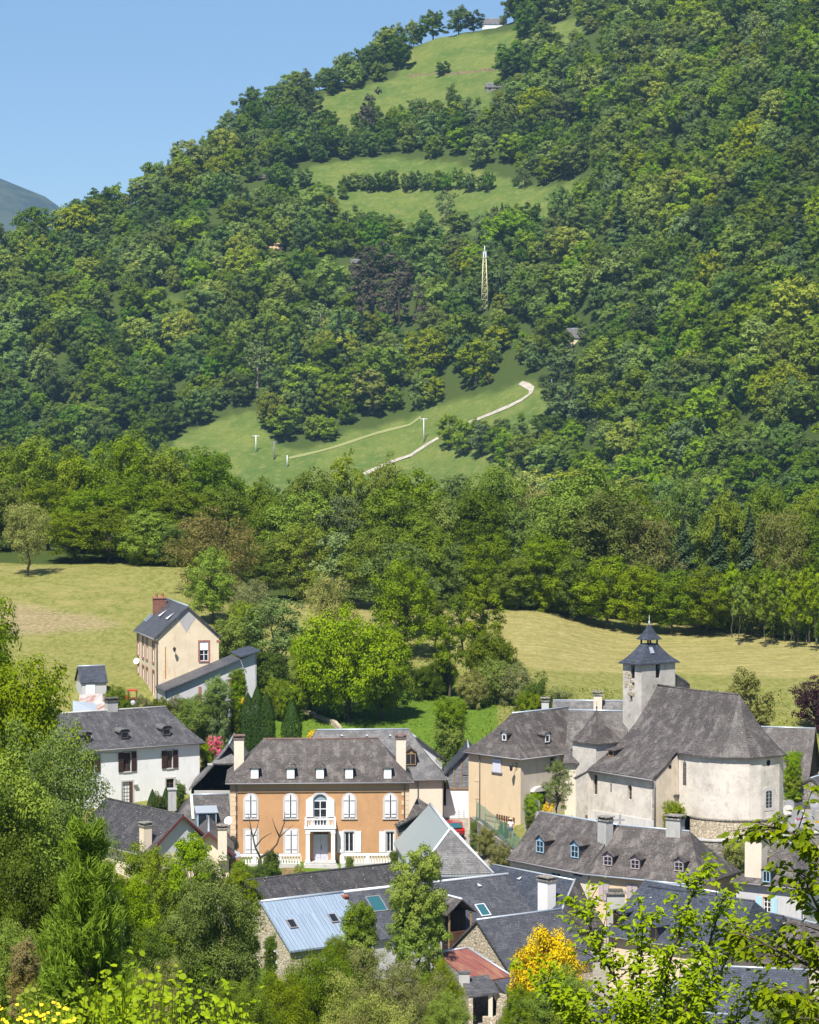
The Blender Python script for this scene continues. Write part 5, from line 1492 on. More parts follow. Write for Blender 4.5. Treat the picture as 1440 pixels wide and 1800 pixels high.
def left_group():
    # open barn left of the manor
    A = at(332, 1387, 260); B = on_z(474, 1387, A.z)
    h = House('open_barn', 'open fronted barn with steep slate roof between white house and manor', 'barn', A, B, 8, 2.5, .3, .2)
    c = h.loc(h.W / 2, 0); zr = z_at(c.x, c.y + 1.5, 1304)
    h.roof('slate_pale', zr, 'gfront', h1=0, prof=.25)
    h.walls(M['stone_dark'], skip=('front',)); h.gables(M['wooddark'], zr, 'y', sides=('back',))
    q = MB(); z0 = zr - (zr - h.ze) * .42; wv = h.W / 2 * .42
    q.prism([h.loc(h.W / 2 - wv, -.25, z0), h.loc(h.W / 2 + wv, -.25, z0), h.loc(h.W / 2, 1.5, zr + .03)], UP * -.1); q.build('hip_roof', M['slate_pale'], h.root)
    q = MB(); h.front.box(q, 1.5, h.len['front'] - 1.5, z0 - h.g - .25, z0 - h.g - .1, -.1, .05); q.build('beam', M['limestone'], h.root)
    q = MB(); h.front.box(q, .3, h.len['front'] - .3, -1, z_at(*h.front.pt(2, 0).xy, 1389) - h.g, .2, .5); q.build('parapet', M['concrete'], h.root)
    q = MB(); h.front.box(q, .2, h.len['front'] - .2, -.5, 2.4, -7.2, -7.0); q.build('dark_backing', M['darkroom'], h.root)  # near-black sheet: the shade inside the open barn put into its colour
    # slate house with a blue dormer
    v = from_ridge('dormer_house', 'slate roofed house with wide pale blue dormer left of the manor', 'house', (285, 1398), (404, 1395.5), 252, 8, 3.3, .8, .3, .15)
    v.roof('slate_grey', v.ridge_z, 'hip', 2.6, .1, .1, ridge_mat='zinc'); v.walls(M['greywall'])
    a, b = v.rf.hit(364, 1453); dormer(v, v.rf, 364, 1453, 1.7, 1.2, 'zinc', 'bluetrim', 'shed', 'bluetrim', 2, depth=2.2)
    a0 = v.rf.hit(336, 1397); a1 = v.rf.hit(343, 1440); q = MB(); v.rf.box(q, a0[0] - .12, a0[0] + .12, a1[1], a0[1], .0, .06); q.build('valley_flashing', plain('flashing', (.52, .55, .45), .6), v.root)
    chimney(v, v.rf, 303, 1398, 1383, 14, 'concrete', 'concrete', .6, style='flat')
    dish(at(402, 1443, 246.2), .38, v.root)
    # tan house with red barge boards
    t = from_ridge('tan_house', 'tan house with grey slate roof and dark red barge boards left of the manor', 'house', (186, 1403), (322, 1432.5), 250.0, 7.4, 3.1, .5, .45, .35)
    t.roof('slate_dark', t.ridge_z, 'gable', prof=.12, ridge_mat='slate_dark'); t.walls(M['tan']); t.gables(M['greywall'], t.zr)
    for p_, q_ in ((t.E[1], t.R[1]), (t.E[2], t.R[1])):
        MB().prism([p_ - UP * .02, q_ - UP * .02, q_ - UP * .28, p_ - UP * .28], t.ex * .06).build('barge_board', M['redwood'], t.root)
    t.gutter()
    chimney(t, t.rf, 295, 1490, 1447, 15, 'tan', 'stone_grey', .8, P=t.loc(t.W - 1.1, .25, t.ze + .3))
    A = at(322, 1503, 240); B = on_z(412, 1502, A.z)
    w = House('tan_wing', 'tan gable fronted wing with red barge boards beside the manor garden', 'house', A, B, 9, -.2, .5, .45)
    c = w.loc(w.W / 2, 0); zr = z_at(c.x, c.y, 1462)
    w.roof('slate_grey', zr, 'gfront', prof=.1); w.walls(M['tan']); w.gables(M['tan'], zr, 'y')
    for p_, q_ in ((w.E[0], w.R[0]), (w.E[1], w.R[0])): MB().prism([p_ - UP * .02, q_ - UP * .02, q_ - UP * .28, p_ - UP * .28], -w.ey * .06).build('barge_board', M['redwood'], w.root)
    chimney(w, w.rr, 391, 1484, 1452, 16, 'beige', 'stone_grey', .8)
    dish(w.loc(w.W - .2, .3, .9), .36, w.root)
    s = thing('lean_to_store', 'tiny wooden store with zinc roof between tan wing and manor', 'shed', tuple(at(418, 1520, 243)))
    P_ = [at(402, 1490, 245), at(421, 1498, 243), at(424, 1505, 241.5), at(404, 1508, 241.5)]
    MB().prism(P_, UP * -.08).build('roof', M['zinc'], s)
    q = MB(); 
    for a, b in ((0, 1), (1, 2), (2, 3), (3, 0)): q.poly([P_[a] - UP * .1, P_[b] - UP * .1, P_[b] - UP * 1.6, P_[a] - UP * 1.6])
    q.build('wall', M['wood'], s)
left_group()

def front_row():
    # metal roofed barn with slate hip, running towards the camera
    rb = at(757, 1414, 244); rf_ = on_z(792.6, 1458, rb.z)
    ey = (rb - rf_).normalized(); ex = Vector((ey.y, -ey.x, 0))
    zl = at(691.5, 1483, 243.5).z
    fa = rf_ - ey * 2.6
    A = fa - ex * 3.15; B = fa + ex * 3.15; A.z = B.z = zl
    h = House('metal_roof_barn', 'barn with pale green metal roof and slate hip between manor and yellow house', 'barn', A, B, (rb - rf_).length + 3.0, -.6, .2, .2)
    h.roof('sheetgrey', rb.z, 'gfront', h1=2.6, prof=0, sag=0, ridge_mat='zinc_light', rr=.12)
    # slate hip plane laid over the sheet
    e0, e1, pk = h.E[0], h.E[1], h.R[0]
    q = MB(); o = UP * .06; q.prism([e0.lerp(e1, .03) + o, e1.lerp(e0, .03) + o, pk + o], UP * .05); q.build('slate_hip', M['slate_pale'], h.root)
    for a, b in ((e0, pk), (e1, pk)): MB().tube([a + UP * .1, b + UP * .12], .11, 6).build('hip_flashing', M['zinc_light'], h.root)
    h.walls(M['greywall'])
    # old slate lean-to between manor and barn
    s = thing('old_lean_to', 'sagging old slate lean-to squeezed between manor and metal roofed barn', 'shed', tuple(at(725, 1470, 246)))
    P_ = [at(716, 1437, 246.6), at(734, 1402, 250), at(757, 1417, 249), at(735, 1445, 246)]
    MB().prism(P_, UP * -.12).build('roof', M['slate_brown'], s)
    P2 = [at(694, 1448, 246.2), at(752, 1420, 246.4), at(752, 1450, 245.9), at(700, 1470, 245.9)]
    MB().prism(P2, -Vector((0, 1, 0)) * .2).build('wall', M['stone_dark'], s)
    P3 = [at(693, 1449, 246.6), at(722, 1436, 247), at(757, 1416, 248), at(752, 1424, 245.6), at(700, 1452, 245.4)]
    MB().prism(P3, UP * -.08).build('lower_roof', M['slate_dark'], s)
    # long dark roof in front of the manor garden
    h = from_ridge('long_barn', 'long low barn with very dark slate roof below the manor garden', 'barn', (398, 1551), (700, 1516), 223.5, 9, 3.4, -1.5, .3, .2)
    h.roof('slate_dark', h.ridge_z, 'gable', prof=.1, ridge_mat='slate_dark'); h.walls(M['stone_grey']); h.gables(M['stone_grey'], h.zr)
    # corrugated roof
    h = from_ridge('corrugated_barn', 'stone barn with pale blue corrugated metal roof and two skylights', 'barn', (458, 1585), (603, 1568), 212, 8.4, 3.05, -1.6, .25, .12)
    h.roof('corrug', h.ridge_z, 'gable', prof=0, sag=0, ridge_mat='zinc', rr=.13); h.walls(M['stone']); h.gables(M['stone'], h.zr)
    for px, py in ((513, 1625), (586, 1615)): skylight(h, h.rf, px, py, .55, .75, 'pipe', 'glass', .12)
    zt = h.ridge_z
    lf = h.left
    p = lf.hit(482, 1678); q = MB(); lf.box(q, p[0] - .4, p[0] + .4, max(.2, p[1] - 1.2), p[1] + .3, .0, .05); q.build('door', M['whitepaint'], h.root)
    # slate row continuing the same ridge
    h2 = from_ridge('slate_row_house', 'row house with slate roof, white ridge flashing and large skylight', 'house', (604, 1568), (893, 1536.5), 216.1, 8.4, 3.05, -1.8, .25, .05)
    h2.roof('slate_new', h2.ridge_z, 'gable', prof=0, ridge_mat='zinc_light', rr=.13); h2.walls(M['greywall']); h2.gables(M['greywall'], h2.zr)
    skylight(h2, h2.rf, 662, 1589, 1.15, 1.5, 'pipe'); skylight(h2, h2.rf, 849, 1600, .75, 1.15, 'zinc_light')
    vent(h2, h2.rf, 842, 1558, .2)
    chimney(h2, h2.rf, 609, 1580, 1570, 6, 'terracotta', 'terracotta', .3, style='flat')
    # timber balcony gable on the row
    P = h2.rf.pt(*h2.rf.hit(806, 1646)); ex, ey = h2.ex, h2.ey
    g = thing('balcony_gable', 'dark wooden balcony gable with slatted railing on the slate row', 'balcony', tuple(P))
    L = lambda a, b, z: P + ex * a + ey * b + UP * z
    MB().hexa([L(-1, .5, -1.5), L(1, .5, -1.5), L(1, 3.5, -1.5), L(-1, 3.5, -1.5), L(-1, .5, 1.9), L(1, .5, 1.9), L(1, 3.5, 1.9), L(-1, 3.5, 1.9)]).build('body', M['wooddark'], g)
    for s_ in (-1, 1): MB().prism([L(s_ * 1.35, -.5, 1.75), L(s_ * 1.35, 3.6, 1.75), L(0, 3.6, 2.85), L(0, -.5, 2.85)], UP * .1).build('roof', M['slate_brown'], g)
    MB().tube([L(0, -.5, 2.95), L(0, 3.6, 2.95)], .07, 6).build('ridge_cap', M['zinc_light'], g)
    for k in range(14): MB().prism([L(-1 + k * .148, -.3, -.6), L(-.9 + k * .148, -.3, -.6), L(-.9 + k * .148, -.3, .35), L(-1 + k * .148, -.3, .35)], -ey * .03).build('slat', M['woodbrown'], g)
    q = MB(); q.prism([L(-1.05, -.34, .35), L(1.08, -.34, .35), L(1.08, -.34, .45), L(-1.05, -.34, .45)], ey * .1); q.build('handrail', M['woodbrown'], g)
    for a in (-1, 1): MB().prism([L(a - .06, -.3, -1), L(a + .06, -.3, -1), L(a + .06, -.3, 1.8), L(a - .06, -.3, 1.8)], ey * .12).build('post', M['wood'], g)
    MB().prism([L(-1, -.3, -1.6), L(1, -.3, -1.6), L(1, .6, -1.6), L(-1, .6, -1.6)], UP * 1.0).build('base', M['wooddark'], g)
    # blue slate house, ridge towards the right
    h = from_ridge('blue_slate_house', 'blue slate house with white chimney and skylight, stone end to the right', 'house', (863, 1519), (1023, 1550), 238, 10, 3.6, -2.4, .25, .1, ext=(.0, 1.8))
    h.roof('slate_blue', h.ridge_z, 'hip', .2, 2.6, .1, ridge_mat='zinc', sag=.01); h.walls(M['stone_dark'])
    skylight(h, h.rf, 893, 1587, .7, 1.25, 'zinc_light'); vent(h, h.rf, 914, 1546, .2); vent(h, h.rf, 866, 1537, .15)
    chimney(h, h.rf, 954, 1603, 1543, 26, 'white', 'stone_grey', .9)
    MB().tube([h.E[1] + UP * .1, h.R[1] + UP * .1], .1, 6).build('hip_flashing', M['zinc'], h.root)
    e = [h.E[1], h.E[2], h.R[1]]; q = MB(); q.prism([p + UP * .07 for p in (e[0].lerp(e[1], .02), e[1], e[2])], UP * .04); q.build('old_slate_hip', M['slate_dark'], h.root)
    # dark slate house with stone gable
    h = from_ridge('stone_gable_house', 'house with purple grey slate roof and honey rubble stone gable', 'house', (837.5, 1617), (984, 1598), 207, 8.2, 3.2, -2, .2, .14, ext=(0, .2))
    h.roof('slate_new', h.ridge_z, 'gable', prof=0, ridge_mat='zinc', sag=.015); h.walls(M['stone']); h.gables(M['stone'], h.zr); h.gutter()
    # rusty red lean-to
    s = thing('red_lean_to', 'lean-to with rusty dark red sheet roof against the stone gable', 'shed', tuple(at(835, 1720, 202)))
    TR = at(823, 1667, 205.4); TL = on_z(768, 1675, TR.z); BR = at(899, 1716, 201.9); BL = on_z(830, 1728, BR.z)
    MB().prism([TL, TR, BR, BL], UP * -.08).build('roof', M['sheetred'], s)
    MB().tube([TL + UP * .04, TR + UP * .04], .08, 6).build('top_flashing', M['zinc_light'], s); MB().tube([TR + UP * .04, BR + UP * .04], .09, 6).build('side_flashing', M['zinc'], s)
    q = MB()
    for a, b in ((TL, TR), (TR, BR), (BR, BL), (BL, TL)): q.poly([a - UP * .1, b - UP * .1, Vector((b.x, b.y, -3)), Vector((a.x, a.y, -3))])
    q.build('wall', M['stone_grey'], s)
    # small stone outhouse
    s = thing('stone_outhouse', 'tiny rubble stone outhouse with lichened slate roof and open front', 'shed', tuple(at(850, 1790, 197)))
    T0, T1 = at(810.5, 1719, 199.5), at(858, 1713, 200.5); F0, F1 = at(824, 1752, 196.3), at(878, 1744, 197.3)
    MB().prism([T0, T1, F1, F0], UP * -.12).build('roof', M['slate_white'], s)
    q = MB(); q.prism([T0 - UP * .15, T1 - UP * .15, T1 - UP * 4, T0 - UP * 4], Vector((0, .3, 0))); q.prism([T0 - UP * .15, F0 - UP * .15, F0 - UP * 4, T0 - UP * 4], Vector((.3, 0, 0))); q.build('wall', M['stone'], s)
    q = MB(); q.prism([F1 + Vector((-.15, .15, -.15)), F1 + Vector((.55, .25, -.35)), F1 + Vector((.6, .25, -3.4)), F1 + Vector((-.3, .15, -3.4))], Vector((0, .5, 0))); q.build('pier', M['stone'], s)
    q = MB(); m = F0.lerp(F1, .62); q.prism([m + Vector((-.35, .1, -1.7)), m + Vector((.6, .25, -1.7)), m + Vector((.6, .25, -3.4)), m + Vector((-.35, .1, -3.4))], Vector((0, .5, 0))); q.build('low_wall', M['stone'], s)
    q = MB(); q.prism([m + Vector((.05, .2, -.15)), m + Vector((.35, .25, -.15)), m + Vector((.35, .25, -1.7)), m + Vector((.05, .2, -1.7))], Vector((0, .25, 0))); q.build('post', M['beige'], s)
    q = MB(); p = at(817, 1719, 198.6); q.box(p.x - .4, p.x + .35, p.y, p.y + .5, p.z - 1, p.z + .3); c = q.build('chimney', M['concrete'], s)
    MB().box(p.x - .46, p.x + .4, p.y - .06, p.y + .56, p.z + .3, p.z + .4).build('chimney_cap', M['slate_pale'], c)
    s = thing('side_roof_store', 'store with narrow dark slate roof right of the stone outhouse', 'shed', tuple(at(890, 1760, 199)))
    q_ = [at(868, 1723, 201), at(925, 1712, 203), at(945, 1745, 199.5), at(898, 1757, 198)]
    MB().prism(q_, UP * -.12).build('roof', M['slate_new'], s)
    q = MB()
    for a, b in ((0, 1), (1, 2), (2, 3), (3, 0)): q.poly([q_[a] - UP * .12, q_[b] - UP * .12, Vector((q_[b].x, q_[b].y, -3)), Vector((q_[a].x, q_[a].y, -3))])
    q.build('wall', M['stone_dark'], s)
front_row()

def right_houses():
    # long dormered house, two straight stretches with a kink
    J = at(1027.5, 1535, 229); A = on_z(891, 1509, J.z); B = on_z(1236, 1555, J.z)
    h = House('dormered_house', 'long slate roofed house with blue framed dormers below the churchyard', 'house', A, J, 7.4, -2.2, .35, .0)
    r = h.loc(0, 3.7); zr = z_at(r.x, r.y, 1427)
    h.roof('slate_church', zr, 'gable', prof=.12); 
    f = h.front
    for cx in (976, 1015):
        ra = px_rect(f, cx - 7, 1535, cx + 9, 1541); window(h, 'front', ra, frame='bluetrim', nx=2, ny=1, sill=None)
    h.walls(M['beige']); h.gables(M['beige'], zr); h.gutter('pipe')
    for px, py in ((950, 1499), (1011, 1508)): dormer(h, h.rf, px, py, .95, 1.05, 'slate_brown', 'bluetrim', 'gable', 'slate_brown', 3)
    chimney(h, h.rf, 1058, 1481, 1437, 22, 'concrete', 'stone_grey', .8)
    h2 = House('long_slate_house', 'long house with old grey slate roof, three small dormers and mauve shutters', 'house', J, B, 7.4, -2.2, .35, .3)
    h2.roof('slate_brown', zr - .05, 'hip', .0, 2.9, .15)
    f = h2.front
    for cx in (1062, 1112): 
        ra = px_rect(f, cx - 9, 1549 + (cx - 1062) * .1, cx + 9, 1574); c = (ra[0] + ra[1]) / 2
        for r in ((ra[0], c - .02, ra[2] - .4, ra[3]), (c + .02, ra[1], ra[2] - .4, ra[3])): shutter(h2, f, r, 'shutter_mauve', .02)
    window(h2, 'front', px_rect(f, 1178, 1563, 1190, 1580), frame='pipe', nx=2, ny=2)
    h2.walls(M['yellow']); h2.gutter('zinc')
    h2.gables(M['beige'], h2.zr, sides=('left',))
    for px, py in ((1069, 1522), (1117, 1528), (1194, 1532)): dormer(h2, h2.rf, px, py, .82, .8, 'slate_brown', 'shutter_mauve', 'gable', 'slate_brown', 3)
    chimney(h2, h2.rf, 1183, 1471, 1435, 28, 'concrete', 'stone_grey', .9)
    # right house with blue shutters
    K = at(1417, 1562.5, 222); Lp = on_z(1284, 1548, K.z)
    h = House('blue_shutter_house', 'grey house with pale blue shutters and tall chimney at the right edge', 'house', Lp, K, 9.5, -3, .35)
    r = h.loc(h.W / 2, 3.3); zr = z_at(r.x, r.y, 1484)
    h.roof('slate_church', zr, 'hfront', h1=3.3, h2=3.3, prof=.2)
    f = h.front
    ra = px_rect(f, 1342, 1577, 1355, 1604); window(h, 'front', ra, frame='whitepaint', nx=2, ny=3, surround='quoin')
    for r in ((ra[0] - .6, ra[0] - .08), (ra[1] + .08, ra[1] + .6)): shutter(h, f, (*r, ra[2] - .05, ra[3]), 'shutter_blue', .05)
    h.walls(M['greywall']); h.gutter(sides=('front', 'right')); h.downpipe('front', h.len['front'] - .1)
    dormer(h, h.rf, 1348, 1551, .7, .95, 'slate_grey', 'bluetrim', 'gable', 'slate_grey', 2)
    chimney(h, h.rf, 1324, 1541, 1471, 33, 'beige', 'stone_grey', 1.0)
    # blue slate house with two wooden dormers
    A = at(1057, 1642, 212); B0 = on_z(1186, 1662, A.z); ex = (B0 - A).normalized(); B = A + ex * 11.5
    h = House('blue_dormer_house', 'house with dark blue slate roof and two brown wooden dormers', 'house', A, B, 9.4, -3, .4)
    r = h.loc(.8, 4.7); zr = z_at(r.x, r.y, 1558)
    h.roof('slate_blue', zr, 'hip', .9, .9, .1, sag=.015, ridge_mat='slate_blue')
    f = h.front; window(h, 'front', px_rect(f, 1090, 1688, 1098, 1700), frame='woodbrown', nx=2, ny=1)
    h.walls(M['cream']); h.gutter('pipe')
    for px, py in ((1084, 1628), (1149, 1651)): dormer(h, h.rf, px, py, .62, .95, 'slate_blue', 'woodbrown', 'gable', 'slate_blue', 1)
    vent(h, h.rf, 1145, 1580, .1)
    c = thing('stone_chimney_stack', 'broad soot stained chimney stack behind the blue slate roof', 'chimney', tuple(at(1083, 1605, 222)))
    p = at(1083, 1610, 221); MB().box(p.x - .7, p.x + .7, p.y, p.y + 1, -2.5, z_at(p.x, p.y, 1572)).build('shaft', M['concrete'], c)
    zz = z_at(p.x, p.y, 1572); MB().box(p.x - .85, p.x + .85, p.y - .15, p.y + 1.1, zz, zz + .12).build('cap_slab', M['stone_grey'], c); MB().box(p.x - .55, p.x + .55, p.y + .1, p.y + .9, zz + .12, zz + .3).build('crown', M['stone_dark'], c)
    # right neighbours
    A = at(1228, 1622, 214); B = on_z(1312, 1606, A.z)
    h = House('cream_gable_house', 'small cream gable between blue slate roofs behind the leafy branches', 'house', A, B, 8, -3, .25, .25)
    c = h.loc(h.W / 2, 0); h.roof('slate_blue', z_at(c.x, c.y, 1570), 'gfront', prof=.1); h.walls(M['cream']); h.gables(M['cream'], h.zr, 'y')
    h = from_ridge('low_blue_house', 'low blue slate roof running behind the cream gable to the right', 'house', (1270, 1588), (1378, 1611), 216, 8, 3, -3.2, .25, .1)
    h.roof('slate_blue', h.ridge_z, 'gable', prof=0, ridge_mat='slate_blue'); h.walls(M['beige']); h.gables(M['beige'], h.zr)
    h = from_ridge('brown_slate_house', 'brownish old slate roof at the right edge above the walnut branches', 'house', (1379, 1611), (1475, 1632), 211.4, 9, 3.2, -3.2, .25, .1)
    h.roof('slate_brown', h.ridge_z, 'gable', prof=.1); h.walls(M['beige']); h.gables(M['beige'], h.zr)
    h = from_ridge('lower_blue_house', 'blue slate roof with zinc flashing half hidden by the foreground branches', 'house', (1138, 1693), (1420, 1705), 200, 9, 3.2, -3.5, .25, .1)
    h.roof('slate_blue', h.ridge_z, 'hip', 3.5, 0.0, 0, ridge_mat='zinc'); h.walls(M['cream'])
    for k in (0,): MB().tube([h.E[0] + UP * .1, h.R[0] + UP * .1], .1, 6).build('hip_flashing', M['zinc'], h.root)
    h = from_ridge('bottom_blue_house', 'blue slate roof at the lower edge under the foreground branches', 'house', (1030, 1768), (1280, 1783), 185, 9, 3.2, -3.0, .25, .1)
    h.roof('slate_blue', h.ridge_z, 'gable', prof=0); h.walls(M['cream']); h.gables(M['cream'], h.zr)
    # barn behind the church
    h = from_ridge('church_barn', 'barn with grey slate roof and green boarded gable behind the church apse', 'barn', (1325, 1277), (1434, 1280.5), 272, 9, 4.6, 4.2, .3, .3)
    h.roof('slate_church', h.ridge_z, 'gable', prof=.1, ridge_mat='zinc'); h.walls(M['greenwood']); h.gables(M['wooddark'], h.zr)
    h = from_ridge('roadside_shed', 'low grey roof beside the cemetery wall at the right edge', 'shed', (1425, 1368), (1475, 1352), 262, 5, 1.4, 4, .2, .1)
    h.roof('slate_grey', h.ridge_z, 'gable', prof=0); h.walls(M['stone_grey']); h.gables(M['stone_grey'], h.zr)
right_houses()
# ------------------------------------------------------------------ the church
def church():
    K = at(1148, 1369, 246); L = on_z(1034, 1351.5, K.z)
    a = (K - L).normalized(); b = perp_away(a)
    Lk = (K - L).length; za = K.z
    E0 = at(1189, 1322.5, 247.8); ze = E0.z
    tv = (E0 - K).dot(b)
    g = 4.0
    rt = thing('church', 'old plastered village church with steep slate roof, round apse and bell tower', 'church', (K.x, K.y, g))
    P = lambda s, t, z: Vector((L.x + a.x * s + b.x * t, L.y + a.y * s + b.y * t, z))
    w = 7.6
    # apse outline (eave) from the photograph
    pts = [on_z(1245, 1327.6, ze), on_z(1330, 1332, ze), on_z(1388, 1326.5, ze)]
    st = [((p - L).dot(a), (p - L).dot(b)) for p in pts]
    e_s, e_t = zip(*st)
    tm = tv + w / 2; send = max(e_s[1], e_s[2])
    eave = [(Lk, tv), (e_s[0], tv + .05), ((e_s[0] + e_s[1]) / 2 + .25, (tv + e_t[1]) / 2 - .55), (e_s[1], e_t[1]), (e_s[2], e_t[2]), ((e_s[0] + e_s[2]) / 2, tv + w - .4), (e_s[0] - 1.0, tv + w)]
    rs1 = send - 3.3; Re = P(rs1, tm, 0); zr = z_at(Re.x, Re.y, 1220.6)
    rs0 = rs1 - 10.4
    ridge_end = P(rs1, tm, zr); ridge_start = P(rs0, tm, zr)
    # apse walls
    def inset(p, d=.32):
        c = (rs1 - .3, tm); v = Vector((p[0] - c[0], p[1] - c[1])); l = v.length; return (c[0] + v.x * (l - d) / l, c[1] + v.y * (l - d) / l)
    wal = [(Lk - .05, tv + .3)] + [inset(p) for p in eave[1:]]
    # smooth the polygon a little so that the apse reads rounded
    def chaikin(q):
        r = [q[0]]
        for i in range(len(q) - 1):
            (x0, y0), (x1, y1) = q[i], q[i + 1]
            r += [(x0 * .8 + x1 * .2, y0 * .8 + y1 * .2), (x0 * .2 + x1 * .8, y0 * .2 + y1 * .8)]
        return r + [q[-1]]
    wal = chaikin(wal); zl = z_at(*P(*wal[6], 0).xy, 1442)
    q = MB()
    for (s0, t0), (s1, t1) in zip(wal, wal[1:]): q.poly([P(s0, t0, zl), P(s1, t1, zl), P(s1, t1, ze - .05), P(s0, t0, ze - .05)], True)
    # window openings are set in thick frames on the facet that faces right
    q.build('apse_wall', M['church'], rt, fix=False)
    q = MB()
    out = [(Lk + 1.6, tv + .1)] + [inset(p, -.02) for p in eave[1:]]
    out = chaikin(out)
    for (s0, t0), (s1, t1) in zip(out, out[1:]): q.poly([P(s0, t0, g - 3.5), P(s1, t1, g - 3.5), P(s1, t1, zl - .02), P(s0, t0, zl - .02)], True)
    top = [P(*p, zl - .02) for p in out] + [P(*p, zl - .02) for p in wal[::-1][:-3]]
    q.poly(top); q.build('apse_plinth', M['stone'], rt, fix=False)
    q = MB(); q.tube([P(*p, zl) for p in out], .11, 6); q.build('string_course', M['stone_grey'], rt)
    # aisle wall along the front, with end wall rising to the apse
    fa = Fr(P(.25, .3, g), a, UP, -b); La = Lk - .35
    h = type('H', (), {})(); h.root = rt
    holes = []
    for x0, x1, y0, y1 in ((1042.5, 1050.5, 1361, 1397), (1103.5, 1111, 1380, 1406)):
        r = px_rect(fa, x0, y0, x1, y1); holes.append(r)
    q = MB(); panel(q, fa, 0, La, -2.5, za - g - .1, holes, .35); q.build('aisle_wall', M['church'], rt, fix=False)
    for r in holes:
        q = MB(); fa.box(q, *r, -.34, -.25); q.build('window', M['glass'], rt)
        q = MB(); 
        for k in range(1, 4): y = r[2] + (r[3] - r[2]) * k / 4; fa.box(q, r[0], r[1], y - .02, y + .02, -.25, -.22)
        fa.box(q, (r[0] + r[1]) / 2 - .02, (r[0] + r[1]) / 2 + .02, r[2], r[3], -.25, -.215); q.build('window_lead', M['wood'], rt)
        q = MB(); c = (r[0] + r[1]) / 2; rr = (r[1] - r[0]) / 2
        q2 = arch_pts(r[0] - .02, r[1] + .02, r[3] - rr, rr); 
        for side in (0, 1):
            c0 = (r[1] + .02, r[3] + .02) if side == 0 else (r[0] - .02, r[3] + .02); seg = q2[:6] if side == 0 else q2[5:]
            q.prism([fa.pt(*c0, .01)] + [fa.pt(*p, .01) for p in seg], fa.n * -.2)
        q.build('arch_infill', M['church'], rt)
    rs = px_rect(fa, 1073.5, 1377, 1075.5, 1392); q = MB(); fa.box(q, *rs, -.02, .012); q.build('slit', M['stone_dark'], rt)
    # lower render band
    q = MB(); fa.box(q, -.1, La + .02, -2.5, fa.hit(1090, 1432)[1], .0, .08); q.build('base_render', plaster('base_render', (.60, .58, .55), .7, (.4, .38, .34)), rt)
    # end wall of the aisle
    fe = Fr(P(Lk - .1, .3, g), b, UP, a)
    q = MB(); q.prism([fe.pt(0, -2.5), fe.pt(tv + .4, -2.5), fe.pt(tv + .4, ze - g - .15), fe.pt(tv - .2, ze - g - .3), fe.pt(0, za - g - .2)], fe.n * -.3); q.build('aisle_end_wall', plaster('end_wall', (.66, .56, .44), .85, (.36, .28, .18), scale=1.4), rt)
    p = fe.hit(1178, 1348); q = MB(); fe.box(q, p[0] - .16, p[0] + .16, p[1] - .16, p[1] + .16, -.05, .012); q.build('vent_hole', M['darkroom'], rt)
    p = fe.hit(1189, 1398); q = MB(); fe.box(q, p[0] - .35, p[0] + .25, p[1] - .12, p[1] + .06, .0, .16); q.build('stone_bracket', M['stone_dark'], rt)
    # apse openings: tall blind window, oculus, barred window
    def facet(px, py):
        best = None
        for (s0, t0), (s1, t1) in zip(wal, wal[1:]):
            A0, B0 = P(s0, t0, g), P(s1, t1, g); e = (B0 - A0); Ln = e.length
            if Ln < .05: continue
            n = Vector((e.y, -e.x, 0)).normalized()
            fr = Fr(A0, e, UP, n)
            if n.y > .2: continue
            s_, t_ = fr.hit(px, py)
            if -.02 <= s_ <= Ln + .02:
                y = fr.pt(s_, t_).y
                if best is None or y < best[0]: best = (y, fr, s_, t_)
        return best[1:]
    fr, s_, t_ = facet(1205, 1360)
    q = MB(); fr.box(q, s_ - .28, s_ + .12, t_ - 1.0, t_ + .7, .0, .02); q.prism([fr.pt(x, y, .0) for x, y in arch_pts(s_ - .28, s_ + .12, t_ + .7, .4)], fr.n * .02); q.build('blind_window', M['stone_dark'], rt)
    fr, s_, t_ = facet(1351, 1341)
    q = MB(); q.prism([fr.pt(s_ + .22 * math.cos(k * math.pi / 8), t_ + .26 * math.sin(k * math.pi / 8), .015) for k in range(16)], fr.n * -.1); q.build('oculus', M['darkroom'], rt)
    fr, s_, t_ = facet(1351.5, 1405)
    q = MB(); fr.box(q, s_ - .52, s_ + .52, t_ - 1.0, t_ + .8, -.02, .03); q.prism([fr.pt(x, y, .03) for x, y in arch_pts(s_ - .62, s_ + .62, t_ + .8, .3)], fr.n * -.05); q.build('window_surround', M['limestone'], rt)
    q = MB(); fr.box(q, s_ - .32, s_ + .32, t_ - .72, t_ + .62, .0, .036); q.prism([fr.pt(x, y, .036) for x, y in arch_pts(s_ - .32, s_ + .32, t_ + .62, .14)], fr.n * -.03); q.build('window', M['glass'], rt)
    q = MB()
    for k in (): fr.box(q, s_ + k * .16 - .008, s_ + k * .16 + .008, t_ - .72, t_ + .66, .04, .06)
    for k in range(4): fr.box(q, s_ - .32, s_ + .32, t_ - .5 + k * .32, t_ - .485 + k * .32, .04, .055)
    fr.box(q, s_ - .022, s_ + .022, t_ - .72, t_ + .7, .037, .05); q.build('window_bars', M['zinc_light'], rt)
    # main roof: front slope, apse cap, back slope
    ev = chaikin(eave); m = len(ev)
    q = MB(); prof = .32
    E = [P(s, t, ze) for s, t in ev]; R = [P(min(s, rs1), tm, zr) for s, t in ev]
    loft(q, E, R, prof, .14, 8, 2.0, .03, closed=False)
    # front slope continues down over the aisle
    s_tw = rs0
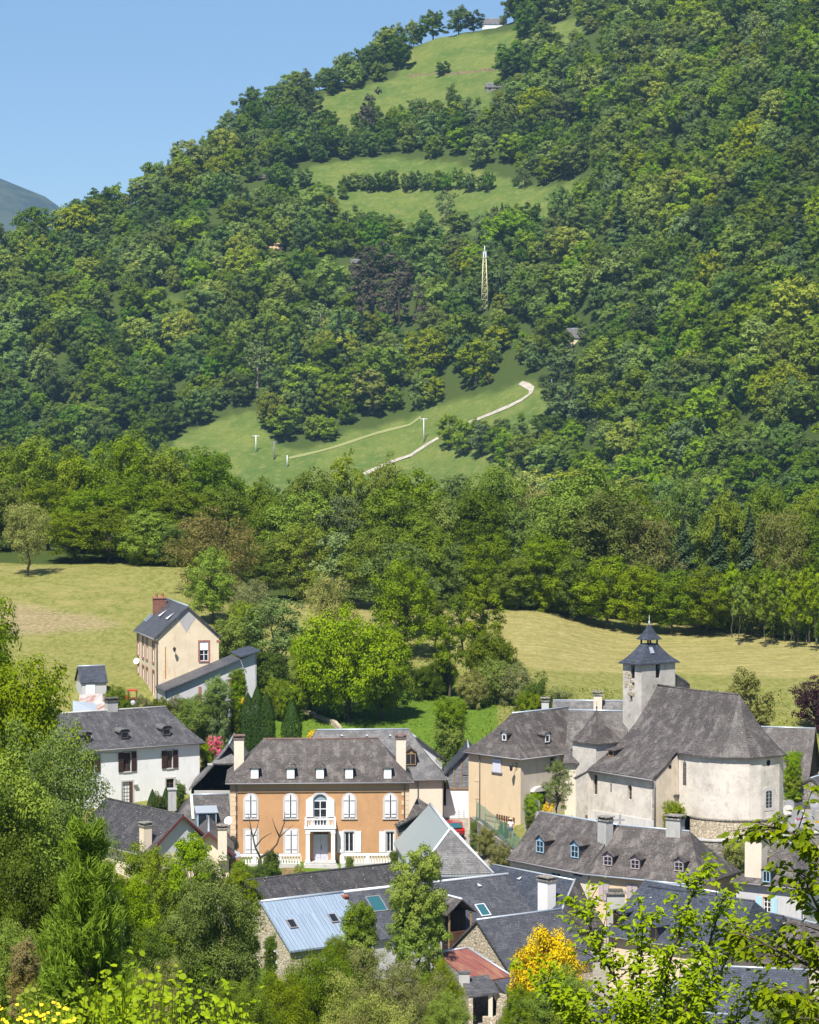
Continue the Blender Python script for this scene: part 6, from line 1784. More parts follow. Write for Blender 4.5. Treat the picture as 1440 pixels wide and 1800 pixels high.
    def surf(s, k):   # k 0 = aisle eave, 1 = ridge
        e = P(s, -.02, za); r = P(max(s, rs0), tm, zr); p = e.lerp(r, k)
        kv = tv / tm
        z1 = ze + .0
        if k < kv: p.z = za + (ze - za) * (k / kv)
        else:
            t = (k - kv) / (1 - kv); p.z = ze + (r.z - ze) * (t + prof * (t * t - t))
        return p
    ns, nk = 9, 12
    for i in range(ns):
        for j in range(nk):
            s0, s1 = Lk * i / ns + .0, Lk * (i + 1) / ns
            mk = 1.0
            q.poly([surf(s0, j / nk), surf(s1, j / nk), surf(s1, (j + 1) / nk), surf(s0, (j + 1) / nk)])
    for i in range(ns): p0, p1 = surf(Lk * i / ns, 0), surf(Lk * (i + 1) / ns, 0); q.poly([p0, p1, p1 - UP * .16, p0 - UP * .16])
    for j in range(4): p0, p1 = surf(Lk, j / nk), surf(Lk, (j + 1) / nk); q.poly([p0, p1, p1 - UP * .22, p0 - UP * .22])
    # back slope
    q.poly([P(rs0, tm, zr), P(rs1, tm, zr), P(e_s[0] - 1, tv + w, ze), P(rs0, tv + w, ze)])
    roof = q.build('roof', M['slate_church'], rt)
    MB().tube([ridge_start, ridge_start.lerp(ridge_end, .5) - UP * .1, ridge_end], .1, 6).build('ridge_cap', M['slate_church'], roof)
    MB().tube([P(Lk + .05, -.1, za - .15), P(0, -.1, za - .12)], .07, 6).build('gutter', M['pipe'], rt)
    MB().tube([P(Lk - .02, .15, za - .2), P(Lk - .02, .22, za - .5), P(Lk - .02, .22, g - 2)], .07, 6).build('downpipe', M['pipe'], rt)
    q = MB(); q.prism([P(-.3, tv + w, g - 1), P(Lk + 4, tv + w, g - 1), P(Lk + 4, tv + w, ze), P(-.3, tv + w, ze)], -b * .4); q.build('rear_wall', M['church'], rt)
    q = MB(); edge = [surf(0, j / nk) - UP * .05 for j in range(nk + 1)] + [P(rs0, tv + w, ze)]
    for p0, p1 in zip(edge, edge[1:]): q.poly([p0, p1, Vector((p1.x, p1.y, g - 1)), Vector((p0.x, p0.y, g - 1))])
    q.build('west_wall', M['church'], rt)
    # small dormer on the lower roof by the turret
    fr = Fr(surf(.3, 0), a, surf(.3, .2) - surf(.3, 0), a.cross(surf(.3, .2) - surf(.3, 0)))
    dormer(h, fr, 1069, 1330, .7, .55, 'slate_brown', 'wood', 'shed', 'slate_brown', 1, depth=2.6, over=.25)
    # stair turret at the left end
    T = P(.15, .8, 0); zt = z_at(T.x, T.y, 1308); T.z = zt; tw = 3.6
    D_ = 3.4
    c4 = [T - a * tw, T, T + b * D_, T - a * tw + b * D_]
    cen = (c4[0] + c4[2]) / 2
    q = MB()
    ins = [p.lerp(cen, .12) for p in c4]
    for i in range(4): p0, p1 = ins[i], ins[(i + 1) % 4]; q.poly([Vector((p0.x, p0.y, g - 1)), Vector((p1.x, p1.y, g - 1)), Vector((p1.x, p1.y, zt - .05)), Vector((p0.x, p0.y, zt - .05))])
    tu = q.build('stair_turret', M['tower'], rt)
    pk = Vector((cen.x, cen.y, z_at(cen.x, cen.y, 1247)))
    q = MB(); loft(q, c4, [pk] * 4, .45, .12, 7, 5, .0); q.build('turret_roof', M['slate_brown'], rt)
    MB().lathe(pk - UP * .15, [(.07, 0), (.03, .2), (.09, .3), (.02, .45), (.015, .9)], 6).build('finial', M['iron'], rt)
    ft = Fr(Vector((ins[0].x, ins[0].y, g)), a, UP, -b); a0 = ft.hit(1001, 1373); a1 = ft.hit(1036, 1353)
    MB().tube([ft.pt(*a0, .05), ft.pt(*a1, .05)], .09, 5).build('drip_line', M['pipe'], rt)
    # bell tower
    Kt = at(1125.5, 1168, 255.5); ztw = Kt.z
    wb, wa = 4.9, 2.9
    c4 = [Kt - a * wa, Kt, Kt + b * wb, Kt - a * wa + b * wb]; cen = (c4[0] + c4[2]) / 2
    ins = [p + (cen - p).normalized() * .42 for p in c4]
    q = MB(); fl = Fr(Vector((ins[0].x, ins[0].y, g)), ins[1] - ins[0], UP, -b); fr_ = Fr(Vector((ins[1].x, ins[1].y, g)), ins[2] - ins[1], UP, a)
    hl = px_rect(fl, 1109, 1168, 1116, 1193); hr = px_rect(fr_, 1153, 1167, 1161, 1192)
    hl2 = px_rect(fl, 1111, 1199, 1115.5, 1208); hl3 = px_rect(fl, 1107, 1223, 1112, 1235)
    top = ztw - g + .02
    panel(q, fl, 0, (ins[1] - ins[0]).length, -1, top, [hl, hl2, hl3], .5); panel(q, fr_, 0, (ins[2] - ins[1]).length, -1, top, [hr], .5)
    panel(q, Fr(Vector((ins[2].x, ins[2].y, g)), ins[3] - ins[2], UP, b), 0, (ins[3] - ins[2]).length, -1, top, []); panel(q, Fr(Vector((ins[3].x, ins[3].y, g)), ins[0] - ins[3], UP, -a), 0, (ins[0] - ins[3]).length, -1, top, [])
    q.build('bell_tower', M['tower'], rt, fix=False)
    for fx, r in ((fl, hl), (fr_, hr)):
        q = MB(); fx.box(q, r[0], r[1], r[2], r[3], -.49, -.4); q.build('belfry_opening', M['darkroom'], rt)
        q = MB()
        for k in range(5): y = r[2] + .1 + k * .17; fx.box(q, r[0], r[1], y, y + .05, -.3, -.12)
        q.build('louvre', M['wooddark'], rt)
    # bare rubble where plaster fell from the tower
    rng = random.Random(3)
    for cx, cy, n in ((1105, 1198, 9), (1110, 1212, 8), (1104, 1182, 5)):
        for k in range(n):
            s_, t_ = fl.hit(cx + rng.uniform(-4, 6), cy + rng.uniform(-9, 9)); q = MB(); ww, hh = rng.uniform(.12, .26), rng.uniform(.08, .16)
            fl.box(q, s_ - ww, s_ + ww * .6, t_ - hh, t_ + hh, -.03, rng.uniform(.015, .05)); q.build('stone', M['stone'], rt)
    pk = Vector((cen.x, cen.y, z_at(cen.x, cen.y, 1131)))
    hub = .62
    cap = [pk - a * hub * .8 - b * hub, pk + a * hub * .8 - b * hub, pk + a * hub * .8 + b * hub, pk - a * hub * .8 + b * hub]
    R4 = [cap[0], cap[1], cap[2], cap[3]]
    q = MB(); loft(q, c4, R4, .42, .12, 8, 6, 0); q.poly(R4); tr = q.build('tower_roof', M['slate_blue'], rt)
    for p in R4: MB().prism([p.lerp(pk, .1) + Vector((x, y, -.2)) for x, y in ((-.08, -.08), (.08, -.08), (.08, .08), (-.08, .08))], UP * (.75)).build('lantern_post', M['iron'], tr)
    z1 = z_at(cen.x, cen.y, 1122.5)
    up_ = [Vector((cen.x, cen.y, z1)) + (p - pk) * 1.45 for p in R4]
    tip = Vector((cen.x, cen.y, z_at(cen.x, cen.y, 1094)))
    q = MB(); loft(q, up_, [tip] * 4, .45, .08, 7, 5, 0); q.poly(up_); q.build('lantern_roof', M['slate_blue'], tr)
    MB().lathe(tip - UP * .35, [(.12, 0), (.06, .3), (.1, .38), (.02, .5), (.015, 1.0)], 6).build('finial', M['zinc_light'], tr)
    sl = cap[1] - c4[1]; sl = sl - b * sl.dot(b); tl = Fr(c4[1], b, sl, b.cross(sl)); s_, t_ = tl.hit(1146, 1143)
    q = MB(); tl.box(q, s_ - .2, s_ + .2, t_ - .3, t_ + .3, -.6, .02); q.build('roof_hatch', M['zinc'], tr)
    # little gabled roof right of the tower
    q = MB(); p0, p1 = at(1188, 1187, 259), at(1213, 1203, 259); q.prism([p0, p1, p1 + Vector((0, 4, 0)), p0 + Vector((0, 4, 0))], UP * -.15); q.prism([p0 - UP * .1, p1 - UP * .1, p1 - UP * 2, p0 - UP * 2], Vector((0, .3, 0))); q.build('side_roof', M['slate_dark'], rt)
    # retaining wall under the apse
    return P, Lk, a, b
CH = church()
# ------------------------------------------------------------------ trees of the valley and gardens
random.seed(4)
ORD = ['first', 'second', 'third', 'fourth', 'fifth', 'sixth', 'seventh', 'eighth', 'ninth', 'tenth', 'eleventh', 'twelfth', 'thirteenth', 'fourteenth', 'fifteenth', 'sixteenth', 'seventeenth', 'eighteenth', 'nineteenth', 'twentieth', 'twenty-first', 'twenty-second', 'twenty-third', 'twenty-fourth']
# back and middle rows of the tree belt: (px, top row, width, distance, kind)
BELT = {
 'back': [(-30, 780, 130, 384, 'belt0'), (45, 778, 130, 380, 'belt1'), (125, 795, 110, 384, 'belt3'), (212, 770, 140, 382, 'belt1'), (290, 800, 110, 384, 'belt0'), (372, 795, 120, 382, 'belt2'), (455, 850, 100, 384, 'belt3'),
          (545, 832, 130, 380, 'belt1'), (612, 800, 64, 380, 'belt_tall'), (668, 818, 110, 384, 'belt0'), (724, 836, 150, 382, 'belt4'), (800, 842, 100, 386, 'belt_grey'), (860, 822, 120, 384, 'belt0'), (935, 862, 90, 388, 'belt_olive'),
          (1040, 822, 200, 378, 'belt3'), (1118, 856, 100, 386, 'belt0'), (1200, 850, 90, 392, 'belt_grey'), (1270, 872, 100, 390, 'belt3'), (1345, 858, 110, 390, 'belt1'), (1425, 862, 130, 386, 'belt0'), (1490, 860, 120, 384, 'belt3'), (1570, 870, 130, 384, 'belt0'), (1660, 875, 140, 382, 'belt1')],
 'middle': [(-10, 850, 130, 370, 'belt3'), (85, 850, 130, 372, 'belt4'), (165, 862, 130, 368, 'belt0'), (240, 842, 150, 372, 'belt4'), (320, 862, 120, 370, 'belt3'), (395, 862, 110, 376, 'belt2'), (470, 890, 100, 372, 'belt0'),
            (535, 872, 140, 370, 'belt4'), (600, 880, 100, 370, 'belt_grey'), (690, 868, 150, 370, 'belt4'), (770, 885, 120, 372, 'belt3'), (845, 868, 120, 370, 'belt2'), (915, 905, 100, 370, 'belt_grey'), (985, 880, 130, 366, 'belt1'),
            (1075, 868, 170, 364, 'belt0'), (1140, 915, 110, 364, 'belt_olive'), (1200, 905, 74, 372, 'spruce'), (1262, 915, 80, 370, 'spruce'), (1318, 900, 80, 374, 'spruce'), (1380, 905, 110, 370, 'belt_olive'), (1450, 915, 120, 370, 'belt1'), (1530, 920, 130, 368, 'belt4'), (1620, 925, 140, 366, 'belt3')],
 'front': [(130, 905, 120, 357, 'belt0'), (190, 895, 120, 356, 'belt3'), (258, 905, 110, 354, 'belt4'), (310, 930, 80, 352, 'belt2'), (470, 955, 90, 354, 'belt4'), (530, 925, 110, 354, 'belt0'), (595, 945, 100, 352, 'belt_grey'), (655, 935, 110, 350, 'belt4'),
           (745, 920, 110, 352, 'belt3'), (800, 960, 90, 350, 'belt2'), (860, 945, 100, 349, 'belt4'), (905, 985, 90, 348, 'belt0'), (962, 945, 110, 348, 'belt1'), (1010, 985, 90, 346, 'belt2'), (1065, 985, 110, 345, 'belt4'), (1125, 1000, 110, 344, 'belt1'), (1180, 1010, 100, 343, 'belt4'), (1240, 1005, 110, 343, 'belt4')],
}
COLN = {'belt0': 'mid green', 'belt1': 'bright green', 'belt2': 'dark green', 'belt3': 'mid green', 'belt4': 'bright green', 'belt_grey': 'grey green', 'belt_olive': 'olive green', 'belt_tall': 'slender mid green', 'spruce': 'dark conical', 'belt_brown': 'brownish'}
for row, L in BELT.items():
    for i, (px, top, w, Y, k) in enumerate(L):
        nm = 'spruce_tree' if k == 'spruce' else 'broadleaf_tree'
        size = 'broad' if w > 125 else ('narrow' if w < 90 else 'medium')
        tree_px(k, nm, f'{size} {COLN[k]} tree, {ORD[i]} from left, {row} row of tree belt', 'tree', px, top - 6, w * 1.08, Y, f'trees in the {row} row of the belt behind the fields')
# young trees with bare stems at the right end of the belt
for i, (px, top, w, Y) in enumerate([(1288, 990, 50, 341), (1312, 1000, 46, 338), (1335, 985, 50, 340), (1358, 1005, 46, 336), (1380, 990, 52, 338), (1402, 1010, 46, 334), (1424, 995, 52, 336), (1448, 1005, 50, 333), (1300, 1020, 40, 336), (1345, 1025, 40, 334), (1392, 1030, 42, 332), (1435, 1035, 44, 330)]):
    tree_px('young', 'young_tree', f'thin stemmed young tree, {ORD[i]} along the right end of the hay field', 'tree', px, top, w, Y, 'young trees along the right end of the hay field')
# low scrub under the belt edge
for i in range(40):
    px = -20 + i * 37.5 + random.uniform(-10, 10)
    if 20 < px < 90: continue
    edge = np.interp(px, [-20, 100, 250, 420, 560, 700, 860, 1000, 1150, 1300, 1480], [975, 965, 1000, 1005, 1010, 1040, 1075, 1085, 1100, 1118, 1140])
    p = hit(px, edge - 5, 268)
    k = random.choice(['bush0', 'bush1', 'bush3', 'bush1'])
    place(k, 'hedge_shrub', f'leafy shrub under the tree belt, {ORD[i] + " from the left" if i < 20 else ORD[39 - i] + " from the right"}', 'shrub', (p.x, p.y + 1.5, p.z - .3), random.uniform(2.6, 4.4), random.uniform(2.2, 3.4), 'shrubs along the foot of the tree belt', random.uniform(0, 6))
T = tree_px
T('belt_olive', 'apple_tree', 'lone olive green orchard tree standing at the left edge of the upper field', 'tree', 48, 884, 92, 345)
T('belt_brown', 'walnut_tree', 'broad brownish olive round tree in front of the tree belt', 'tree', 378, 893, 190, 333)
T('belt4', 'broadleaf_tree', 'bright green bushy tree below the brownish round tree', 'tree', 372, 965, 100, 318)
T('belt_olive', 'broadleaf_tree', 'small yellowish tree between the brownish tree and the cream house', 'tree', 445, 1020, 90, 312)
T('bush1', 'shrub', 'yellow green shrub right of the cream house roof', 'shrub', 430, 1058, 60, 304)
T('bush0', 'shrub', 'dark leafy shrub beside the cream house gable', 'shrub', 400, 1085, 80, 300)
T('belt_grey', 'willow_tree', 'soft grey green rounded tree right of the cream house', 'tree', 487, 1052, 130, 300)
T('bush3', 'shrub', 'dark shrub under the grey green rounded tree', 'shrub', 470, 1130, 100, 296)
T('belt_olive', 'broadleaf_tree', 'olive green tree behind the large garden tree', 'tree', 578, 1010, 95, 325)
T('belt_grey', 'broadleaf_tree', 'grey leaved tree below the belt beside the pale pasture', 'tree', 700, 955, 150, 330)
T('belt0', 'broadleaf_tree', 'spreading dark tree with visible stem above the garden', 'tree', 712, 985, 120, 318)
T('garden', 'cherry_tree', 'large dense green garden tree above the manor roof', 'tree', 612, 1072, 195, 283)
T('garden', 'cherry_tree', 'right half crown of the dense garden trees, lower and broader', 'tree', 672, 1108, 110, 284)
T('garden', 'broadleaf_tree', 'small light green tree at the left of the garden trees', 'tree', 545, 1110, 70, 287)
T('bush3', 'shrub', 'dark round shrub at the right of the garden trees', 'shrub', 745, 1160, 70, 294)
T('bush0', 'shrub', 'green shrub between the garden trees and the ivy column', 'shrub', 776, 1160, 56, 298)
T('belt_tall', 'ivy_tree', 'slender bright green tree in the hedge above the garden', 'tree', 790, 1075, 62, 296)
T('belt_tall', 'ivy_tree', 'tall loose ivy covered tree at the corner of the hay field', 'tree', 852, 1020, 84, 312)
T('belt_tall', 'broadleaf_tree', 'thin grey green tree left of the ivy covered tree', 'tree', 812, 1040, 50, 318)
T('belt_tall', 'broadleaf_tree', 'slender tree at the top corner of the pasture', 'tree', 766, 1050, 50, 322)
T('bush0', 'shrub', 'mid green hedge shrub below the ivy covered tree', 'shrub', 862, 1110, 90, 300)
T('bush0', 'shrub', 'large dark hedge shrub above the yellow house roof', 'shrub', 872, 1158, 84, 292)
T('bush2', 'shrub', 'olive hedge shrub beside the dark hedge shrub', 'shrub', 905, 1165, 74, 291)
T('bush3', 'shrub', 'dark hedge shrub sloping down to the yellow house', 'shrub', 940, 1185, 80, 283)
T('bush1', 'shrub', 'bright yellow green shrub behind the yellow house chimney', 'shrub', 935, 1218, 50, 276)
T('bush2', 'shrub', 'small olive shrub at the right end of the hedge', 'shrub', 985, 1208, 46, 283)
T('bush2', 'shrub', 'pale twiggy shrub at the garden path', 'shrub', 830, 1175, 60, 289)
T('bush1', 'apple_tree', 'small apple tree with leaning trunk on the garden slope', 'tree', 792, 1228, 60, 268)
T('bush1', 'shrub', 'light shrub with white flowers left under the garden tree', 'shrub', 510, 1200, 60, 283)
T('bush0', 'shrub', 'green shrub under the garden tree beside the cypress', 'shrub', 480, 1190, 60, 284)
T('cypress3', 'cypress_tree', 'dark green triple cypress column behind the manor', 'cypress', 452, 1207, 52, 273, rot=0)
T('cypress', 'cypress_tree', 'shorter single dark cypress right of the triple one', 'cypress', 513, 1232, 36, 270)
T('gorse', 'broom_bush', 'yellow flowering broom bush behind the manor roof', 'shrub', 550, 1283, 26, 269)
T('gorse', 'broom_bush', 'small yellow broom beside the lean-to of the cream house', 'shrub', 429, 1226, 14, 276)
T('rhodo', 'rhododendron', 'pink flowering rhododendron behind the open barn', 'shrub', 379, 1292, 34, 268)
T('bush0', 'shrub', 'green shrub under the pink rhododendron', 'shrub', 374, 1300, 50, 270)
T('garden', 'broadleaf_tree', 'round bright green tree right of the white house roof', 'tree', 345, 1222, 100, 276)
T('bush_grey', 'olive_tree', 'pale silvery tree in front of the lean-to', 'tree', 382, 1188, 50, 275)
T('bush1', 'shrub', 'upright green shrub at the right end of the lean-to', 'shrub', 418, 1175, 34, 277)
for i, px in enumerate((205, 222, 250, 280, 310)): T(['bush0', 'bush3', 'bush2', 'bush0', 'bush2'][i], 'shrub', f'garden shrub above the white house roof ridge, {ORD[i]} from the left', 'shrub', px, [1205, 1222, 1222, 1226, 1222][i], [46, 34, 40, 40, 40][i], [277, 275, 276, 276, 277][i])
T('magnolia', 'magnolia_tree', 'dark olive magnolia tree behind the church apse', 'tree', 1318, 1178, 92, 280)
T('purple', 'copper_beech', 'dark purple leaved tree at the right edge behind the church', 'tree', 1436, 1185, 100, 284)
T('bush1', 'shrub', 'green shrub between church apse and barn', 'shrub', 1394, 1320, 34, 262)
T('belt_grey', 'pear_tree', 'leafy green tree between yellow house and church turret', 'tree', 980, 1338, 58, 250, dz=1)
T('gorse', 'broom_bush', 'yellow orange flowering bush by the churchyard railing', 'shrub', 963, 1411, 26, 247)
T('bush1', 'shrub', 'light green shrub by the porch of the yellow house', 'shrub', 938, 1394, 34, 250)
T('bush1', 'creeper', 'green climbing plant on the church wall above the slate house', 'creeper', 1185, 1408, 38, 246)
T('bush2', 'creeper', 'ivy hanging over the churchyard retaining wall', 'creeper', 1290, 1475, 44, 238.5)
T('bush0', 'shrub', 'green shrub of the little garden below the yellow house', 'shrub', 886, 1447, 24, 251)
T('bush2', 'shrub', 'brownish scrub on the bank below the fence', 'shrub', 858, 1452, 44, 247)
T('bush2', 'shrub', 'dry scrub on the bank above the blue slate roof', 'shrub', 880, 1478, 46, 243)
T('bush_grey', 'shrub', 'stony scrub at the top of the fenced bank', 'shrub', 838, 1440, 26, 251)
for i, (px, top, w, Y) in enumerate(((318, 1372, 24, 254.5), (292, 1385, 22, 254.5), (268, 1388, 20, 254.5), (280, 1392, 26, 254))): T('cypress' if i in (1, 2) else 'bush3', 'conifer_shrub', ['dark round conifer beside the open barn', 'small pointed conifer in front of the white house', 'tiny pointed conifer at the foot of the white house', 'low dark conifer by the white house wall'][i], 'shrub', px, top, w, Y)
# manor garden
T('bush0', 'shrub', 'round green shrub at the manor garden corner', 'shrub', 422, 1512, 34, 239.5)
T('bush3', 'shrub', 'dark shrub in the manor garden border', 'shrub', 450, 1514, 40, 239)
T('bush0', 'shrub', 'leafy shrub against the manor balustrade', 'shrub', 478, 1494, 32, 242.5)
T('bush2', 'shrub', 'small reddish shrub right of the garden bench', 'shrub', 525, 1520, 26, 240)
T('bush1', 'shrub', 'small green plant in front of the right balustrade', 'shrub', 615, 1506, 16, 243)
T('bush0', 'shrub', 'clipped green bush at the right end of the balustrade', 'shrub', 693, 1495, 18, 242.5)

# ------------------------------------------------------------------ near trees on the viewer's slope
broadleaf('near_ash', 'leaf_bright', 61, 9, 3.0, 1.0, 36, 26000, .17, 13, .15, .30, sub=.45, n_limb=16, trunk=.12)
broadleaf('near_lush', 'leaf_bright', 62, 18, 7, 2, 56, 80000, .21, 15, .1, .25, n_limb=20)
broadleaf('near_dark', 'leaf_mid', 63, 12, 5, .5, 42, 60000, .16, 14, .05, .3, n_limb=14)
broadleaf('near_light', 'leaf_bright', 64, 8, 5, .3, 46, 60000, .14, 15, .05, .28, n_limb=14)
broadleaf('near_olive', 'leaf_olive', 65, 8, 5, .3, 46, 60000, .13, 15, .05, .28, n_limb=14)
broadleaf('near_grey', 'leaf_sage', 66, 14, 5, 1.2, 44, 46000, .15, 14, .1, .3, n_limb=18, bark='bark_pale')
broadleaf('near_gold', 'leaf_gold', 67, 6, 2.6, 1.0, 34, 17000, .15, 10, .1, .30, flat=1.0, n_limb=16, trunk=.09, sub=.5)
broadleaf('near_gold2', 'leaf_lime', 68, 6, 3, .5, 26, 12000, .15, 12, .1, .30, n_limb=12, trunk=.09)
def recolour(new, old, mat):
    d = dict(PROTO[old]); d['crown'] = d['crown'].copy(); d['crown'].materials[0] = M[mat]; PROTO[new] = d
recolour('near_deep', 'near_lush', 'leaf_mid'); recolour('near_shade', 'near_dark', 'leaf_dark'); recolour('bush_dead', 'bush_grey', 'leaf_brown')
T('near_ash', 'ash_tree', 'slender feathery green ash tree standing before the slate row', 'tree', 735, 1488, 108, 203, rot=1)
T('bush1', 'broadleaf_tree', 'small leafy tree in front of the corrugated metal roof', 'tree', 632, 1585, 68, 204)
T('near_light', 'shrub', 'upright twigs of a light green shrub before the metal roof', 'shrub', 590, 1645, 44, 201)
T('near_gold', 'acacia_tree', 'golden yellow leaved tree in front of the stone gable house', 'tree', 958, 1632, 132, 186, rot=2)
T('near_deep', 'broadleaf_tree', 'dark leafy tree under the golden tree', 'tree', 915, 1735, 80, 178)
T('near_light', 'broadleaf_tree', 'bright green leafy crown at the foot of the golden tree', 'tree', 985, 1700, 110, 172)
T('near_light', 'broadleaf_tree', 'light green bushy tree at the bottom centre', 'tree', 560, 1672, 170, 172)
T('near_olive', 'broadleaf_tree', 'olive green bushy tree at the bottom, left of the rusty roof', 'tree', 690, 1668, 170, 168)
T('near_olive', 'broadleaf_tree', 'yellowish green bush at the bottom edge centre', 'tree', 640, 1722, 200, 155)
T('near_dark', 'broadleaf_tree', 'dark green bush beside the rusty red lean-to', 'tree', 775, 1690, 90, 178)
T('near_light', 'broadleaf_tree', 'bright bush below the stone outhouse', 'tree', 790, 1745, 90, 165)
T('near_light', 'broadleaf_tree', 'light green bush at the bottom left of centre', 'tree', 490, 1715, 150, 160)
T('bush3', 'conifer_shrub', 'small dark conifer at the door of the corrugated barn', 'shrub', 475, 1640, 26, 199)
T('near_shade', 'holly_tree', 'big dark dense tree left of the corrugated barn', 'tree', 372, 1515, 180, 150)
T('near_deep', 'broadleaf_tree', 'lush mid green tree hiding the foot of the tan house', 'tree', 262, 1490, 150, 175)
T('near_ash', 'ash_tree', 'feathery light green tree top in front of the tan wing', 'tree', 338, 1468, 90, 165)
T('near_lush', 'broadleaf_tree', 'bright leafy tree between the pine and the tan house', 'tree', 215, 1540, 150, 140)
T('near_ash', 'ash_tree', 'loose light green tree by the corner of the long barn', 'tree', 425, 1530, 70, 168)
T('near_deep', 'broadleaf_tree', 'tall lush tree at the left edge beside the upper field', 'tree', -75, 1062, 330, 150)
T('near_lush', 'broadleaf_tree', 'large bright green tree in front of the white house', 'tree', 10, 1165, 330, 132)
T('near_grey', 'willow_tree', 'pale twiggy tree overlapping the left of the white house', 'tree', 95, 1275, 230, 122)
T('near_deep', 'broadleaf_tree', 'deep green tree at the left edge, middle height', 'tree', -20, 1330, 330, 108)
T('near_shade', 'broadleaf_tree', 'dark tree at the left edge behind the pine', 'tree', 20, 1480, 260, 92)
T('near_light', 'broadleaf_tree', 'light bush at the far left below the dark tree', 'tree', 10, 1620, 150, 75)
T('near_shade', 'broadleaf_tree', 'shaded dark bush right of the pine', 'tree', 250, 1640, 160, 110)
T('near_olive', 'broadleaf_tree', 'yellow green bush between the pine and the dark dense tree', 'tree', 260, 1690, 130, 90)
T('near_light', 'broadleaf_tree', 'green bush at the bottom right of the dark dense tree', 'tree', 420, 1725, 130, 110)
T('pine', 'pine_tree', 'young light green pine with reddish trunk at the lower left', 'pine', 150, 1432, 300, 66, rot=.4)
T('bush_dead', 'shrub', 'grey brown tangled dead shrub left of the pine', 'shrub', 48, 1650, 70, 72)
T('near_light', 'broadleaf_tree', 'green tree behind the leafy foreground branches, bottom right', 'tree', 1180, 1755, 220, 150)
T('near_deep', 'broadleaf_tree', 'deep green tree at the bottom right corner', 'tree', 1400, 1760, 170, 140)
# ------------------------------------------------------------------ leafy branches close to the viewer
def branch_tree(name, label, Y, stems, mat, leaf, n_leaf, seed, bark='bark', droop=0.0, cluster=7, spread=.2, aspect=.5):
    """a near tree whose upper branches reach into the picture; stems are lists of photo points from root to tip"""
    rng = np.random.default_rng(seed)
    tips, mb = [], MB()
    roots = []
    for st, dY in stems:
        pts = [at(px, py, Y + dY) for px, py in st]; roots.append(pts[0])
        n = len(pts); mb.tube(pts, [max(.005, .026 * (1 - .85 * k / (n - 1))) for k in range(n)], 6)
        for i in range(n - 1):
            a, b = pts[i], pts[i + 1]; L = (b - a).length
            m = max(3, int(L / .075))
            for k in range(m):
                t = k / m
                p = a.lerp(b, t)
                if i == 0 and t < .4 and len(st) > 3: continue
                d = Vector(rng.normal(0, 1, 3)); d.z = abs(d.z) * .8 + .15 - droop; d.normalize(); d = (d + (b - a).normalized() * .7).normalized()
                l = rng.uniform(.22, .75) * (1.15 - .6 * (i + t) / (n - 1))
                e = p + d * l
                mb.tube([p, p.lerp(e, .5) + Vector((0, 0, .02)), e], [.007, .005, .002], 4, False)
                for q in (.3, .55, .78, 1.0): tips.append((p.lerp(e, q) + Vector(rng.normal(0, .02, 3)), d))
            tips.append((b, (b - a).normalized()))
    root = min((r for r in roots), key=lambda r: r.z)
    g = Hf(root.x, root.y)
    o = thing(name, label, 'tree', (root.x, root.y, g - .1))
    c = sum(roots, Vector((0, 0, 0))) / len(roots)
    foot = Vector((root.x, root.y, g - .3))
    for r in roots: mb.tube([foot, foot.lerp(r, .5) + Vector((0, .05, 0)), r], [.1, .07, .028], 7)
    off = Vector(o.location)
    mb.v = [v - off for v in mb.v]
    link('trunk', mb_mesh(mb, name + '_wood', M[bark]), o)
    P, Nn, Al = [], [], []
    for p, d in tips:
        k = cluster
        v = _unit(rng, k)
        P.append(np.array(p) + v * np.array([spread, spread, spread * .7]) * rng.uniform(.2, 1, (k, 1)) - np.array([0, 0, droop * .1]))
        Nn.append(v * .3 + np.array([-.15, -.25, .8]) + _unit(rng, k) * .5); Al.append(v * .7 + np.array(d) * .6 + np.array([0, 0, -droop]))
    P, Nn, Al = np.vstack(P), np.vstack(Nn), np.vstack(Al)
    # a leaf is a folded six-cornered blade
    n = len(P); Nn /= np.linalg.norm(Nn, axis=1, keepdims=True); T_ = Al - Nn * (Al * Nn).sum(1, keepdims=True); T_ /= np.linalg.norm(T_, axis=1, keepdims=True) + 1e-9; B = np.cross(Nn, T_)
    s = (leaf * rng.uniform(.65, 1.25, n))[:, None]
    ring = [(-.5, 0, 0), (-.15, .5 * aspect, .1), (.22, .42 * aspect, .07), (.55, 0, -.08), (.22, -.42 * aspect, .07), (-.15, -.5 * aspect, .1)]
    V = np.stack([P + T_ * s * a + B * s * b + Nn * s * c_ for a, b, c_ in ring], 1).reshape(-1, 3) - np.array(off)
    i0 = np.arange(n)[:, None] * 6
    I = np.concatenate([i0 + np.array([[0, 1, 2, 3]]), i0 + np.array([[0, 3, 4, 5]])], 1).reshape(-1, 4)
    me = raw_mesh(name + '_leaves', V, 4, I, [M[mat]], tint=np.repeat(rng.uniform(0, 1, n), 2))
    link('crown', me, o)
    return o
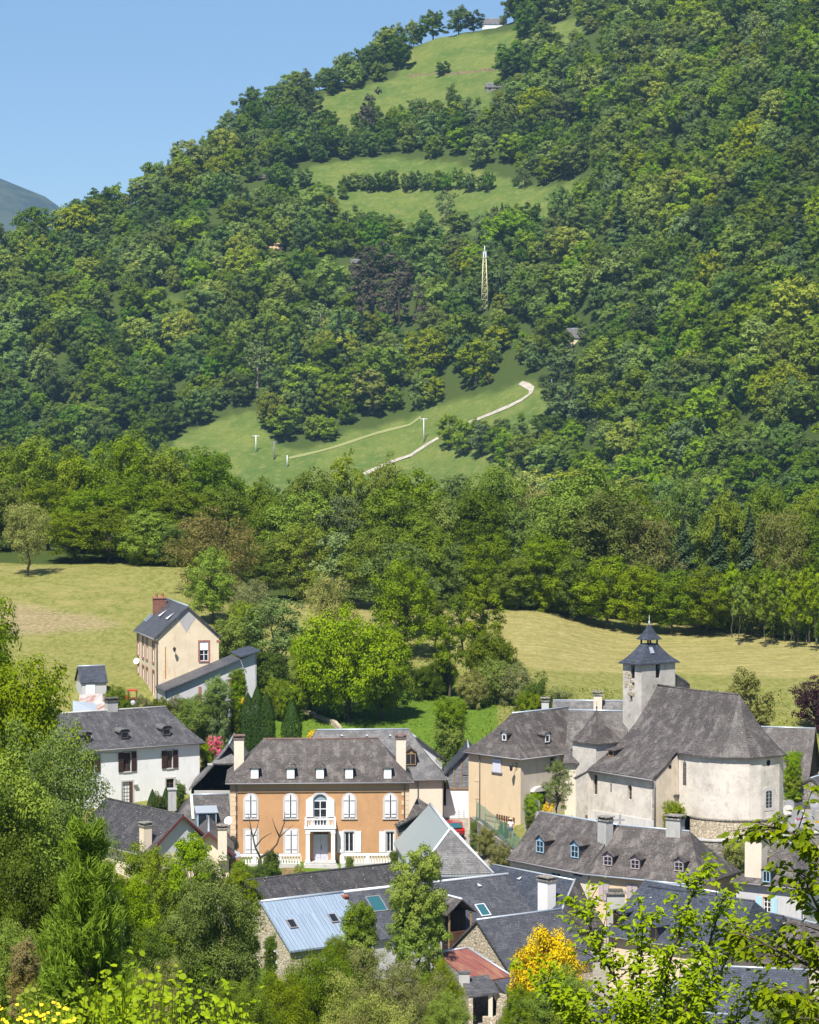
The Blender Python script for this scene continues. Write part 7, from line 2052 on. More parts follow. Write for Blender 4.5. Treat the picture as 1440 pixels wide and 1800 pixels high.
branch_tree('maple_tree', 'bright green leafy branches rising in the lower right foreground', 34, [
    ([(1160, 1900), (1165, 1800), (1175, 1700), (1200, 1620), (1222, 1560), (1238, 1528)], 0),
    ([(1150, 1900), (1110, 1800), (1080, 1720), (1050, 1660), (1030, 1615), (1018, 1590)], .4),
    ([(1170, 1900), (1220, 1800), (1262, 1720), (1290, 1660), (1302, 1640)], -.3),
    ([(1155, 1900), (1130, 1780), (1125, 1700), (1130, 1640), (1140, 1610)], .3),
    ([(1175, 1900), (1250, 1830), (1330, 1770), (1350, 1750)], .2),
    ([(1140, 1900), (1060, 1830), (990, 1780), (960, 1740), (950, 1720)], .5),
    ([(1160, 1880), (1190, 1780), (1235, 1700), (1262, 1610), (1272, 1575)], .6),
    ([(1150, 1900), (1090, 1840), (1030, 1800), (1000, 1790)], 0),
    ([(1165, 1900), (1180, 1840), (1200, 1790), (1215, 1740)], -.4),
    ([(1150, 1900), (1145, 1840), (1130, 1790), (1100, 1750)], -.4),
    ], 'leaf_lime', .08, 8, 71, cluster=8, spread=.14)
branch_tree('walnut_branch_tree', 'darker green walnut branches hanging in at the right edge', 25, [
    ([(1520, 1700), (1490, 1600), (1460, 1530), (1430, 1490), (1400, 1468), (1365, 1455), (1335, 1448)], 0),
    ([(1530, 1720), (1480, 1650), (1440, 1600), (1420, 1560), (1415, 1530)], .2),
    ([(1530, 1760), (1480, 1720), (1430, 1700), (1380, 1680), (1330, 1650), (1290, 1640)], .3),
    ([(1530, 1800), (1480, 1770), (1430, 1760), (1390, 1740), (1350, 1750)], 0),
    ([(1530, 1850), (1480, 1810), (1430, 1790), (1390, 1790)], -.3),
    ([(1530, 1850), (1500, 1740), (1460, 1680), (1420, 1660)], .5),
    ], 'leaf_mid', .085, 8, 72, droop=.5, cluster=6, spread=.12, aspect=.55)

# ------------------------------------------------------------------ foreground bank: broad leaved scrub and yellow flowers
def scrub(name, label, px0, px1, top, Y, n, mat, leaf, seed, depth=2.5, jag=18):
    rng = np.random.default_rng(seed)
    P, mb = [], MB()
    x0 = at(px0, top, Y)
    base = at((px0 + px1) / 2, top, Y); g = Hf(base.x, Y)
    o = thing(name, label, 'shrub', (base.x, Y, g - .1)); off = Vector(o.location)
    ns = int((px1 - px0) / 4)
    for i in range(ns):
        px = rng.uniform(px0, px1); yy = Y + rng.uniform(-depth / 2, depth / 2)
        tp = at(px, top + rng.uniform(0, jag * 2.2) + 40 * abs((px - (px0 + px1) / 2) / (px1 - px0)) ** 1.5, yy)
        f = Vector((tp.x + rng.uniform(-.5, .5), yy + rng.uniform(-.3, .3), Hf(tp.x, yy) - .1))
        m = f.lerp(tp, .6) + Vector((rng.normal(0, .12), rng.normal(0, .12), 0))
        mb.tube([f, m, tp], [.02, .014, .004], 4, False)
        for k in range(n):
            t = rng.uniform(.35, 1.0); q = (m.lerp(tp, (t - .6) / .4) if t > .6 else f.lerp(m, t / .6))
            P.append(np.array(q) + rng.normal(0, .13, 3))
    P = np.array(P) - np.array(off); Nn = _unit(rng, len(P)) * .55 + np.array([-.1, -.35, .75])
    Nn /= np.linalg.norm(Nn, axis=1, keepdims=True); T_ = _unit(rng, len(P)); T_ -= Nn * (T_ * Nn).sum(1, keepdims=True); T_ /= np.linalg.norm(T_, axis=1, keepdims=True); B = np.cross(Nn, T_); sz = (leaf * rng.uniform(.5, 1.2, len(P)))[:, None]
    ring = [(-.5, 0, 0), (-.25, .4, .08), (.2, .38, .06), (.55, 0, -.06), (.2, -.38, .06), (-.25, -.4, .08)]
    V = np.stack([P + T_ * sz * a + B * sz * b + Nn * sz * c_ for a, b, c_ in ring], 1).reshape(-1, 3); i0 = np.arange(len(P))[:, None] * 6
    I = np.concatenate([i0 + np.array([[0, 1, 2, 3]]), i0 + np.array([[0, 3, 4, 5]])], 1).reshape(-1, 4)
    mb.v = [v - off for v in mb.v]
    link('stem', mb_mesh(mb, name + '_stem', M['leaf_mid']), o); link('foliage', raw_mesh(name + '_leaves', V, 4, I, [M[mat]], tint=np.repeat(rng.uniform(0, 1, len(P)), 2)), o)
    return o
scrub('bramble_bush', 'lime green broad leaved scrub at the bottom left', 150, 330, 1700, 30, 46, 'leaf_lime', .075, 81)
scrub('hazel_bush', 'light green hazel scrub at the bottom, right of the broad leaved scrub', 250, 430, 1735, 27, 46, 'leaf_lime', .068, 82)
scrub('bramble_bush', 'dark bramble scrub at the bottom under the pine', 40, 220, 1738, 36, 40, 'leaf_mid', .07, 83)
scrub('bramble_bush', 'low green scrub in the bottom left corner behind the yellow flowers', -40, 120, 1745, 33, 36, 'leaf_bright', .07, 84)
def flower_patch():
    rng = np.random.default_rng(9)
    for i in range(34):
        px = rng.uniform(-5, 132); py = rng.uniform(1762, 1800); Y = 17 + rng.uniform(-1, 1.2)
        h = at(px, py, Y); g = Hf(h.x, Y)
        o = thing('yellow_flower', 'small yellow flower head on a thin stem in the bottom left corner', 'flower', (h.x, Y, g), 'yellow flowers in the bottom left corner')
        off = Vector(o.location)
        mb = MB(); mb.tube([Vector((0, 0, -.05)), (h - off) * .5 + Vector((rng.normal(0, .03), 0, 0)), h - off], [.004, .0035, .003], 4, False)
        link('stem', mb_mesh(mb, 'flower_stem', M['leaf_bright']), o)
        q = MB(); c = h - off; n = 8; r = rng.uniform(.012, .017)
        up = Vector((rng.normal(0, .3), -.5, .8)).normalized(); e = up.cross(Vector((1, 0, 0))).normalized(); f = up.cross(e)
        for k in range(n):
            a = 2 * math.pi * k / n; d = e * math.cos(a) + f * math.sin(a); s = up.cross(d)
            q.poly([c + s * r * .15, c + d * r * .7 + s * r * .35 + up * r * .2, c + d * r + up * r * .15, c + d * r * .7 - s * r * .35 + up * r * .2, c - s * r * .15])
        link('flower_head', mb_mesh(q, 'flower_head', M['petal']), o)
    # grass stalks between the flowers
    n = 1500; x = rng.uniform(-3.2, -1.7, n); y = 17 + rng.uniform(-2.0, 2.0, n); z = H(x, y); top = rng.uniform(.9, 2.0, n)
    V = []
    for i in range(n):
        l = Vector((rng.normal(0, .14), rng.normal(0, .14), top[i])); w = .007; b = Vector((x[i], y[i], z[i]))
        V += [b + Vector((-w, 0, 0)), b + Vector((w, 0, 0)), b + l * .6 + Vector((w * .8, 0, 0)), b + l]
    V = np.array([tuple(v) for v in V]); tag(link('tall_grass', raw_mesh('tall_grass', V, 4, np.arange(n * 4).reshape(-1, 4), [M['leaf_needle']], tint=rng.uniform(0, 1, n))), 'tall grass stalks around the yellow flowers', None, None, 'stuff')
flower_patch()
# ------------------------------------------------------------------ walls, churchyard, small things
def wall_run(name, label, pts, h, th, mat, cap=None, cat='wall'):
    o = thing(name, label, cat, tuple(pts[0]))
    for a, b in zip(pts, pts[1:]):
        e = (b - a); e.z = 0; n = perp_away(e.normalized()) * th
        MB().prism([a - UP * h, b - UP * h, b, a], n).build('wall', M[mat], o)
        if cap: MB().prism([a - n * .15, b - n * .15, b + n * 1.15, a + n * 1.15], UP * .1).build('coping', M[cap], o)
    return o
wall_run('retaining_wall', 'mossy stone retaining wall under the church apse', [at(1120, 1474, 241.5), at(1200, 1476, 239.8), at(1262, 1480, 238.8), at(1325, 1476, 239.6), at(1400, 1468, 241.2), at(1480, 1462, 243)], 6, .6, 'stone_grey', 'concrete')
wall_run('cemetery_wall', 'low rubble wall at the back of the cemetery beside the barn', [at(1384, 1363, 271), at(1420, 1366, 270), at(1460, 1380, 266)], 1.6, .4, 'stone_grey', 'concrete')
wall_run('bank_wall', 'rubble stone bank wall below the green fence', [at(826, 1436, 252.5), at(842, 1446, 250), at(868, 1468, 246.5), at(895, 1492, 243), at(915, 1512, 240.5)], 4, .7, 'stone_grey')
wall_run('garden_wall', 'crumbling pale stone wall on the garden slope behind the manor', [hit(px, py, 262) + UP * (.45 + .15 * math.sin(px)) for px, py in ((528, 1252), (540, 1256), (552, 1262), (564, 1266), (575, 1272), (586, 1279), (596, 1286))], 1.2, .35, 'stone')
def fence():
    o = thing('mesh_fence', 'green wire mesh fence along the bank beside the yellow house', 'fence', tuple(at(840, 1436, 252)))
    P_ = [at(838, 1440, 251.6), at(853, 1452, 249), at(870, 1466, 246.6), at(886, 1480, 244.6), at(902, 1494, 242.6), at(916, 1508, 240.8)]
    g = plain('fence_green', (.10, .22, .17), .5)
    for p in P_: MB().tube([p - UP * .4, p + UP * 1.7], .04, 6).build('post', g, o)
    for a, b in zip(P_, P_[1:]):
        q = MB(); n = 16
        for k in range(n): c = a.lerp(b, (k + .5) / n); q.tube([c + UP * .05, c + UP * 1.6], .014, 3, False)
        for k in range(9): q.tube([a + UP * (.1 + k * .18), b + UP * (.1 + k * .18)], .014, 3, False)
        q.build('mesh_panel', g, o)
    r = thing('railing', 'grey metal railing at the steps beside the yellow house', 'railing', tuple(at(925, 1400, 250)))
    P_ = [at(923, 1402, 251), at(935, 1409, 249.8), at(948, 1417, 248.8)]
    for p in P_: MB().tube([p - UP * .8, p + UP * .45], .03, 6).build('post', M['pipe'], r)
    for d in (0, .2, .4): MB().tube([p + UP * d for p in P_], .02, 5).build('rail', M['pipe'], r)
    MB().prism([at(922, 1414, 251), at(950, 1430, 248.6), at(950, 1430, 248.6) - UP * 2.5, at(922, 1414, 251) - UP * 2.5], Vector((.1, .5, 0))).build('kerb_wall', M['concrete'], r)
fence()

def graves():
    rng = random.Random(8)
    GR = plain('granite_grey', (.30, .30, .32), .35, .25); GD = plain('granite_dark', (.09, .09, .10), .3, .3); GP = plain('marble_pale', (.62, .60, .57), .5, .2)
    spots = [(1392, 1378, 'cross'), (1408, 1383, 'slab'), (1428, 1386, 'slab'), (1394, 1398, 'stone'), (1414, 1402, 'slab'), (1432, 1404, 'stone'), (1390, 1415, 'stone'), (1406, 1418, 'slab'), (1426, 1424, 'slab'), (1388, 1430, 'stone'), (1404, 1436, 'stone'), (1434, 1442, 'cross'),
             (1391, 1448, 'stone'), (1410, 1452, 'slab'), (1428, 1460, 'slab'), (995, 1434, 'cross'), (1006, 1431, 'cross'), (1018, 1437, 'stone'), (1032, 1440, 'cross'), (1048, 1437, 'stone'), (1091, 1448, 'cross'), (986, 1428, 'stone')]
    nm = {'cross': 'grave_cross', 'slab': 'grave_slab', 'stone': 'gravestone'}
    for i, (px, py, k) in enumerate(spots):
        y0 = 262 if False else 240
        p = at(px, py, np.interp(py, [1375, 1400, 1430, 1460], [268, 261, 252, 245]) if px > 1300 else 246.3)
        z = Hf(p.x, p.y); m = rng.choice([GR, GD, GP, GR])
        side = ('right of the apse' if px > 1300 else 'before the aisle wall')
        o = thing(nm[k], f'{["grey", "dark", "pale", "grey"][[GR, GD, GP, GR].index(m)]} {nm[k].replace("_", " ")}, {ORD[i if px > 1300 else i - 15]} of the graves {side}', 'grave', (p.x, p.y, z), 'graves in the churchyard')
        w = rng.uniform(.45, .6)
        MB().box(p.x - w, p.x + w, p.y - 1.0, p.y + .9, z - .3, z + .28).build('grave_base', m, o)
        if k == 'stone':
            h = rng.uniform(.8, 1.2); MB().prism([Vector((p.x + a * w, p.y + .7, z + .28 + b * h)) for a, b in ((-.9, 0), (.9, 0), (.9, .75), (.5, .95), (0, 1), (-.5, .95), (-.9, .75))], Vector((0, .18, 0))).build('headstone', m, o)
        elif k == 'cross':
            MB().box(p.x - .09, p.x + .09, p.y + .6, p.y + .75, z + .28, z + 1.7).build('cross_post', m, o); MB().box(p.x - .42, p.x + .42, p.y + .61, p.y + .74, z + 1.15, z + 1.32).build('cross_arm', m, o)
        else:
            MB().box(p.x - w * .85, p.x + w * .85, p.y - .9, p.y + .8, z + .28, z + .4).build('slab', m, o)
        if rng.random() < .75:
            q = MB(); c = Vector((p.x + rng.uniform(-.2, .2), p.y - .2, z + .38))
            for a in range(16):
                d = Vector((rng.gauss(0, .13), rng.gauss(0, .13), abs(rng.gauss(0, .1)) + .08)); s = .07
                q.poly([c + d + Vector((s, 0, 0)), c + d + Vector((0, -s * .4, s)), c + d - Vector((s, 0, 0)), c + d - Vector((0, -s * .4, s))])
            q.build('flowers', M[rng.choice(['petal', 'petal_pink', 'petal_white', 'leaf_bright'])], o)
graves()

# ------------------------------------------------------------------ manor garden
def bare_tree():
    Y = 241.5
    base = at(457, 1520, Y); o = thing('pruned_tree', 'leafless pruned tree with bare branches in front of the manor', 'tree', (base.x, Y, Hf(base.x, Y)))
    A = lambda *p: [at(x, y, Y + (x - 460) * .012) for x, y in p]
    q = MB(); q.tube([Vector((base.x, Y, Hf(base.x, Y) - .3))] + A((457, 1513), (458, 1506)), [.2, .17, .16], 8); q.build('trunk', M['bark'], o)
    for pts, r in (([(458, 1508), (449, 1490), (444, 1468), (440, 1450), (437, 1433)], .10), ([(445, 1472), (452, 1456), (457, 1432)], .06), ([(449, 1489), (461, 1474), (470, 1468), (478, 1464)], .07), ([(458, 1507), (475, 1497), (487, 1484), (492, 1468), (500, 1446), (501, 1427)], .11),
                   ([(491, 1470), (484, 1455), (478, 1438)], .07), ([(491, 1472), (503, 1461), (516, 1450)], .06), ([(501, 1446), (496, 1436)], .03), ([(442, 1460), (434, 1448)], .03)):
        q = MB(); n = len(pts); q.tube(A(*pts), [r * (1 - .75 * k / (n - 1)) for k in range(n)], 6); q.build('branch', M['bark'], o)
bare_tree()
def garden_things():
    p = at(511, 1521, 241.8); z = Hf(p.x, p.y)
    o = thing('garden_bench', 'wooden slatted garden bench before the manor balustrade', 'bench', (p.x, p.y, z))
    for k in range(3): MB().box(p.x - .75, p.x + .75, p.y - .35 + k * .13, p.y - .25 + k * .13, z + .43, z + .47).build('seat_slat', M['wood'], o)
    for k in range(4): MB().box(p.x - .75, p.x + .75, p.y + .08 + k * .02, p.y + .11 + k * .02, z + .5 + k * .13, z + .6 + k * .13).build('back_slat', M['wood'], o)
    for s in (-.68, .68):
        for d in (-.3, .08): MB().box(p.x + s - .04, p.x + s + .04, p.y + d - .03, p.y + d + .03, z - .1, z + (.43 if d < 0 else .98)).build('leg', M['wood'], o)
    for px, py, w, h, lab in ((481, 1532, .27, .6, 'upright dark grey plastic bin in the manor garden'), (503, 1532, .5, .42, 'low black garden box beside the bin')):
        p = at(px, py, 239.6); z = Hf(p.x, p.y); o = thing('garden_bin' if w < .3 else 'garden_box', lab, 'bin' if w < .3 else 'box', (p.x, p.y, z)); m = plain('dark_plastic', (.03, .035, .05), .5)
        MB().hexa([(p.x - w * .85, p.y, z), (p.x + w * .85, p.y, z), (p.x + w * .85, p.y + .5, z), (p.x - w * .85, p.y + .5, z), (p.x - w, p.y - .03, z + h), (p.x + w, p.y - .03, z + h), (p.x + w, p.y + .53, z + h), (p.x - w, p.y + .53, z + h)]).build('body', m, o)
        MB().box(p.x - w - .03, p.x + w + .03, p.y - .07, p.y + .57, z + h, z + h + .06).build('lid', m, o)
garden_things()

# ------------------------------------------------------------------ car, tractor, person, sheep
def wheel(o, c, r, w, ax):
    e = ax.normalized(); t = MB(); t.tube([c - e * w / 2, c + e * w / 2], r, 14); tt = t.build('wheel', M['iron'], o)
    MB().tube([c - e * (w / 2 + .01), c + e * (w / 2 + .01)], r * .6, 12).build('rim', M['zinc_light'], tt)
def car():
    red = plain('car_red', (.30, .02, .02), .25, .05, spec=.6)
    c = at(792, 1449, 257); z = Hf(c.x, c.y) + .02
    f = Vector((-.25, .97, 0)).normalized(); s = Vector((f.y, -f.x, 0))
    o = thing('parked_car', 'small red hatchback parked before the white garage door', 'car', (c.x, c.y, z))
    L = lambda a, b, h: Vector((c.x, c.y, z)) + f * a + s * b + UP * h
    prof = [(-1.9, .35), (-1.95, .75), (-1.75, .95), (.7, .98), (1.8, .82), (1.95, .6), (1.95, .32)]
    MB().prism([L(a, -.82, h) for a, h in prof], s * 1.64).build('body', red, o)
    cab = [(-1.85, .95), (-1.45, 1.45), (-.1, 1.48), (.85, .97)]
    MB().prism([L(a, -.7, h) for a, h in cab], s * 1.4).build('cabin', red, o)
    MB().prism([L(-1.87, -.6, 1.0), L(-1.87, .6, 1.0), L(-1.52, .52, 1.41), L(-1.52, -.52, 1.41)], -f * .02).build('rear_window', M['skyglass'], o)
    for k in (-1, 1):
        MB().prism([L(-1.4, k * .71, 1.02), L(.5, k * .71, 1.02), L(-.1, k * .71, 1.4), L(-1.3, k * .71, 1.4)], s * (k * .015)).build('side_window', M['glass'], o)
        MB().prism([L(-1.965, k * .8 - .0, .7), L(-1.965, k * .55, .7), L(-1.9, k * .55, .95), L(-1.9, k * .8, .95)], -f * .02).build('tail_light', plain('tail_red', (.5, .01, .01), .2), o)
        for a in (-1.25, 1.25): wheel(o, L(a, k * .76, .3), .3, .2, s)
    MB().prism([L(-1.96, -.25, .45), L(-1.96, .25, .45), L(-1.96, .25, .57), L(-1.96, -.25, .57)], -f * .01).build('number_plate', M['whitepaint'], o)
    MB().prism([L(-1.98, -.8, .33), L(-1.98, .8, .33), L(-1.98, .8, .43), L(-1.98, -.8, .43)], f * .1).build('bumper', M['iron'], o)
car()
def tractor():
    red = plain('tractor_red', (.5, .04, .03), .4, .1)
    c = at(226, 1226, 283); z = Hf(c.x, c.y)
    o = thing('garden_tractor', 'small red tractor with black frame parked beside the cream house', 'tractor', (c.x, c.y, z))
    B = lambda n, m, *b: MB().box(c.x + b[0], c.x + b[1], c.y + b[2], c.y + b[3], z + b[4], z + b[5]).build(n, m, o)
    B('hood', red, -.7, .1, -.3, .3, .55, 1.05); B('seat', M['iron'], .3, .65, -.22, .22, .75, .85); B('mudguard', red, .2, .8, -.55, -.4, .7, .85); B('roof', red, -.1, .85, -.5, .5, 1.55, 1.65); B('chassis', M['iron'], -.7, .8, -.2, .2, .35, .55)
    for a in (0, .8):
        for b in (-.42, .42): MB().tube([(c.x + a, c.y + b, z + .5), (c.x + a, c.y + b, z + 1.56)], .03, 5).build('roof_post', M['iron'], o)
    for a, r in ((-.5, .28), (.5, .42)):
        for b in (-.45, .45): wheel(o, Vector((c.x + a, c.y + b, z + r)), r, .22, Vector((0, 1, 0)))
tractor()
def skin(name, V, E, R, mat, parent, off, sub=2):
    me = bpy.data.meshes.new(name); me.from_pydata([tuple(Vector(v)) for v in V], E, []); o = link(name, me, parent); me.materials.append(mat)
    md = o.modifiers.new('skin', 'SKIN'); me.skin_vertices[0].data
    for i, r in enumerate(R): me.skin_vertices[0].data[i].radius = (r, r) if not isinstance(r, tuple) else r
    me.skin_vertices[0].data[0].use_root = True
    md.use_smooth_shade = True
    s = o.modifiers.new('sub', 'SUBSURF'); s.levels = sub; s.render_levels = sub
    return o
def person():
    p = at(898, 1478, 250.2); z = Hf(p.x, p.y)
    o = thing('person', 'person in white shirt, blue shorts and pale hat standing in the small garden', 'person', (p.x, p.y, z))
    sk = plain('skin', (.45, .26, .18), .6, .1)
    V = [(0, 0, .92), (0, 0, 1.15), (0, 0, 1.38), (0, 0, 1.47), (0, -.02, 1.58), (0, -.02, 1.7),
         (.17, 0, 1.38), (.24, -.02, 1.12), (.26, -.14, .9), (.26, -.2, .82), (-.17, 0, 1.38), (-.25, 0, 1.12), (-.24, -.08, .88), (-.24, -.11, .8),
         (.1, 0, .85), (.11, -.03, .48), (.12, .02, .1), (.12, -.14, .04), (-.1, 0, .85), (-.12, -.01, .48), (-.13, .03, .1), (-.13, -.13, .04)]
    E = [(0, 1), (1, 2), (2, 3), (3, 4), (4, 5), (2, 6), (6, 7), (7, 8), (8, 9), (2, 10), (10, 11), (11, 12), (12, 13), (0, 14), (14, 15), (15, 16), (16, 17), (0, 18), (18, 19), (19, 20), (20, 21)]
    R = [.14, .13, .13, .06, .085, .08, .07, .05, .037, .04, .07, .05, .037, .04, .095, .065, .045, .04, .095, .065, .045, .04]
    skin('body', V, E, R, sk, o, None)
    skin('shirt', [V[0], V[1], V[2], V[6], (.22, -.01, 1.2), V[10], (-.225, 0, 1.2)], [(0, 1), (1, 2), (2, 3), (3, 4), (2, 5), (5, 6)], [.165, .16, .155, .095, .075, .095, .075], M['whitepaint'], o, None)
    skin('shorts', [V[0], V[14], (.11, -.02, .55), V[18], (-.12, 0, .55)], [(0, 1), (1, 2), (0, 3), (3, 4)], [.16, .125, .1, .125, .1], plain('short_blue', (.05, .08, .2), .8), o, None)
    q = MB(); c = Vector((p.x, p.y - .02, z + 1.7)); q.lathe(c, [(.2, 0), (.2, .015), (.11, .03), (.1, .1), (.05, .13)], 12); q.build('hat', plain('straw', (.62, .45, .3), .8), o)
person()
def sheep(px, py, lab, face):
    p = hit(px, py, 300); o = thing('sheep', lab, 'sheep', tuple(p)); m = plain('wool', (.75, .72, .66), .95, .15)
    f = face
    V = [(0, 0, .62), (.32 * f, 0, .66), (.52 * f, 0, .78), (.68 * f, -.05, .82), (.8 * f, -.08, .74), (-.35 * f, 0, .62), (-.5 * f, 0, .55),
         (.28 * f, -.12, .36), (.28 * f, -.12, .03), (.28 * f, .12, .36), (.28 * f, .12, .03), (-.34 * f, -.12, .36), (-.38 * f, -.12, .2), (-.34 * f, -.12, .03), (-.34 * f, .12, .36), (-.38 * f, .12, .2), (-.34 * f, .12, .03)]
    E = [(0, 1), (1, 2), (2, 3), (3, 4), (0, 5), (5, 6), (1, 7), (7, 8), (1, 9), (9, 10), (5, 11), (11, 12), (12, 13), (5, 14), (14, 15), (15, 16)]
    skin('body', V, E, [.26, .24, .15, .1, .06, .25, .12, .08, .04, .08, .04, .09, .05, .04, .09, .05, .04], m, o, None)
    o.scale = (1.25, 1.25, 1.25)
sheep(599, 1034, 'white sheep with raised head on the pale pasture slope', -1)
sheep(607, 1041, 'white sheep grazing just right of the other one', 1)

# ------------------------------------------------------------------ hillside buildings, mast and poles
def hill_barn(px0, px1, e, r, b, label, roof, wall, D=7, name='hillside_barn', cat='barn'):
    p = hit((px0 + px1) / 2, b, 700); A = at(px0, e, p.y); B = at(px1, e, p.y)
    h = House(name, label, cat, A, B, D, min(p.z, A.z - 1.5), .35, .35)
    c = h.loc(h.W / 2, D / 2); zr = max(z_at(c.x, c.y, r), h.ze + 1.6)
    h.roof(roof, zr, 'gable', prof=.1); h.walls(M[wall]); h.gables(M[wall], zr)
    f = h.front; n = max(2, int(h.W / 4))
    for k in range(n):
        a = h.len['front'] * (k + .5) / n; q = MB(); f.box(q, a - .5, a + .5, .4, 1.7, .0, .05); q.build('opening', M['wooddark'], h.root)
    return h
hill_barn(847, 891, 42, 32, 47, 'white walled barn with grey roof on the topmost meadow', 'slate_pale', 'white', 9)
hill_barn(997, 1030, 594, 577, 605, 'small cream house with grey roof among trees above the track', 'slate_pale', 'cream', 8, 'hillside_house', 'house')
hill_barn(853, 882, 153, 146, 160, 'ruined stone barn on the second meadow, left one', 'slate_pale', 'stone_grey', 6)
hill_barn(890, 912, 152, 145, 159, 'ruined stone barn on the second meadow, right one', 'slate_pale', 'stone_grey', 6)
hill_barn(616, 637, 462, 457, 467, 'low grey barn roof in the mid hillside clearing', 'slate_pale', 'stone_grey', 6)
hill_barn(449, 470, 313, 306, 319, 'little brown roofed barn at the left end of the middle meadow', 'slate_brown', 'stone_dark', 5)
hill_barn(815, 836, 393, 387, 399, 'pale grey barn roof among the trees above the mast', 'slate_pale', 'stone_grey', 5)
def earth_scar():
    rng = np.random.default_rng(3); c = hit(484, 438, 800); q = MB(); n = 9
    g = [[None] * n for _ in range(n)]
    for i in range(n):
        for j in range(n):
            x = c.x + (i - n / 2) * .95; y = c.y + (j - n / 2) * 1.1; d = math.hypot(i - n / 2, j - n / 2) / (n / 2)
            g[i][j] = Vector((x, y, Hf(x, y) + 1.4 * max(-.6, 1 - d * d) + rng.normal(0, .12)))
    for i in range(n - 1):
        for j in range(n - 1): q.poly([g[i][j], g[i + 1][j], g[i + 1][j + 1], g[i][j + 1]])
    q.build('earth_bank', plain('bare_earth', (.42, .29, .18), .95, .3, scale=.8), None, 'bare orange earth slip among the hillside trees', None, None, 'structure', loc=tuple(c))
earth_scar()
def mast():
    b = hit(852, 548, 800); Y = b.y; top = z_at(b.x, Y, 455); h = top - b.z
    o = thing('lattice_mast', 'tall pale yellow lattice radio mast among the hillside trees', 'mast', tuple(b)); m = plain('mast_paint', (.62, .60, .33), .6)
    w0, w1 = 1.3, .55
    P = lambda k, i: Vector((b.x, Y, b.z + h * k)) + Vector(((-1, 1, 1, -1)[i], (-1, -1, 1, 1)[i], 0)) * (w0 + (w1 - w0) * k)
    for i in range(4): MB().tube([P(0, i), P(1, i)], .16, 5).build('leg', m, o)
    n = 9
    for k in range(n):
        for i in range(4):
            j = (i + 1) % 4; a, c = k / n, (k + 1) / n
            MB().tube([P(a, i), P(c, j)], .09, 4).build('brace', m, o); MB().tube([P(c, i), P(c, j)], .08, 4).build('brace', m, o)
    t = Vector((b.x, Y, top)); MB().tube([t, t + UP * 5], .16, 5).build('pole', M['zinc_light'], o)
    for s in (-1, 1): MB().box(b.x + s * .45 - .2, b.x + s * .45 + .2, Y - .3, Y + .3, top + .4, top + 2.8).build('antenna', M['whitepaint'], o)
mast()
def pole(px, yt, yb, label, arm=True, y0=800, mat='zinc_light', box=False):
    b = hit(px, yb, y0); zt = z_at(b.x, b.y, yt); o = thing('utility_pole', label, 'pole', tuple(b), 'utility poles on the lower hillside')
    MB().tube([b - UP * .5, Vector((b.x, b.y, zt))], [.26, .17], 6).build('post', M[mat], o)
    if arm: MB().box(b.x - 1.3, b.x + 1.3, b.y - .1, b.y + .1, zt - .35, zt - .1).build('crossarm', M[mat], o)
    if box: MB().box(b.x - .7, b.x + .6, b.y - .5, b.y, zt - 3.4, zt - 1.6).build('transformer', M['zinc'], o)
pole(745, 735, 781, 'pale utility pole standing on the meadow beside the gravel track')
pole(970, 645, 683, 'pale utility pole with transformer at the bend of the track', box=True)
pole(450, 765, 797, 'pale utility pole at the left of the lower meadow')
pole(505, 800, 824, 'short pale pole just above the tree belt', arm=False)
pole(482, 776, 812, 'thin dark pole between the two left pale poles', mat='pipe')
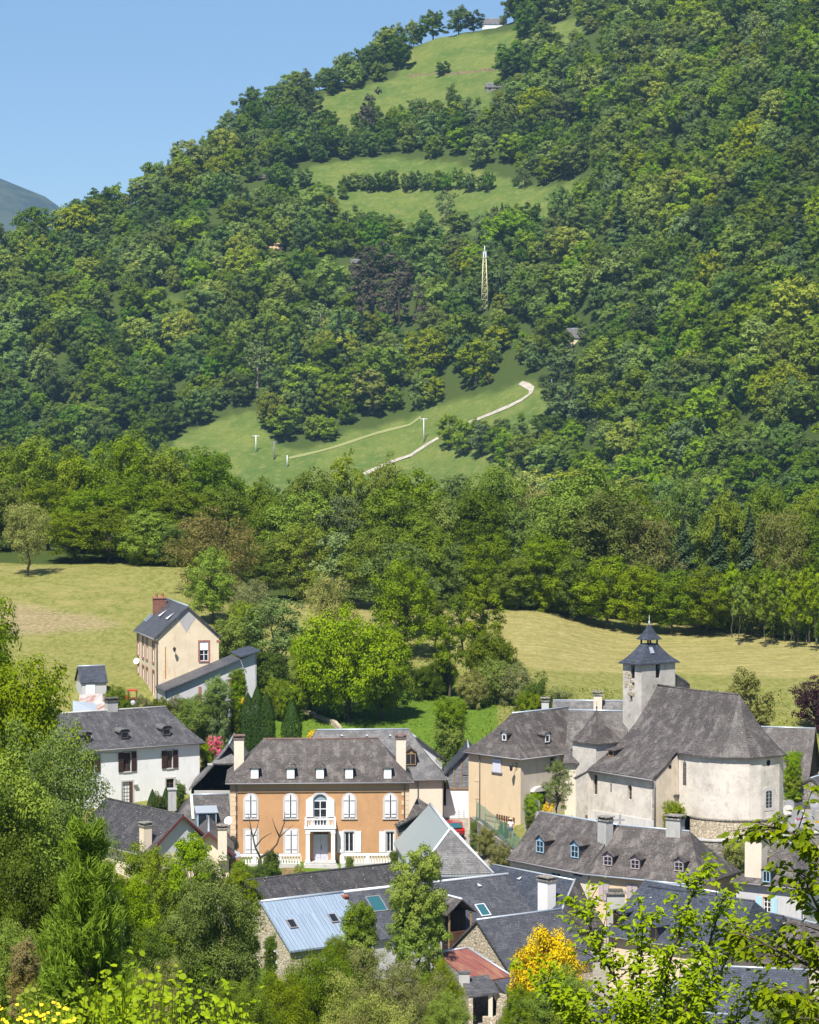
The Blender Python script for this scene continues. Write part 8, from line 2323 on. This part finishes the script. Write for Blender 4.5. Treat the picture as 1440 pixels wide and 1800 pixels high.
# hedge and single trees on the hillside meadows
def hill_tree(px, base, h, w, k, label, grp=None):
    p = hit(px, base, 700); o = link('hillside_tree', PROTO[k]['whole']); o.location = p; o.rotation_euler = (0, 0, px * 1.7)
    s = h / F * p.y; r = w / 2 / F * p.y; q = PROTO[k]; o.scale = (r / q['R'], r / q['R'], s / q['H']); tag(o, label, 'tree', grp)
HG = 'bushes of the hedge across the middle meadow'
for i, px in enumerate((608, 622, 640, 656, 672, 690, 716, 730, 752, 770, 786, 806, 826, 846, 860)): hill_tree(px, 340 - (i % 3) * 2, 28 + (i * 7 % 13), 26, ['hill11', 'hill2', 'hill11', 'hill0'][i % 4], f'hedge bush across the middle meadow, {ORD[i]} from left', HG)
for px, b, h, w, k, lab in ((534, 335, 38, 34, 'hill0', 'dark round tree alone at the left of the middle meadow'), (606, 282, 24, 26, 'hill2', 'small round bush on the upper edge of the middle meadow'), (556, 284, 20, 22, 'hill1', 'small dark bush left on the upper edge of the middle meadow'),
                           (985, 418, 96, 52, 'hill1', 'tall dark tree at the right end of the lower middle meadow'), (935, 400, 46, 44, 'hill0', 'dark tree below the lower middle meadow'), (900, 402, 44, 40, 'hill0', 'dark rounded tree left of the tall dark tree'), (782, 395, 66, 40, 'hill10', 'pale bare branched tree below the middle meadow'),
                           (778, 134, 26, 30, 'hill0', 'dark bush on the earth step between the top meadows'), (648, 250, 88, 40, 'hill9', 'tall brownish pine at the second meadow'), (794, 186, 40, 22, 'hill4', 'slim tree at the lower edge of the second meadow'), (906, 328, 16, 14, 'hill11', 'tiny bush on the middle meadow by the sandy patch'),
                           (247, 310, 56, 56, 'hill0', 'large dark tree standing out on the left skyline'), (735, 62, 52, 40, 'hill1', 'dark skyline tree left of the top barn'), (770, 52, 58, 36, 'hill3', 'open crowned skyline tree beside the top meadow'), (800, 48, 56, 34, 'hill0', 'dark slim skyline tree above the top meadow'),
                           (825, 45, 54, 34, 'hill3', 'mid green skyline tree nearest the top barn on its left'), (908, 42, 60, 44, 'hill0', 'dense dark tree right of the top barn'), (940, 34, 50, 44, 'hill1', 'dark tree further right of the top barn'), (975, 30, 46, 44, 'hill0', 'dark tree at the right of the top barn row'),
                           (815, 800, 66, 46, 'hill2', 'rounded tree at the left end of the copse below the track'), (845, 806, 66, 50, 'hill7', 'second rounded tree of the copse below the track'), (790, 792, 64, 44, 'hill2', 'first tree of the copse beside the meadow pole'), (875, 812, 62, 48, 'hill2', 'tree at the right of the copse below the track')):
    hill_tree(px, b, h, w, k, lab)
# earth step between the top meadows
wall_run('earth_step', 'brown earth step between the two top meadows', [hit(px, py, 900) + UP * (.9 + .3 * math.sin(px)) for px, py in ((716, 138), (735, 135), (752, 134), (770, 132), (790, 132), (812, 130), (835, 129), (850, 127), (870, 126))], 2.4, 1.2, 'brickred', cat='bank')
for o_ in [o for o in bpy.data.objects if o.name.startswith('earth_step')]:
    for ch in o_.children: ch.data.materials[0] = plain('step_earth', (.26, .19, .11), .95, .4, scale=.6)
# fence posts along the far edge of the hay field
for i, (px, py, h) in enumerate([(1306, 1114, 16), (1322, 1117, 14), (1340, 1117, 18), (1360, 1122, 14), (1378, 1124, 16), (1396, 1128, 14), (1418, 1131, 16), (1436, 1134, 14)]):
    b = hit(px, py, 300); q = MB(); hh = h / F * b.y; q.tube([b - UP * .3, b + UP * hh], [.07, .06], 6); q.build('fence_post', M['bark_pale'], None, f'weathered fence post, {ORD[i]} along the far edge of the hay field', 'fence post', 'fence posts along the hay field', loc=tuple(b))
b = hit(1284, 1106, 300); o = thing('timber_tripod', 'small timber tripod frame at the far edge of the hay field', 'frame', tuple(b))
for dx, dy in ((-.45, 0), (.45, 0), (0, .5)): MB().tube([b + Vector((dx, dy, -.2)), b + Vector((0, .15, 1.4))], .045, 5).build('leg', M['bark_pale'], o)
# meadow grass: tufts that roughen the fields near the village
def tufts():
    rng = np.random.default_rng(77); n = 42000
    U = rng.uniform(-60, 1500, n); y = rng.uniform(264, 352, n); x = (U - 720) / F * y
    keep = ((U > 360) & (U < 900) & (y < 316)) | ((U > 880) & (y > 276) & (y < 304)); x, y, U = x[keep], y[keep], U[keep]; z = H(x, y); n = len(x)
    hgt = rng.uniform(.06, .22, n) * (1 + .6 * vnoise(x, y, 3, 8)); a = rng.uniform(0, math.pi, n); w = rng.uniform(.05, .13, n)
    c, s = np.cos(a) * w, np.sin(a) * w; l = rng.normal(0, .1, (n, 2))
    V = np.stack([np.stack([x - c, y - s, z - .03], 1), np.stack([x + c, y + s, z - .03], 1), np.stack([x + l[:, 0], y + l[:, 1], z + hgt], 1)], 1).reshape(-1, 3)
    m = leafmat('meadow_grass', (.055, .088, .008), (.11, .135, .016), .3, .0)
    tag(link('meadow_grass', raw_mesh('meadow_grass', V, 3, np.arange(n * 3).reshape(-1, 3), [m], tint=rng.uniform(0, 1, n))), 'short tufts of meadow grass on the fields and garden slopes', None, None, 'stuff')
tufts()
